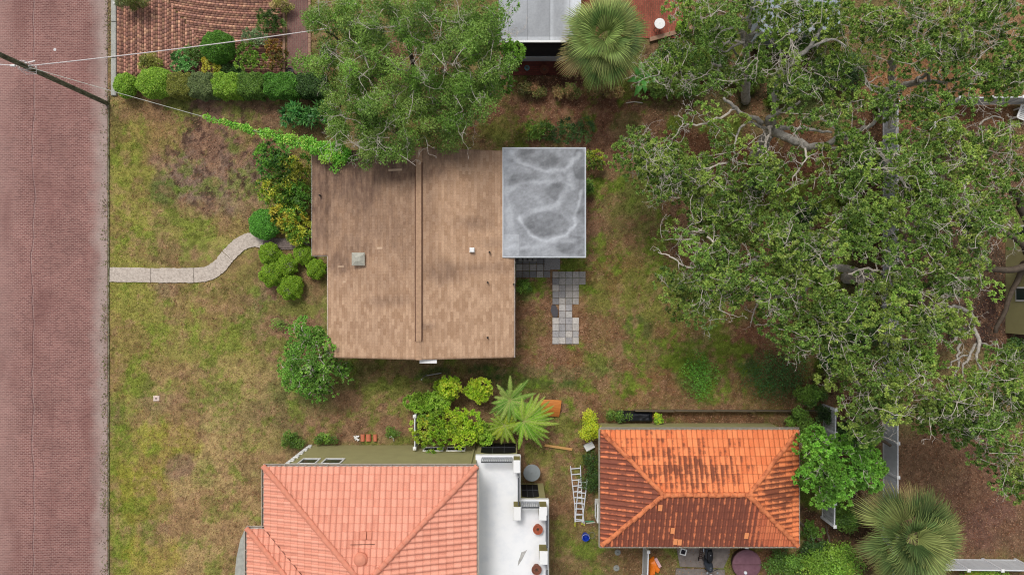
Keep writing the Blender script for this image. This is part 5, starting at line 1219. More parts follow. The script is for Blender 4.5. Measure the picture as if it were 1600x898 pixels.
# fine-leaved tree over the house's upper side
FINE = [lin(86, 114, 48), lin(98, 126, 54), lin(72, 100, 42), lin(108, 132, 62), lin(80, 118, 40)]
tree("tree", "large fine leaved grey green tree overhanging the brown shingle roof",
     [(655, 158, 0, .34), (652, 145, 1.5, .3), (648, 130, 3, .25)],
     [[(648, 130, 3, .2), (630, 170, 4, .14), (620, 210, 4.6, .08)], [(648, 130, 3, .2), (600, 100, 4.6, .14), (540, 70, 5.6, .08), (510, 50, 6, .05)], [(648, 130, 3, .18), (690, 90, 4.8, .13), (740, 50, 6, .08)], [(648, 130, 3, .16), (640, 80, 5, .12), (620, 20, 6.4, .08)], [(690, 110, 4, .12), (740, 130, 5, .08), (780, 120, 5.6, .05)], [(640, 150, 3.6, .1), (690, 185, 4.4, .07), (730, 200, 4.8, .04)], [(610, 110, 4.4, .1), (560, 130, 5, .08), (530, 170, 5, .05)]],
     [(520, 30, 46, 32, 5.8), (500, 85, 34, 32, 5.4, .8), (560, 90, 50, 46, 6.2, 1.1), (590, 25, 50, 34, 6.8, 1.), (660, 20, 50, 30, 7, .9), (640, 85, 54, 44, 6.8, 1.), (710, 60, 44, 42, 6.8, 1.), (750, 30, 36, 34, 6.2), (770, 90, 32, 40, 5.8, .9), (545, 150, 42, 30, 5.4, 1.), (600, 160, 44, 36, 5.6, .95), (660, 150, 42, 28, 5.4, .75), (715, 130, 46, 30, 5.8), (750, 160, 30, 24, 5, .85), (560, 200, 38, 26, 4.8), (610, 215, 44, 30, 5, 1.1), (650, 195, 34, 26, 4.8, .7), (705, 190, 44, 26, 5, .95), (590, 245, 34, 14, 4.6, .7), (620, 240, 26, 14, 4.6, .7), (690, 218, 18, 8, 4.4, .5)],
     FINE, 201, r=.46, dens=2.7, per=480, ln=.054, wd=.021, gap=.26, twigs=130, twl=1.1, leafkw=dict(flat=.7, clumpvar=.22), bark=BARKD)
tree("tree", "bright green leafy tree between the fine leaved tree and the grey flat roof",
     [(790, 110, 0, .12), (790, 95, 2.5, .09), (788, 80, 4, .06)], [[(790, 95, 2.5, .06), (783, 115, 3.4, .04)], [(788, 80, 4, .05), (782, 45, 4.6, .03)]], [(792, 80, 18, 26, 4.6, 1.2), (782, 120, 22, 22, 3.8, 1.2), (778, 42, 22, 18, 5), (790, 20, 14, 20, 4.6, .8)],
     [lin(84, 122, 40), lin(104, 146, 48), lin(66, 100, 36)], 202, r=.4, per=240, ln=.06, wd=.026, gap=.15, twigs=1)

# ---- shrubs, one function
def shrub(name, label, cx, cy, rx, ry, h, pal, seed, leaf=.05, wd=.022, n=2600, cat="shrub", group=None, flat=1.0, lumps=7, round_=False, star=0, stems=True, kw={}, bark=None, sq=False, lumpy=.05):
    g = np.random.default_rng(seed); base = G(cx, cy, 0) if True else None
    k = (H - h * .7) / H; c = G(cx, cy, h * .6); X_, Y_ = S(rx, h * .6), S(ry, h * .6)
    t = thing(name, label, cat, (0, 0, 0), 0, group)
    if round_:     # clipped: leaves over an even dome
        m = n; d = unit(g.normal(0, 1, (m, 3)) + np.array([0, 0, .45])); d[:, 2] = np.abs(d[:, 2]) * g.choice([1, 1, 1, -.4], m)
        d = d / ((np.abs(d) ** 5).sum(1, keepdims=True) ** .2) if sq else d
        lump = 1 + lumpy * np.sin(d[:, 0] * 6 + seed) * np.cos(d[:, 1] * 5 + d[:, 2] * 3) + lumpy * .6 * np.sin(d[:, 0] * 11 + 2 * seed + d[:, 1] * 9) - .12 * g.random(m) ** 2
        P = np.array([c.x, c.y, h * .45]) + d * lump[:, None] * np.array([X_, Y_, h * .55])
        pads = np.concatenate([P, np.full((m, 1), leaf * 1.2)], 1)
        V, Q, C = leafset(pads, 1, leaf, wd, pal, g, clumpvar=.18, hue=.2)
    else:
        pads = []
        for i in range(lumps):
            th = 2.4 * i + g.uniform(0, .6); q = math.sqrt((i + .3) / lumps) * .72
            r = (X_ + Y_) / 2 * g.uniform(.30, .5)
            pads.append((c.x + X_ * q * math.cos(th), c.y + Y_ * q * math.sin(th), h * g.uniform(.55, 1.0) * (1 - q * .35), r))
        V, Q, C = leafset(pads, n / lumps, leaf, wd, pal, g, flat=flat * .8, star=star, **kw)
    V[:, 2] = np.maximum(V[:, 2], .02)
    if stems:
        mb = MB()
        for i in range(5):
            p = np.array(pads[g.integers(0, len(pads))][:3]); mb.tube([(c.x + g.normal(0, .05), c.y + g.normal(0, .05), 0), tuple((p + np.array([c.x, c.y, 0])) / 2), tuple(p * np.array([1, 1, .95]))], [.03, .02, .012], 5)
        mb.build("stem", bark or BARKD, t)
    npmesh("foliage", V, Q, C, LEAF, t); return t
BR = [lin(110, 146, 46), lin(92, 130, 40), lin(128, 160, 60)]; MD = [lin(78, 110, 42), lin(62, 92, 38), lin(94, 124, 48)]; DKG = [lin(52, 80, 38), lin(42, 66, 34), lin(68, 94, 46)]
LIME = [lin(140, 172, 44), lin(120, 156, 38), lin(160, 184, 60), lin(98, 138, 36)]; YEL = [lin(196, 182, 70), lin(168, 160, 60), lin(140, 146, 52)]; GRG = [lin(90, 108, 66), lin(74, 92, 56), lin(110, 124, 80)]
OLV = [lin(104, 112, 48), lin(86, 96, 42), lin(124, 128, 60)]
HG = "clipped hedge along the upper garden boundary"
# clipped balls and hedge sections at the upper left
shrub("round_shrub", "small clipped light green ball shrub at the road end of the hedge", 195, 133, 17, 19, 1.2, BR, 301, .035, .016, 3600, round_=True)
shrub("round_shrub", "large clipped bright green dome shrub next to the road end ball", 241, 129, 29, 24, 1.4, BR, 302, .035, .016, 7500, round_=True)
for i, (cx, rx, pal, lb) in enumerate(((284, 20, OLV, "olive clipped hedge section beside the large bright dome shrub"), (318, 22, GRG, "grey green clipped hedge section below the yellow bush"), (356, 24, BR, "bright clipped hedge section left of centre in the boundary hedge"),
                                       (394, 22, MD, "mid green clipped hedge section between bright and deep green ones"), (442, 30, [lin(70, 116, 40), lin(58, 100, 36), lin(84, 128, 46)], "deep green rounded hedge section in front of the narrow brick walk"), (488, 24, DKG, "dark mottled hedge section tucked under the fine leaved tree"))):
    shrub("hedge_shrub", lb, cx, 134, rx * .92, 17.5, 1.3, pal, 310 + i, leaf=.035, wd=.016, n=6500, cat="hedge", group=HG, round_=True, sq=True, lumpy=.07)
shrub("round_shrub", "dark green round clipped shrub standing highest beside the brick driveway", 339, 73, 26, 25, 1.7, [lin(70, 112, 34), lin(54, 92, 32), lin(82, 124, 40)], 320, .035, .015, 6500, round_=True)
shrub("shrub", "olive brown bush at the driveway's lower corner", 236, 99, 24, 15, .8, OLV, 321, .05, .022, 2600)
shrub("shrub", "pale green fleshy bush below the driveway", 287, 98, 22, 17, .9, [lin(104, 150, 84), lin(80, 126, 66), lin(70, 108, 56)], 322, .07, .03, 1900, star=14)
shrub("shrub", "golden yellow variegated bush behind the hedge", 331, 104, 19, 12, .9, YEL, 323, .05, .024, 1900, star=14)
shrub("shrub", "glossy mid green bush right of the golden bush", 391, 92, 26, 24, 1.2, [lin(96, 130, 50), lin(76, 108, 40), lin(112, 142, 56)], 324, .06, .028, 3200, star=16)
shrub("shrub", "silvery leaved plant at the driveway edge by the overhead cable", 398, 60, 24, 12, .8, [lin(126, 148, 112), lin(96, 120, 80), lin(84, 110, 62)], 325, .08, .02, 1400, star=10)
shrub("shrub", "spiky dark green bush at the driveway's upper right corner", 422, 34, 20, 20, 1.1, DKG + MD, 326, .09, .014, 2600, star=12)
shrub("shrub", "reddish and yellow mottled bush beside the narrow brick walk", 431, 88, 18, 26, .9, [lin(120, 110, 46), lin(84, 84, 40), lin(140, 96, 52), lin(60, 72, 36)], 327, .06, .026, 2400, star=12)
shrub("shrub", "low dark bush between the round shrub and glossy bush", 305, 84, 24, 14, .8, MD, 328, .045, .02, 2400)
shrub("shrub", "dark filler bush directly under the highest round shrub", 362, 108, 26, 12, .7, DKG, 329, .045, .02, 2200)
shrub("shrub", "soft feathery green shrub hanging over the drive at the top edge", 205, 2, 27, 16, 1.3, GRG + OLV, 330, .11, .010, 3600, kw=dict(droop=.5))
shrub("shrub", "pale twiggy bush beside the walk at the top edge", 440, 8, 22, 14, 1.0, OLV + [lin(150, 130, 96)], 331, .05, .02, 1600)
# foundation planting in front of the house
CROT = [lin(150, 150, 50), lin(82, 118, 38), lin(66, 104, 36), lin(150, 134, 50), lin(60, 98, 36), lin(60, 94, 34), lin(108, 132, 42)]
for i, (cx, cy, rx, ry, h, pal, lb) in enumerate(((428, 248, 26, 26, 1.3, [lin(76, 122, 54), lin(96, 140, 50), lin(60, 98, 44)], "broad leaved green bush left of the croton hedge"), (462, 268, 26, 24, 1.6, CROT[:3] + CROT[4:6], "yellow green croton nearest the roof's upper left corner"),
        (436, 300, 24, 24, 1.4, CROT, "orange tinged croton on the garden side of the planting"), (468, 312, 20, 28, 1.6, CROT[1:3] + [lin(70, 110, 40)], "greener croton against the house wall, mid row"), (452, 340, 26, 22, 1.3, CROT[:4], "brightest yellow croton above the old path"),
        (470, 364, 20, 18, 1.2, CROT[:3], "small yellow croton overhanging the old path by the roof"))):
    shrub("croton", lb, cx - 3, cy, rx * 1.2, ry * 1.15, h, pal, 340 + i, leaf=.10, wd=.028, n=2300, star=16, lumps=10, group="crotons in front of the house", kw=dict(hue=.2, clumpvar=.3))
shrub("round_shrub", "rounded emerald bush at the bend of the concrete path", 413, 350, 24, 23, 1.1, [lin(74, 130, 44), lin(58, 108, 36), lin(90, 144, 52)], 350, .05, .016, 6000, round_=True)
for i, (cx, cy, r, lb) in enumerate(((421, 396, 16.5, "clipped ball shrub closest to the path end"), (474, 398, 15, "clipped ball shrub touching the house roof corner"), (494, 420, 15.5, "clipped ball shrub beside the wall, rightmost of the cluster"), (448, 414, 17, "clipped ball shrub in the middle of the cluster, brown topped"),
        (424, 428, 19, "largest clipped ball shrub, leftmost in the cluster"), (454, 449, 18.5, "lowest clipped ball shrub with grey bare twigs on top"))):
    t_ = shrub("ball_shrub", lb, cx, cy, r, r, .95, [lin(104, 138, 34), lin(82, 118, 30), lin(122, 150, 42)], 360 + i, .024, .012, 5200, round_=True, lumpy=.13, group="clipped ball shrubs by the front path")
    g = np.random.default_rng(700 + i); mb = MB(); c = G(cx, cy, .8)
    for q in range(26):
        a_, rr = g.uniform(0, 6.28), g.uniform(0, .22); ox, oy = (.15 * math.cos(i * 2.1), .15 * math.sin(i * 2.1)); x_, y_ = c.x + ox + rr * math.cos(a_), c.y + oy + rr * math.sin(a_)
        mb.tube([(x_, y_, .8), (x_ + g.normal(0, .05), y_ + g.normal(0, .05), .985 + g.uniform(0, .03))], .009, 4)
    if i != 2: mb.build("bare_twigs", mat("bare_twig", lin(150, 144, 128), .9), t_)
tree("tree", "airy light green young tree at the house's lower left corner", [(500, 560, 0, .07), (497, 561, 1.0, .06), (494, 562, 1.8, .05)], [[(494, 562, 1.8, .04), (470, 575, 2.2, .02)], [(494, 562, 1.6, .04), (485, 530, 2.3, .02)], [(494, 562, 1.7, .04), (515, 590, 2.2, .02)]],
     [(490, 550, 36, 34, 2.2, 1), (470, 590, 26, 22, 1.6, .9), (510, 585, 34, 24, 1.8, .9), (478, 520, 22, 18, 1.8, .8), (455, 560, 20, 24, 1.5, .7), (500, 610, 22, 12, 1.2, .6)], [lin(92, 134, 54), lin(78, 118, 46), lin(108, 146, 62)], 370, r=.28, dens=4.2, per=240, ln=.05, wd=.022, gap=.24, gs=.7, twigs=3, twl=.5, leafkw=dict(star=14, hue=.2))
shrub("shrub", "low sprawling light green weed left of the airy young tree", 436, 506, 20, 12, .5, [lin(104, 136, 60), lin(90, 120, 50)], 371, .035, .016, 700)
shrub("shrub", "small arching shrub between the young tree and roof edge", 536, 574, 20, 12, .8, MD, 372, .04, .018, 1500)
shrub("philodendron", "deep green split leaf plant under the vine covered cable", 462, 182, 24, 16, 1.0, [lin(60, 112, 56), lin(46, 90, 44), lin(84, 132, 62)], 373, .2, .045, 420, star=7, lumps=6, cat="plant")
shrub("philodendron", "second split leaf plant close to the tree trunk side", 500, 180, 24, 20, 1.1, [lin(52, 96, 44), lin(40, 76, 38), lin(84, 132, 62)], 374, .2, .045, 420, star=7, lumps=6, cat="plant")
# plants behind the house
for i, (cx, cy, rx, ry, pal, lb) in enumerate(((826, 206, 20, 15, MD + [lin(130, 130, 60)], "yellowish low plant above the flat roof's left half"), (850, 204, 16, 14, MD, "small green plant second in the row above the flat roof"), (880, 205, 22, 18, DKG, "darkest green plant third in the row above the flat roof"), (912, 203, 20, 22, DKG, "dark bluish plant at the right end of the row above the flat roof"))):
    shrub("plant", lb, cx, cy, rx, ry, .8, pal, 380 + i, .12, .02, 700, star=9, lumps=5, cat="plant", group="low plants above the flat roof")
shrub("shrub", "yellow tipped glossy shrub at the flat roof's upper right corner", 928, 252, 17, 18, 1.2, [lin(150, 160, 48), lin(92, 116, 40), lin(70, 92, 38)], 385, .07, .03, 1300, star=12)
shrub("shrub", "narrow dark green shrub along the flat roof's right wall", 921, 292, 7, 16, 1.2, MD, 386, .05, .024, 900)
shrub("shrub", "small dark weed clump by the pavers under the brown roof edge", 819, 448, 13, 15, .5, MD, 387, .05, .02, 1200)
shrub("weeds", "tall bright green weeds near the lower boundary", 1092, 588, 26, 44, .7, [lin(84, 134, 48), lin(70, 116, 42)], 388, .07, .018, 1500, lumps=14, cat="plant", flat=.7)
shrub("weeds", "wide dark green weed patch in the lower right of the back garden", 1215, 588, 62, 40, .7, [lin(54, 92, 44), lin(44, 78, 38), lin(66, 104, 52)], 389, .06, .018, 3600, lumps=34, cat="plant", flat=.6, stems=False)
shrub("shrub", "brown twiggy shrub in the lower right corner of the garden", 1300, 600, 22, 30, .9, [lin(96, 80, 50), lin(78, 82, 42), lin(60, 52, 36)], 390, .05, .015, 1600)
# undergrowth above
for i, (cx, cy, rx, ry, h, pal, lb) in enumerate(((1050, 84, 40, 22, 1.4, DKG + [lin(80, 108, 48)], "dense dark green bush below the sleeper edging"), (1020, 112, 28, 20, 1.2, MD, "green bush right of the palm skirt"), (1075, 140, 34, 14, 1.2, MD, "bush along the upper boundary right of the banana plant"),
        (1120, 105, 26, 22, 1.1, DKG, "deep green bush under the upright oak"), (1290, 118, 34, 30, 1.6, DKG, "darkest bush between the two upper oaks"), (1065, 42, 12, 9, .6, BR, "bright potted plant at the patio's right edge"), (830, 140, 30, 10, .7, [lin(110, 116, 66), lin(150, 110, 84), lin(84, 96, 48)], "reddish twiggy bush below the terracotta pot"),
        (885, 143, 30, 9, .8, [lin(110, 128, 64), lin(140, 108, 80), lin(90, 106, 50)], "pale twiggy bush below the palm's left fronds"), (945, 143, 34, 9, .8, [lin(110, 126, 60), lin(130, 104, 74), lin(84, 102, 46)], "pale twiggy bush straight below the palm"), (1215, 150, 20, 12, 1., MD, "small bush at the foot of the upright oak"))):
    shrub("shrub", lb, cx, cy, rx, ry, h, pal, 400 + i, .055, .024, 2600)
for i, (cx, cy, rx, ry, h, pal, lb) in enumerate(((1170, 118, 30, 26, 1.6, MD, "leafy understorey bush left of the darkest oak hollow"), (1235, 130, 34, 24, 1.5, DKG, "understorey bush between the two upper oak trunks"), (1250, 60, 34, 30, 1.6, MD, "understorey bush below the blue grey shed roof"),
        (1120, 50, 34, 28, 1.5, MD, "understorey bush right of the round white table's patio"), (1330, 110, 30, 34, 1.6, DKG, "understorey bush left of the upper corner oak trunk"), (1350, 250, 26, 40, 1.5, DKG, "shaded bush along the long fence's upper stretch"), (1345, 350, 24, 40, 1.5, MD, "shaded bush along the long fence's middle stretch"),
        (1345, 520, 26, 44, 1.5, DKG, "shaded bush along the long fence's lower stretch"), (1150, 330, 40, 34, 1.2, MD, "bush on the leaf litter beside the stepping stones"), (1190, 285, 30, 22, 1.3, DKG, "dark bush just below the pale oak's trunk"), (1260, 330, 30, 24, 1.3, DKG, "bush between stepping stones and the long fence"))):
    shrub("shrub", lb, cx, cy, rx, ry, h, pal, 600 + i, leaf=.055, wd=.026, n=4200, lumps=10)
for i, (cx, cy, rx, ry, h, pal, lb) in enumerate(((1030, 136, 34, 16, 1.3, MD, "bush right of the banana plant near the boundary"), (1100, 80, 30, 26, 1.4, MD, "low bush between the timber edging and upright oak"), (1300, 560, 24, 34, 1.4, DKG, "dark bush in the garden's lower right corner, upper part"), (1270, 616, 28, 18, 1.1, MD, "bush above the garage's right end by the boundary boards"),
        (1590, 545, 16, 26, 1.4, DKG, "dark bush at the right edge below the olive wall"), (1330, 680, 26, 24, 1.4, DKG, "dark bush under the fallen branch"), (1275, 860, 24, 20, 1.1, DKG, "dark bush between garage and bright bottom bush"))):
    shrub("shrub", lb, cx, cy, rx, ry, h, pal, 640 + i, leaf=.055, wd=.026, n=3800, lumps=10)
# banana-like plant
g = np.random.default_rng(55); t_ = thing("banana_plant", "pale green paddle leaved banana plant under the palm's right side", "plant", G(1000, 132)); mb = MB()
mb.tube([(0, 0, 0), (0, 0, .9)], [.06, .04], 6); mb.build("stem", mat("banana_stem", lin(110, 140, 70), .7), t_); mb = MB()
for k in range(9):
    a_ = k * 2.4; L = g.uniform(.7, 1.1); d = Vector((math.cos(a_), math.sin(a_), 0)); sx_ = Vector((-d.y, d.x, 0)); prev = None
    P = [Vector((0, 0, .85)) + d * L * q + Vector((0, 0, .35 * math.sin(q * 2.6))) for q in np.linspace(0, 1, 8)]; W = [.02, .08, .13, .15, .15, .13, .08, .01]
    vs = []; c_ = lin(96, 166, 72) if k % 3 else lin(140, 180, 96)
    for p, w_ in zip(P, W): vs += [p - sx_ * w_ + Vector((0, 0, .03)), p, p + sx_ * w_ + Vector((0, 0, .03))]
    fs = []
    for q in range(7): fs += [(q * 3, q * 3 + 1, q * 3 + 4, q * 3 + 3), (q * 3 + 1, q * 3 + 2, q * 3 + 5, q * 3 + 4)]
    mb.add(vs, fs, c_)
mb.build("leaf", LEAF, t_)
# lime plants beside the two-storey house
for i, (cx, cy, rx, ry, h, pal, lb) in enumerate(((702, 606, 17, 17, 2.0, LIME, "lime shrub standing alone nearest the grey service post"), (748, 610, 18, 18, 2.0, LIME, "lime shrub directly left of the spiky palm like plant"), (655, 628, 18, 13, 1.4, BR, "small bright shrub at the left end of the lime shrubs"), (682, 626, 22, 16, 1.4, BR, "mid green shrub just below the isolated lime one"),
        (680, 668, 30, 32, 2.3, LIME + BR, "tall lime shrub against the wall beside the short fence panel"), (725, 668, 24, 30, 2.4, LIME, "roundest lime shrub covering the second ground floor window"), (757, 676, 16, 18, 1.7, BR, "smaller shrub between the lime shrub and arched porch opening"))):
    shrub("lime_shrub", lb, cx, cy, rx * 1.18, ry * 1.15, h, pal, 420 + i, leaf=.075, wd=.034, n=4200, star=24, lumps=10, group="lime green shrubs beside the two storey house")
shrub("shrub", "chartreuse bush beside the orange roofed garage's upper left corner", 922, 666, 19, 26, 1.6, [lin(170, 186, 44), lin(146, 168, 40), lin(120, 148, 40)], 430, .045, .02, 4200)
shrub("shrub", "dark ivy like strip along the garage's left wall", 926, 742, 12, 44, .6, DKG + [lin(80, 104, 44)], 431, .05, .022, 2400, stems=False)
shrub("shrub", "yellow flowered weed at the black tarpaulin's right end", 1028, 654, 9, 10, .7, [lin(150, 176, 40), lin(100, 140, 44)], 432, .05, .024, 700)
shrub("shrub", "thin green weeds above the black tarpaulin", 966, 650, 26, 10, .6, MD, 433, .05, .02, 900)
shrub("shrub", "green creeping bush by the garage's upper right corner", 1250, 655, 24, 18, 1.2, MD, 434, .05, .024, 2400)
shrub("shrub", "dark bush at the left foot of the salmon roofed house", 455, 688, 22, 14, .9, MD, 435, .045, .02, 2400)
shrub("shrub", "low ground hugging bush along the olive wall", 508, 686, 26, 6, .5, MD, 436, .045, .02, 1500)
shrub("weeds", "small weed tuft by the wall beside the roof tile stack", 612, 676, 14, 10, .3, MD, 437, .04, .016, 800, stems=False, cat="plant")
# trees and shrubs right of the garage
tree("tree", "bright broad leaved tree over the mildewed fence right of the garage", [(1268, 712, 0, .12), (1276, 716, 1.5, .11), (1290, 720, 2.8, .09)], [[(1290, 720, 2.8, .07), (1320, 700, 3.6, .05), (1340, 700, 4, .03)], [(1290, 720, 2.8, .07), (1300, 750, 3.6, .05), (1310, 770, 4, .03)]],
     [(1270, 690, 22, 18, 3.4, 1), (1275, 735, 26, 26, 3.4, 1), (1285, 708, 28, 26, 3.8, 1.2), (1330, 720, 42, 38, 4.2, 1.2), (1300, 755, 40, 32, 4, 1.2), (1350, 740, 28, 26, 3.8), (1290, 680, 26, 14, 3.6, .8)], [lin(86, 132, 46), lin(72, 116, 40), lin(100, 142, 52)], 440, r=.36, dens=2.4, per=230, ln=.075, wd=.036, gap=.16, twigs=6, leafkw=dict(star=14))
shrub("shrub", "spreading bright bush at the bottom edge right of the maroon cover", 1300, 880, 52, 30, 1.8, [lin(104, 142, 50), lin(88, 124, 44), lin(122, 152, 58)], 441, .065, .028, 9000, lumps=18)
shrub("shrub", "mid green bush between the maroon cover and bright bottom bush", 1225, 880, 34, 26, 1.3, MD, 442, .06, .028, 4500, lumps=12)
shrub("shrub", "bush under the mildewed fence's lower end", 1322, 810, 22, 26, 1.4, MD, 443, .055, .024, 3200)
shrub("shrub", "small bush at the garage's right wall", 1268, 828, 16, 14, .8, MD, 444, .06, .03, 1200, star=10)
shrub("shrub", "shrub in deep shade between the two fences", 1345, 690, 26, 40, 2.0, DKG, 445, .05, .022, 4200, lumps=12)
shrub("shrub", "dark bush behind the garage's right end", 1288, 650, 18, 16, 1.2, DKG, 446, .05, .022, 1800)
shrub("shrub", "bright strip of bushes below the lower right fence", 1540, 899, 50, 8, .9, BR, 447, .05, .022, 2600)
shrub("shrub", "gold green bush in the lower right corner's left part", 1520, 895, 14, 8, .9, YEL, 448, .05, .022, 900)

# ---- fan palms
def fan_palm(label, cx, cy, zc, R_, seed, base_px, pal, nf=46):
    g = np.random.default_rng(seed); c = G(cx, cy, zc); b = G(*base_px, 0); t = thing("palm_tree", label, "palm", (0, 0, 0), 0)
    mb = MB(); n = 10; mb.tube([tuple(b + (c - b) * (i / n) + Vector((0, 0, 0))) for i in range(n + 1)], [.2 + .02 * (i % 2) for i in range(n + 1)], 12); mb.build("trunk", BARKD, t, smooth=False)
    V = []; Q = []; C = []; st = MB()
    for i in range(nf):
        az = i * 2.39996 + g.normal(0, .15); el = .95 - 1.35 * (i / nf) ** .8 + g.normal(0, .08); Lp = R_ * (.10 + .42 * (i / nf) ** .6) * g.uniform(.8, 1.2)
        d = np.array([math.cos(az) * math.cos(el), math.sin(az) * math.cos(el), math.sin(el)]); hub = np.array(c) + d * Lp + np.array([0, 0, -.12 * (i / nf)])
        st.tube([tuple(c), tuple((np.array(c) + hub) / 2 + np.array([0, 0, .06])), tuple(hub)], [.022, .016, .012], 4, cap=False)
        side = unit(np.cross(d, [0, 0, 1])); nrm = np.cross(side, d); nl = 30; col = np.array(pal[g.integers(0, len(pal))]) * g.uniform(.62, 1.35)
        if i > nf * .88: col = np.array(lin(150, 134, 92))
        for j in range(nl):
            a_ = (j / (nl - 1) - .5) * 2 * R(82); L = R_ * g.uniform(.46, .54) * (1 - .15 * abs(a_) / R(82)); ld = d * math.cos(a_) + side * math.sin(a_)
            # costapalmate: the leaf keels downward at the middle and its tips droop
            ld = unit(ld + nrm * (.45 * abs(math.sin(a_)))); ls = unit(ld * .55 + d * .45); dr = np.array([0, 0, -1.0]); w_ = .030
            p0 = hub; p1 = hub + ld * L * .45 + nrm * .01; p2 = hub + ld * L * .45 + ls * L * .35 + dr * L * .05; p3 = hub + ld * L * .45 + ls * L * .6 + dr * L * g.uniform(.08, .30)
            s = unit(np.cross(ld, nrm)) * w_; o = len(V)
            V += [p0 - s * .3, p0 + s * .3, p1 - s, p1 + s, p2 - s * .6, p2 + s * .6, p3 - s * .12, p3 + s * .12]; Q += [(o, o + 1, o + 3, o + 2), (o + 2, o + 3, o + 5, o + 4), (o + 4, o + 5, o + 7, o + 6)]
            lc = col * (g.uniform(.9, 1.5) if j % 2 else g.uniform(.5, .9)); tip = lc * .6 + np.array(lin(176, 170, 96)) * .4; C += [lc] * 4 + [lc * .8 + tip * .2] * 2 + [tip] * 2  # alternate bright and dark leaflets paint in the fold's light and shade
    st.build("petioles", mat("petiole", lin(150, 156, 92), .6), t); npmesh("fronds", np.array(V), np.array(Q), np.array(C), LEAFM, t)
    mb = MB()
    for i in range(26):    # hanging dead skirt and flower stalks
        a_ = g.uniform(0, 6.28); L = R_ * g.uniform(.3, .6); p1 = c + Vector((math.cos(a_) * L * .6, math.sin(a_) * L * .6, .05)); p2 = c + Vector((math.cos(a_) * L, math.sin(a_) * L, -.7)); mb.tube([tuple(c), tuple(p1), tuple(p2)], [.015, .012, .006], 4)
    mb.build("dead_stalks", mat("dead_frond", lin(150, 130, 108), .9, noise=.3), t); return t
PAL1 = [lin(126, 148, 80), lin(104, 132, 68), lin(146, 160, 92), lin(92, 120, 62)]
fan_palm("tall fan palm between the grey flat roof and the white round table", 945, 58, 4.6, 2.4, 501, (928, 104), PAL1, 34)
fan_palm("leaning fan palm by the lower right fence junction", 1424, 838, 4.4, 2.8, 502, (1340, 790), [lin(112, 134, 76), lin(96, 120, 66), lin(136, 146, 84), lin(84, 108, 60)], 36)
# spiky frond plant by the white deck
def frond_plant(name, label, cx, cy, h, fronds, pal, seed):
    g = np.random.default_rng(seed); c = np.array(G(cx, cy, h)); b = G(cx + (800 - cx) * .02, cy - 6, 0); t = thing(name, label, "plant", (0, 0, 0)); mb = MB(); mb.tube([tuple(b), tuple(c)], [.07, .05], 7); mb.build("stem", BARKD, t)
    V = []; Q = []; C = []; st = MB()
    for px_, py_, dz in fronds:
        e = np.array(G(px_, py_, h + dz)); L = np.linalg.norm(e - c); n = int(L / .028); pm = (c + e) / 2 + np.array([0, 0, .18 * L])
        pts = [(1 - q) ** 2 * c + 2 * q * (1 - q) * pm + q * q * e for q in np.linspace(0, 1, n + 1)]; st.tube([tuple(p) for p in pts[::4]], .014, 4, cap=False)
        col = np.array(pal[g.integers(0, len(pal))])
        for i in range(2, n):
            d = unit(pts[i] - pts[i - 1]); sd_ = unit(np.cross(d, [0, 0, 1])); w_ = .17 * math.sin(math.pi * min(1, .12 + .88 * i / n)) ** .6 * g.uniform(.8, 1.1)
            for s in (-1, 1):
                q = unit(sd_ * s + d * .55 + np.array([0, 0, g.uniform(-.25, .1)])) * w_; o = len(V); V += [pts[i] - d * .012, pts[i] + q * .6 - d * .012, pts[i] + q, pts[i] + d * .016]; Q.append((o, o + 1, o + 2, o + 3)); C += [col * g.uniform(.75, 1.3)] * 4
    st.build("midribs", mat("petiole", (0, 0, 0)), t); npmesh("fronds", np.array(V), np.array(Q), np.array(C), LEAFM, t); return t
g = np.random.default_rng(9)
fr = [(797, 586, .3), (776, 600, .2), (826, 592, .3), (816, 598, .1), (770, 630, .0), (838, 614, .1), (840, 640, .0), (780, 660, -.1), (764, 646, -.1), (815, 655, .1)]
frond_plant("cycad", "spiky upright frond plant with a starry top beside the lime shrubs", 797, 624, 1.6, fr + [(797 + 30 * math.cos(a_), 634 + 26 * math.sin(a_), g.uniform(-.2, .1)) for a_ in np.linspace(0, 6.2, 16)], [lin(128, 168, 70), lin(104, 148, 56), lin(150, 176, 84)], 511)
fr = [(830 + r_ * math.cos(a_), 660 + r_ * 1.05 * math.sin(a_), g.uniform(-.3, .2)) for a_, r_ in zip(np.linspace(-2.6, 2.9, 26), g.uniform(24, 46, 26))]
frond_plant("tree_fern", "feathery lime fern like plant just above the white roof deck corner", 818, 658, 1.9, fr, [lin(136, 180, 56), lin(112, 160, 48), lin(158, 186, 72)], 512)
fr = [(790 + r_ * math.cos(a_), 664 + r_ * math.sin(a_), g.uniform(-.3, .2)) for a_, r_ in zip(np.linspace(0, 6.1, 18), g.uniform(18, 34, 18))]
frond_plant("fern", "yellowish ferny plant between the cycad and the porch opening", 788, 664, 1.5, fr, [lin(156, 176, 52), lin(128, 158, 48)], 513)

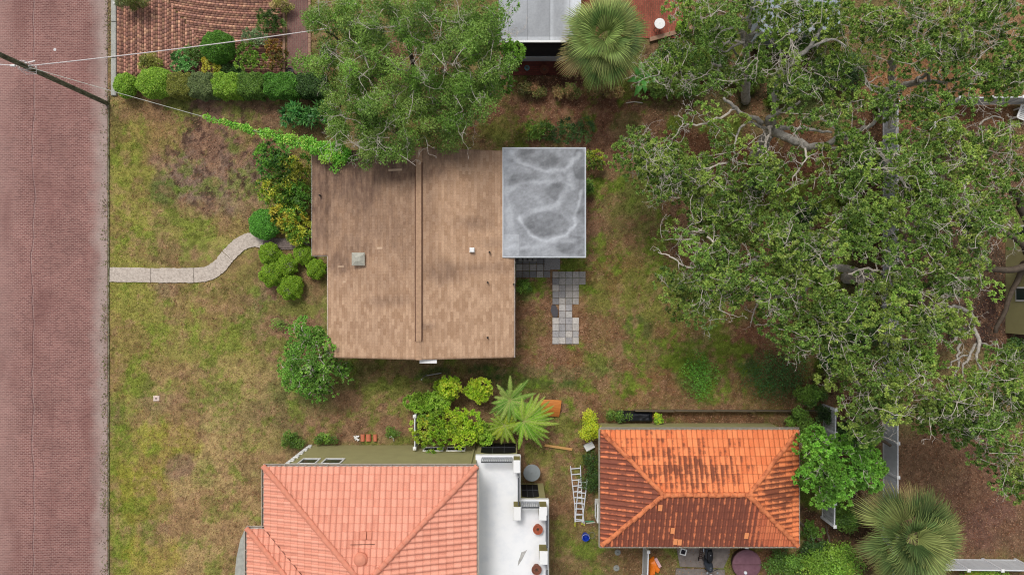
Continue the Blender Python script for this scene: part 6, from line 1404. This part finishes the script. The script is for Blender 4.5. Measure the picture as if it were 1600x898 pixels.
# ---------------------------------------------------------------- poles, wires, vine
up = thing("utility_pole", "tall weathered timber utility pole at the kerb, leaning out over the brick street", "utility pole", G(168, 162))
b = Vector((0, 0, 0)); mb = MB(); mb.tube([(0, 0, -.1), (0, 0, 3), (0, 0, 6), (0, 0, 9), (0, 0, 11.5)], [.125, .12, .115, .11, .105], 14); mb.build("pole", mat("pole_timber", lin(132, 132, 112), .95, .1, col2=lin(74, 74, 60), nscale=4, stretch=(5, 5, .7), bump=.8, bscale=25, thr=(.38, .6)), up)
mb = MB(); mb.bar((-.05, .1, 6.35), (.45, .25, 6.30), .05, .04)
for k in range(22):
    pass
for a0 in (0.0, 1.3, 2.6): mb.tube([(.17 * math.cos(a0 + t_) * 1.1 + .18 * math.sin(t_ * 2) * .3, .17 * math.sin(a0 + t_) * 1.1, 6.2 + .35 * math.sin(t_)) for t_ in np.linspace(0, 4.5, 12)], .016, 5)
mb.tube([(.2, .1, 6.4), (.45, .02, 6.2), (.3, -.25, 6.0), (-.1, -.3, 6.1), (-.3, -.1, 6.4)], .014, 5); mb.build("cable_coil", mat("cable_white", lin(214, 206, 204), .6), up)
mb = MB(); mb.tube([(-.35, -.02, 6.45), (-.55, -.02, 6.45)], [.06, .05], 8); mb.build("splice_box", WHITE, up)
def cable(name, label, A, B, sag, r, m):
    A = Vector(A); B = Vector(B); mb = MB(); n = 28
    pts = [A + (B - A) * (i / n) + Vector((0, 0, -sag * 4 * (i / n) * (1 - i / n))) for i in range(n + 1)]; mb.tube(pts, r, 5); return tag(mb.build(name, m), label, "cable"), pts
pt = G(168, 162) + Vector((0, 0, 6.3))
CW = mat("cable_white", (0, 0, 0))
cable("overhead_cable", "white overhead cable from the pole across the driveway to the neighbour", pt, G(590, 33, 4.3), .25, .022, CW)
cable("overhead_cable", "white overhead cable running off the left edge from the pole", pt, Vector((-34, pt.y - .05 + .9, 6.9)), .2, .026, CW)
_, vp = cable("service_wire", "thin service wire from the pole, overgrown by vine near the house", pt, G(540, 243, 3.3), .35, .015, mat("wire", lin(180, 180, 170), .5))
# vine along the wire
g = np.random.default_rng(66); pads = []
A = Vector(vp[0]); B = Vector(vp[-1])
for i in range(150):
    t_ = .52 + .48 * (g.random() ** .8); q = t_ * (len(vp) - 1); j = min(int(q), len(vp) - 2); p = Vector(vp[j]).lerp(Vector(vp[j + 1]), q - j); w_ = .06 + .42 * max(0, (t_ - .52) / .48) ** 1.4
    pads.append((p.x + g.normal(0, w_ * .6), p.y + g.normal(0, w_ * .55), p.z - g.random() * w_ * .6, .10 + w_ * .35))
for i in range(36):
    q = G(g.uniform(505, 545), g.uniform(225, 252), 3.1); pads.append((q.x, q.y, 3.1 + g.random() * .4, .22))
V, Q, C = leafset(pads, 55, .05, .032, [lin(100, 162, 52), lin(80, 140, 44), lin(136, 180, 70)], g, flat=.9)
vn = thing("vine", "bright green vine smothering the service wire up to the roof corner", "vine", (0, 0, 0)); npmesh("foliage", V, Q, C, LEAF, vn)
mb = MB(); 
for k in range(4): mb.tube([tuple(Vector(vp[i]) + Vector((g.normal(0, .04), g.normal(0, .04), -.03))) for i in range(16, 29, 2)], .012, 4)
q = G(528, 232, 0); mb.tube([(q.x, q.y, 0), (q.x + .1, q.y, 1.6), tuple(vp[-1])], [.05, .04, .03], 6); mb.build("stem", BARKD, vn)
# ---------------------------------------------------------------- small things
TERRA = mat("terracotta", lin(176, 96, 70), .85, .2, noise=.3, nscale=9); POTSOIL = mat("pot_soil", lin(84, 66, 54), .95, noise=.4, nscale=20)
def pot(label, p, r, m, h=.4, z0=0, blue=False):
    t = thing("plant_pot", label, "plant pot", (p.x, p.y, z0)); mb = MB(); mb.lathe([(r * .65, 0), (r * .9, h * .85), (r, h * .86), (r, h), (r * .82, h), (r * .78, h - .06)], n=24); mb.build("pot", m, t)
    mb = MB(); mb.lathe([(r * .80, h - .08), (.001, h - .05)], n=20); mb.build("soil", POTSOIL, t)
    mb = MB(); g = np.random.default_rng(int(abs(p.x) * 100))
    for k in range(9): a_ = g.uniform(0, 6.28); rr = g.uniform(0, r * .6); mb.tube([(rr * math.cos(a_), rr * math.sin(a_), h - .07), (rr * math.cos(a_) + g.normal(0, .04), rr * math.sin(a_) + g.normal(0, .04), h + .06)], .008, 4)
    mb.build("dead_stems", mat("dry_stem", lin(120, 96, 76), .9), t)
pot("terracotta pot with dry soil on the white deck, upper one", G(840.5, 827, 3.6), .25, TERRA, z0=3.2)
pot("terracotta pot with dry soil on the white deck, by the bottom edge", G(838.5, 890, 3.6), .25, mat("terracotta_brown", lin(136, 86, 68), .85, noise=.3, nscale=9), z0=3.2)
pot("round terracotta pot on the dark brick patio by the low bush", G(850.5, 109, .3), .24, mat("terracotta_dark", lin(118, 68, 52), .85, noise=.3), .35)
pot("small teal glazed pot on the dark brick patio", G(823.5, 106, .3), .14, mat("teal_glaze", lin(104, 140, 146), .3, .5), .3)
pot("black pot at the lower end of the narrow brick walk", G(453, 112, .3), .21, mat("black_plastic", lin(18, 18, 20), .5), .35)
# round tables
def round_table(name, label, p, r, h, m, hole=True):
    t = thing(name, label, "table", (p.x, p.y, 0)); mb = MB(); mb.lathe([(r, h - .025), (r + .008, h - .012), (r, h), (.03, h + .004)] + ([(.03, h - .02)] if hole else []), n=40); mb.build("tabletop", m, t)
    for k in range(4): a_ = k * math.pi / 2 + .5; mb = MB(); mb.tube([(r * .8 * math.cos(a_), r * .8 * math.sin(a_), 0), (r * .55 * math.cos(a_), r * .55 * math.sin(a_), h - .03)], .018, 6); mb.build("leg", RAILD, t)
    return t
round_table("round_table", "round white table standing on the warm red brick patio", G(1031, 37, .7), .28, .7, WHITE)
round_table("round_table", "round grey glass patio table beside the white roof deck", G(831, 738.5, .72), .45, .72, mat("grey_glass", lin(142, 148, 150), .25, .5, noise=.2, nscale=3))
# white planter box under the palm
p = G(983, 18, .5); mb = MB(); mb.lathe([(.16, 0), (.2, .4), (.2, .45), (.15, .45)], (p.x, p.y, 0), 16); tag(mb.build("bucket", WHITE), "white bucket on the red patio at the palm's upper right", "bucket")
# ladder: two sections lying on the ground
def ladder_sec(a, b, w0, w1, n, z, parent, m, z2=None):
    a = Vector((a.x, a.y, z)); b = Vector((b.x, b.y, z2 or z)); d = (b - a).normalized(); s = Vector((-d.y, d.x, 0)); mb = MB()
    for sg in (-1, 1): mb.bar(a + s * sg * w0 / 2, b + s * sg * w1 / 2, .045, .08)
    for k in range(n):
        t = (k + .5) / n; q = a + (b - a) * t; w_ = w0 + (w1 - w0) * t; mb.bar(q - s * w_ / 2, q + s * w_ / 2, .05, .035)
    sec = mb.build("ladder_section", m, parent)
    mb = MB()
    for sg in (-1, 1): mb.bar(b + s * sg * w1 / 2, b + d * .12 + s * sg * w1 / 2, .05, .05)
    mb.build("rubber_foot", mat("yellow_foot", lin(196, 200, 60), .6), sec)
ld = thing("ladder", "white aluminium folding ladder lying on the grass beside the garage", "ladder", (0, 0, 0)); AL = mat("aluminium", lin(222, 224, 228), .4, .5, noise=.12, nscale=3)
ladder_sec(G(899, 727, .1), G(904, 790, .1), .54, .40, 7, .08, ld, AL); ladder_sec(G(904, 790, .1), G(905.5, 818, .1), .40, .50, 3, .085, ld, AL)
ladder_sec(G(911, 749, .25), G(904, 815, .12), .46, .38, 8, .20, ld, AL, .15)
# blue bucket + hoop
t_ = thing("bucket", "bright blue bucket on the grass at the foot of the ladder", "bucket", G(914, 835)); mb = MB(); mb.lathe([(.15, 0), (.20, .34), (.215, .34), (.215, .38), (.185, .38), (.14, .05), (.001, .05)], n=28); mb.build("pail", mat("blue_plastic", lin(24, 62, 176), .35, .4), t_)
mb = MB(); mb.tube([(.2 * math.cos(a_), .2 * math.sin(a_) - .02, .39 + .06 * abs(math.sin(a_))) for a_ in np.linspace(-.2, 3.3, 14)], .008, 5); mb.build("handle", WHITE, t_)
mb = MB(); q = G(925, 835); mb.tube([(q.x + .16 * math.cos(a_), q.y + .16 * math.sin(a_), .05 + .01 * math.sin(3 * a_)) for a_ in np.linspace(0, 6.28, 20)], .016, 6); tag(mb.build("wire_hoop", mat("dull_wire", lin(130, 124, 104), .6)), "dull wire hoop on the ground right of the blue bucket", "hoop")
mb = MB(); mb.bar((*G(916, 817, .05)[:2], .05), (*G(930, 815, .05)[:2], .07), .05, .03); tag(mb.build("wood_slat", mat("pale_slat", lin(186, 184, 166), .8)), "short pale slat by the ladder's foot", "slat")
mb = MB(); mb.bar((*G(914, 814, .03)[:2], .03), (*G(928, 814, .03)[:2], .03), .08, .03); tag(mb.build("green_strip", mat("green_strip", lin(76, 130, 96), .6)), "green plastic strip next to the pale slat", "strip")
# timber plank, orange ply sheet, white cooler lid
mb = MB(); a_ = G(851, 695, .05); b_ = G(894, 701.5, .05); mb.bar((a_.x, a_.y, .06), (b_.x, b_.y, .06), .13, .05); tag(mb.build("plank", mat("raw_pine", lin(206, 164, 104), .8, col2=lin(184, 134, 80), nscale=4, stretch=(1, 8, 1))), "raw pine plank lying on the side yard", "plank")
mb = MB(); V_ = []; fsx = []; nn = 12
for k in range(nn + 1):
    t = k / nn; y_ = gy(624 + 27 * t, .2); zz = .30 + .12 * math.sin(t * math.pi) - .2 * t; x0 = gx(844.5 + 1.2 * t * t, .3); x1 = gx(877.5 - 3.5 * t, .3)
    for s in range(6): u_ = s / 5; V_.append((x0 + (x1 - x0) * u_, y_ + .04 * math.sin(u_ * 3.1) - .03 * u_, zz + .05 * math.sin(u_ * math.pi)))
n6 = len(V_); V_ += [(a__, b__, c__ - .025) for a__, b__, c__ in V_]
for k in range(nn):
    for s in range(5): q = k * 6 + s; fsx += [(q, q + 6, q + 7, q + 1), (q + n6, q + 1 + n6, q + 7 + n6, q + 6 + n6)]
    fsx += [(k * 6, k * 6 + n6, k * 6 + 6 + n6, k * 6 + 6), (k * 6 + 5, k * 6 + 11, k * 6 + 11 + n6, k * 6 + 5 + n6)]
for s in range(5): fsx += [(s, s + 1, s + 1 + n6, s + n6), (nn * 6 + s, nn * 6 + s + n6, nn * 6 + s + 1 + n6, nn * 6 + s + 1)]
mb.add(V_, fsx); tag(mb.build("plywood_sheet", mat("orange_ply", lin(206, 132, 62), .6, .3, col2=lin(176, 100, 42), nscale=2.5, stretch=(1, 5, 1)), smooth=False), "curved orange brown plywood sheet right of the ferny plants", "wood sheet")
q = G(921, 697.5, .3); ang = R(28); mb = MB(); ux = Vector((math.cos(ang), math.sin(ang), 0)); uy = Vector((-ux.y, ux.x, 0))
t_ = thing("storage_box", "small white lidded box by the garage's upper left corner", "box", (q.x, q.y, 0), ang); mb.bevbox(-.24, .24, -.16, .16, 0, .26, .02); mb.build("box_body", WHITE2, t_); mb = MB(); mb.bevbox(-.26, .26, -.18, .18, .261, .31, .025); mb.build("lid", WHITE, t_)
# black tarpaulin bundle
t_ = thing("tarpaulin", "black plastic tarpaulin laid over something behind the garage", "tarpaulin", (0, 0, 0)); A, B = np.meshgrid(np.linspace(0, 1, 50), np.linspace(0, 1, 18)); x0, x1, y0, y1 = gx(965, .5), gx(1022, .5), gy(661, .4), gy(643, .4)
Xq = x0 + (x1 - x0) * A; Yq = y0 + (y1 - y0) * B; Z = .38 * np.clip(np.minimum(np.minimum(A, 1 - A) * 9, np.minimum(B, 1 - B) * 5), 0, 1) + .10 * (vnoise(Xq, Yq, .25, 5, 3) - .5) + .03
i = np.arange(17 * 49); r = i // 49; c = i % 49; a = r * 50 + c
npmesh("sheet", np.stack([Xq, Yq, np.maximum(Z, .01)], -1).reshape(-1, 3), np.stack([a, a + 1, a + 51, a + 50], -1), None, mat("black_sheet", lin(20, 22, 30), .35, .4), t_)
mb = MB(); mb.box(x0 + .1, x1 - .1, y0 + .1, y1 - .1, 0, .3); mb.build("load", mat("black_sheet", (0, 0, 0)), t_)
# stack of roof tiles by the wall
t_ = thing("tile_stack", "short stack of spare terracotta roof tiles beside the olive wall", "roof tiles", (0, 0, 0))
for cx, w_, kk in ((566.5, 6.5, 3), (575.5, 7.5, 4), (586, 6, 3)):
    for k in range(kk):
        mb = MB(); p = G(cx, 684, .1); r_ = S(w_) / 2; z_ = k * .03; P = [(p.x + r_ * math.cos(t), z_ + .09 * math.sin(t)) for t in np.linspace(math.pi, 0, 9)]
        y0, y1 = p.y - .19 + k * .01, p.y + .19 + k * .01; vs = [(x, y0, z) for x, z in P] + [(x, y1, z) for x, z in P] + [(x, y0, z - .02) for x, z in P] + [(x, y1, z - .02) for x, z in P]
        fs = [(j, j + 1, j + 10, j + 9) for j in range(8)] + [(j + 18, j + 27, j + 28, j + 19) for j in range(8)] + [(j, j + 18, j + 19, j + 1) for j in range(8)] + [(j + 9, j + 10, j + 28, j + 27) for j in range(8)]
        mb.add(vs, fs); mb.build("tile", mat("stack_tile", lin(206, 122, 92), .8, noise=.25, nscale=7), t_)
mb = MB(); p = G(558, 684, .1); g = np.random.default_rng(4)
for k in range(7): a_ = g.uniform(0, 6.28); mb.obox((p.x + g.normal(0, .06), p.y + g.normal(0, .05), .05 + k * .01), (.09 * math.cos(a_), .09 * math.sin(a_), .02), (-.03 * math.sin(a_), .03 * math.cos(a_), .01), (0, 0, .012))
tag(mb.build("rubbish_scrap", WHITE), "crumpled white scrap beside the spare tile stack", "rubbish")
mb = MB(); p = G(612, 684, .1); mb.tube([(p.x - .15, p.y + .02, .05), (p.x, p.y + .1, .12), (p.x + .1, p.y, .2), (p.x + .12, p.y - .18, .05)], .018, 6); tag(mb.build("hose_end", WHITE2), "white curled pipe end against the olive wall", "pipe")
# water meter cover
t_ = thing("meter_cover", "pale square meter cover set in the front lawn", "meter cover", G(244.5, 622)); mb = MB(); mb.bevbox(-.17, .17, -.15, .15, -.03, .035, .02); mb.build("frame", mat("cover_concrete", lin(214, 194, 182), .9, noise=.12), t_); mb = MB(); mb.box(-.06, .055, -.045, .035, .0352, .04); mb.build("lid", mat("lid_dark", lin(122, 104, 104), .7), t_)
# manhole-like disc and small marks on the road
t_ = thing("road_marker", "small pale valve cover in the brick street above the pole", "valve cover", G(86, 78)); mb = MB(); mb.lathe([(.08, .0), (.08, .02), (.001, .022)], n=16); mb.build("cap", mat("valve_pale", lin(200, 196, 196), .7), t_)
# loose stones near the kerb top
mb = MB(); q = G(178, 4, .2); g = np.random.default_rng(3); mb.lathe([(.13, 0), (.15, .08), (.1, .16), (.001, .18)], (q.x, q.y, 0), 9); tag(mb.build("kerb_stone", mat("stone", lin(206, 204, 200), .9, noise=.2)), "pale rounded stone at the top end of the apron kerb", "stone")
# square white rimmed planter on the pad
q = G(1067.5, 861.5, .35); t_ = thing("planter", "square white rimmed planter holding dark soil behind the garage", "planter", (q.x, q.y, 0), R(-16)); mb = MB(); s1_, s2_ = .17, .125
mb.add([(-.13, -.13, 0), (.13, -.13, 0), (.13, .13, 0), (-.13, .13, 0), (-s1_, -s1_, .38), (s1_, -s1_, .38), (s1_, s1_, .38), (-s1_, s1_, .38), (-s2_, -s2_, .38), (s2_, -s2_, .38), (s2_, s2_, .38), (-s2_, s2_, .38), (-s2_, -s2_, .3), (s2_, -s2_, .3), (s2_, s2_, .3), (-s2_, s2_, .3)],
       [(3, 2, 1, 0)] + [(k, (k + 1) % 4, (k + 1) % 4 + 4, k + 4) for k in range(4)] + [(k + 4, (k + 1) % 4 + 4, (k + 1) % 4 + 8, k + 8) for k in range(4)] + [(k + 8, (k + 1) % 4 + 8, (k + 1) % 4 + 12, k + 12) for k in range(4)]); mb.build("rim", WHITE, t_)
mb = MB(); mb.box(-s2_, s2_, -s2_, s2_, .28, .31); mb.build("soil", mat("wet_soil", lin(40, 38, 46), .9), t_)
# motor scooter parked on the pad
q = G(1103, 868, 0); sc = thing("motor_scooter", "dark grey motor scooter parked nose down the pad behind the garage", "scooter", (q.x, q.y, 0), 0)
BODY = mat("scooter_paint", lin(62, 68, 78), .28, .5, noise=.2, nscale=3); BLK = mat("scooter_black", lin(16, 16, 20), .5, .4); CHR = mat("chrome", lin(200, 204, 210), .15, .6, .8)
def wheel(y, r=.22):
    mb = MB(); n = 22; prof = [(r - .05, -.045), (r, -.03), (r, .03), (r - .05, .045)]; vs = []; fs = []
    for k in range(n):
        t = 2 * math.pi * k / n; vs += [(x_, y + rr * math.cos(t), r + rr * math.sin(t)) for rr, x_ in prof]
    for k in range(n):
        j = (k + 1) % n; fs += [(k * 4 + a_, k * 4 + (a_ + 1) % 4, j * 4 + (a_ + 1) % 4, j * 4 + a_) for a_ in range(4)]
    mb.add(vs, fs); wl = mb.build("wheel", BLK, sc); mb = MB()
    for k in range(5): t = 2 * math.pi * k / 5; mb.bar((0, y, r), (0, y + (r - .04) * math.cos(t), r + (r - .04) * math.sin(t)), .03, .03)
    mb.build("rim", CHR, wl)
wheel(.62); wheel(-.52)
def loft(secs, m, name):   # secs: (y, halfwidth, zlow, zhigh)
    mb = MB(); K = 10; vs = []; fs = []
    for y, w_, z0, z1 in secs:
        for k in range(K): t = 2 * math.pi * k / K; vs.append((w_ * math.cos(t) * (1 if math.sin(t) < .2 else .85), y, (z0 + z1) / 2 + (z1 - z0) / 2 * math.sin(t)))
    for i in range(len(secs) - 1):
        for k in range(K): j = (k + 1) % K; fs.append((i * K + k, i * K + j, (i + 1) * K + j, (i + 1) * K + k))
    fs += [tuple(range(K - 1, -1, -1)), tuple((len(secs) - 1) * K + k for k in range(K))]; mb.add(vs, fs); return mb.build(name, m, sc, smooth=True)
loft([(.82, .05, .42, .52), (.7, .16, .40, .66), (.45, .20, .34, .74), (.15, .19, .30, .74), (.02, .12, .28, .6)], BODY, "rear_body")
loft([(.62, .10, .72, .82), (.45, .16, .73, .84), (.2, .17, .73, .83), (-.0, .12, .72, .80), (-.06, .05, .72, .78)], BLK, "seat")
loft([(-.12, .19, .2, .3), (-.25, .24, .2, .7), (-.36, .22, .3, .95), (-.48, .16, .4, 1.0), (-.58, .08, .5, .85)], BODY, "front_shield")
mb = MB(); mb.box(-.17, .17, -.22, .12, .2, .26); mb.build("footboard", BLK, sc)
mb = MB(); mb.tube([(-.34, -.30, 1.02), (-.12, -.38, 1.06), (.12, -.38, 1.06), (.34, -.30, 1.02)], .018, 7); hb = mb.build("handlebar", BLK, sc)
mb = MB(); mb.lathe([(.001, .0), (.10, .01), (.10, .035), (.001, .04)], (-.02, -.66, 1.0), 20); mb.build("headlight", mat("lamp_glass", lin(176, 180, 190), .15, .6), sc)
for s in (-1, 1): mb = MB(); mb.tube([(s * .22, -.36, 1.05), (s * .27, -.42, 1.2)], .008, 5); mb.lathe([(.001, .0), (.05, .0), (.05, .02), (.001, .022)], (s * .27, -.42, 1.2), 14); mb.build("mirror", CHR, sc)
loft([(1.02, .2, .55, .62), (.95, .22, .5, .84), (.78, .22, .5, .86), (.70, .2, .52, .80)], BLK, "top_box")
mb = MB(); mb.tube([(-.2, .35, .3), (-.22, .75, .34)], [.04, .05], 8); mb.build("exhaust", CHR, sc)
for y_ in (.36, -.30): mb = MB(); mb.lathe([(.001, .0), (.035, .0), (.02, .02), (.001, .025)], (.02, y_, .87 if y_ < 0 else .845), 12); mb.build("chrome_cap", CHR, sc)
# old dark bench beside the scooter
q = G(1094, 862, 0); bt = thing("cart", "rusty brown folded cart beside the dark motor scooter", "cart", (q.x, q.y, 0)); mb = MB()
for x_ in (-.07, .07): mb.tube([(x_, -.35, .05), (x_, .35, .3), (x_, .45, .75)], .015, 6)
for y_ in np.linspace(-.3, .35, 6): mb.bar((-.07, y_, .06 + (y_ + .35) * .35), (.07, y_, .06 + (y_ + .35) * .35), .03, .02)
mb.build("frame", mat("rusty", lin(70, 42, 36), .8, noise=.4, nscale=12), bt)
for s in (-1, 1): mb = MB(); mb.tube([(s * .11, -.33, .1), (s * .13, -.33, .1)], .1, 14); mb.build("wheel", BLK, bt)
# maroon round spa cover
q = G(1167, 881, .45); t_ = thing("spa_tub", "round maroon covered tub at the bottom edge beside the concrete pad", "tub", (q.x, q.y, 0)); mb = MB(); mb.lathe([(.72, 0), (.75, .40)], n=40); mb.build("tub_wall", mat("tub_brown", lin(74, 52, 50), .7), t_)
mb = MB(); mb.lathe([(.76, .36), (.79, .40), (.78, .46), (.70, .49), (.001, .51)], n=40); cv = mb.build("cover", mat("maroon_vinyl", lin(124, 88, 98), .55, .3, col2=lin(104, 70, 80), nscale=2, thr=(.35, .65)), t_)
mb = MB(); mb.bar((-.78, 0, .508), (.78, 0, .508), .015, .02); mb.build("seam", mat("tub_brown", (0, 0, 0)), cv); mb = MB(); mb.lathe([(.09, .5), (.08, .56), (.001, .58)], (-.1, -.42, 0), 14); mb.build("cap", WHITE2, t_)
# lids on the grass, orange packet, white bracket
for cx, cy, lb in ((965, 862, "round grey cover in the grass nearest the garage eave"), (963, 886.5, "round grey cover in the grass at the bottom edge")):
    q = G(cx, cy); t_ = thing("ground_cover_plate", lb, "cover", (q.x, q.y, 0)); mb = MB(); mb.lathe([(.16, 0), (.165, .04), (.14, .05), (.001, .055)], n=24); mb.build("disc", mat("grey_lid", lin(150, 152, 146), .7, noise=.35, nscale=9), t_); mb = MB(); mb.bar((-.05, 0, .06), (.05, 0, .06), .02, .02); mb.build("handle", RAILD, t_)
t_ = thing("orange_bag", "crumpled orange plastic bag leaning on the short white fence", "bag", (0, 0, 0)); g = np.random.default_rng(12); outl = [(1015, 877), (1023, 871), (1027, 882), (1032, 889), (1029, 896), (1024, 892), (1021, 902), (1014, 902)]
P = [G(a_, b_, .3) for a_, b_ in outl]; cx_ = sum(p.x for p in P) / len(P); cy_ = sum(p.y for p in P) / len(P); vs = []; fs = []; nP = len(P); rings = [(1.0, .02), (1.02, .18), (.8, .34), (.45, .42)]
for s_, z_ in rings: vs += [(cx_ + (p.x - cx_) * s_ + g.normal(0, .012), cy_ + (p.y - cy_) * s_ + g.normal(0, .012), z_ + g.normal(0, .03)) for p in P]
vs.append((cx_, cy_, .40)); 
for i in range(3): fs += [(i * nP + k, i * nP + (k + 1) % nP, (i + 1) * nP + (k + 1) % nP, (i + 1) * nP + k) for k in range(nP)]
fs += [(3 * nP + k, 3 * nP + (k + 1) % nP, 4 * nP) for k in range(nP)]; mb = MB(); mb.add(vs, fs); mb.build("sack", mat("orange_plastic", lin(240, 126, 30), .4, .4, noise=.15, nscale=7), t_)
mb = MB(); a_ = G(1024.5, 872, .45); b_ = G(1032, 886, .4); mb.bar((a_.x, a_.y, .40), (b_.x, b_.y, .36), .16, .02); mb.build("printed_band", mat("pink_label", lin(222, 178, 178), .5, noise=.3, nscale=22, thr=(.5, .6)), t_)
mb = MB(); a_ = G(1166, 855.5, .5); mb.bar((a_.x - .08, a_.y, .5), (a_.x + .12, a_.y - .02, .5), .05, .05); mb.bar((a_.x + .05, a_.y, .0), (a_.x + .05, a_.y, .5), .04, .04); tag(mb.build("tap_bracket", WHITE2), "white outdoor tap bracket below the garage eave", "tap")
# bird bath
q = G(1408, 219, 0); t_ = thing("bird_bath", "white pedestal bird bath beside the long vinyl fence", "bird bath", (q.x - .9, q.y - .6, 0)); mb = MB(); mb.lathe([(.22, 0), (.2, .1), (.1, .16), (.08, .6), (.12, .7)], n=18); mb.build("pedestal", WHITE, t_); mb = MB(); mb.lathe([(.1, .7), (.3, .78), (.33, .84), (.29, .84), (.1, .79), (.001, .78)], n=24); mb.build("basin", WHITE, t_)
# slatted garden chairs
def slat_chair(label, px, py, rz):
    q = G(px, py, 0); t = thing("garden_chair", label, "chair", (q.x, q.y, 0), rz, "white slatted garden chairs under the right oaks"); mb = MB()
    for k in range(6): mb.box(-.28, .28, -.28 + k * .10, -.28 + k * .10 + .075, .36, .385)
    mb.build("seat", WHITE, t); mb = MB()
    for k in range(5): mb.bar((-.25 + k * .125, .30, .38), (-.25 + k * .125, .62, 1.0), .085, .02)
    mb.build("backrest", WHITE, t)
    for sx_ in (-1, 1):
        mb = MB(); mb.box(sx_ * .34 - .05, sx_ * .34 + .05, -.32, .4, .55, .575); mb.build("armrest", WHITE, t)
        for y_ in (-.28, .25): mb = MB(); mb.box(sx_ * .31 - .03, sx_ * .31 + .03, y_ - .03, y_ + .03, 0, .549); mb.build("leg", WHITE, t)
slat_chair("white slatted garden chair under the oak, nearer the top", 1452, 196, R(70)); slat_chair("white slatted garden chair right of the first, under the oak", 1476, 206, R(60)); slat_chair("white slatted garden chair lower down, near the long vinyl fence", 1443, 276, R(170)); slat_chair("white slatted garden chair close to the right edge", 1590, 182, R(-20))
# grey sacks and stepping stones under the oak
mb = MB(); q = G(1092, 314, .2)
for k in range(3):
    n = 12; g = np.random.default_rng(k); ox, oy = (k - 1) * .14, (k % 2) * .22; vs = []
    for z_, s_ in ((0, .8), (.12, 1.0), (.24, .7), (.30, .25)): vs += [(q.x + ox + .26 * s_ * math.cos(6.283 * j / n) * g.uniform(.85, 1.15), q.y + oy + .2 * s_ * math.sin(6.283 * j / n) * g.uniform(.85, 1.15), z_) for j in range(n)]
    mb.add(vs, [(i_ * n + j, i_ * n + (j + 1) % n, (i_ + 1) * n + (j + 1) % n, (i_ + 1) * n + j) for i_ in range(3) for j in range(n)] + [tuple(range(3 * n, 4 * n))])
tag(mb.build("debris_heap", mat("grey_sack", lin(94, 86, 88), .9, noise=.4, nscale=5)), "dark grey heap of debris at the left fringe of the oaks", "debris")
for i, (cx, cy) in enumerate(((1172, 330), (1181, 352), (1184, 371))):
    q = G(cx, cy); mb = MB(); g = np.random.default_rng(i); n = 9; P = [(q.x + .24 * g.uniform(.8, 1.2) * math.cos(6.283 * j / n), q.y + .2 * g.uniform(.8, 1.2) * math.sin(6.283 * j / n)) for j in range(n)]; mb.prism(P, -.03, .06)
    tag(mb.build("stepping_stone", mat("stone_grey", lin(142, 138, 132), .9, noise=.3)), ("mossy stepping stone highest of three under the oaks", "mossy stepping stone in the middle of three under the oaks", "mossy stepping stone lowest of three under the oaks")[i], "stepping stone", "stepping stones under the oaks")
# fallen branch between the fences, and a log
g = np.random.default_rng(2); mb = MB(); w_ = wig([(1300, 648, .6, .07), (1335, 665, .9, .08), (1365, 680, 1.3, .09), (1392, 696, 1.7, .08)], g, .03); mb.tube([q[:3] for q in w_], [q[3] for q in w_], 8); tag(mb.build("fallen_branch", BARKD), "thick fallen branch leaning from the mildewed fence to the white fence", "branch")
mb = MB(); w_ = wig([(1228, 800, .3, .05), (1255, 820, .4, .06), (1290, 850, .5, .07), (1300, 862, .5, .06)], g, .04); mb.tube([q[:3] for q in w_], [q[3] for q in w_], 7)
w_ = wig([(1290, 820, .3, .04), (1296, 845, .6, .05), (1302, 870, .6, .05)], g, .04); mb.tube([q[:3] for q in w_], [q[3] for q in w_], 7); tag(mb.build("dead_branches", BARKD), "dead grey branches on the shaded ground below the leafy tree", "branches")
mb = MB(); a_ = G(978, 161, .05); b_ = G(1004, 161, .05); mb.tube([(a_.x, a_.y, .05), ((a_.x + b_.x) / 2, a_.y + .06, .07), (b_.x, b_.y, .05)], .03, 6); tag(mb.build("stick", BARKT), "bleached stick on the leaf litter below the palm", "stick")
for k, (cx, cy) in enumerate(((1330, 780), (1352, 778))):
    mb = MB(); p = G(cx, cy, .3); g = np.random.default_rng(k + 40)
    for j in range(14): a_ = g.uniform(0, 6.28); L = g.uniform(.3, .8); mb.tube([(p.x, p.y, .3), (p.x + math.cos(a_) * L * .5, p.y + math.sin(a_) * L * .5, .55), (p.x + math.cos(a_) * L, p.y + math.sin(a_) * L, .3)], [.02, .015, .008], 4)
    tag(mb.build("dead_fronds", mat("dead_frond", (0, 0, 0))), ("heap of dead palm fronds left of the leaning palm trunk", "heap of dead palm fronds on the leaning palm trunk")[k], "dead fronds")

# ---------------------------------------------------------------- put each Empty at its thing's base
bpy.context.view_layer.update()
for o in [o for o in COL.objects if o.type == 'EMPTY' and o.parent is None and o.location.length < 1e-6]:
    pts = []
    for ch in o.children_recursive:
        if ch.type == 'MESH' and len(ch.data.vertices):
            bb = [ch.matrix_world @ Vector(c) for c in ch.bound_box]; pts += bb
    key = [ch for ch in o.children if ch.name.split('.')[0] in ("trunk", "stem", "wall", "pole")]
    if key: bb = [key[0].matrix_world @ Vector(c) for c in key[0].bound_box]
    else: bb = pts
    if not bb: continue
    L = Vector(((min(p.x for p in bb) + max(p.x for p in bb)) / 2, (min(p.y for p in bb) + max(p.y for p in bb)) / 2, max(0.0, min(p.z for p in bb))))
    o.location = L
    for ch in o.children: ch.location = ch.location - L
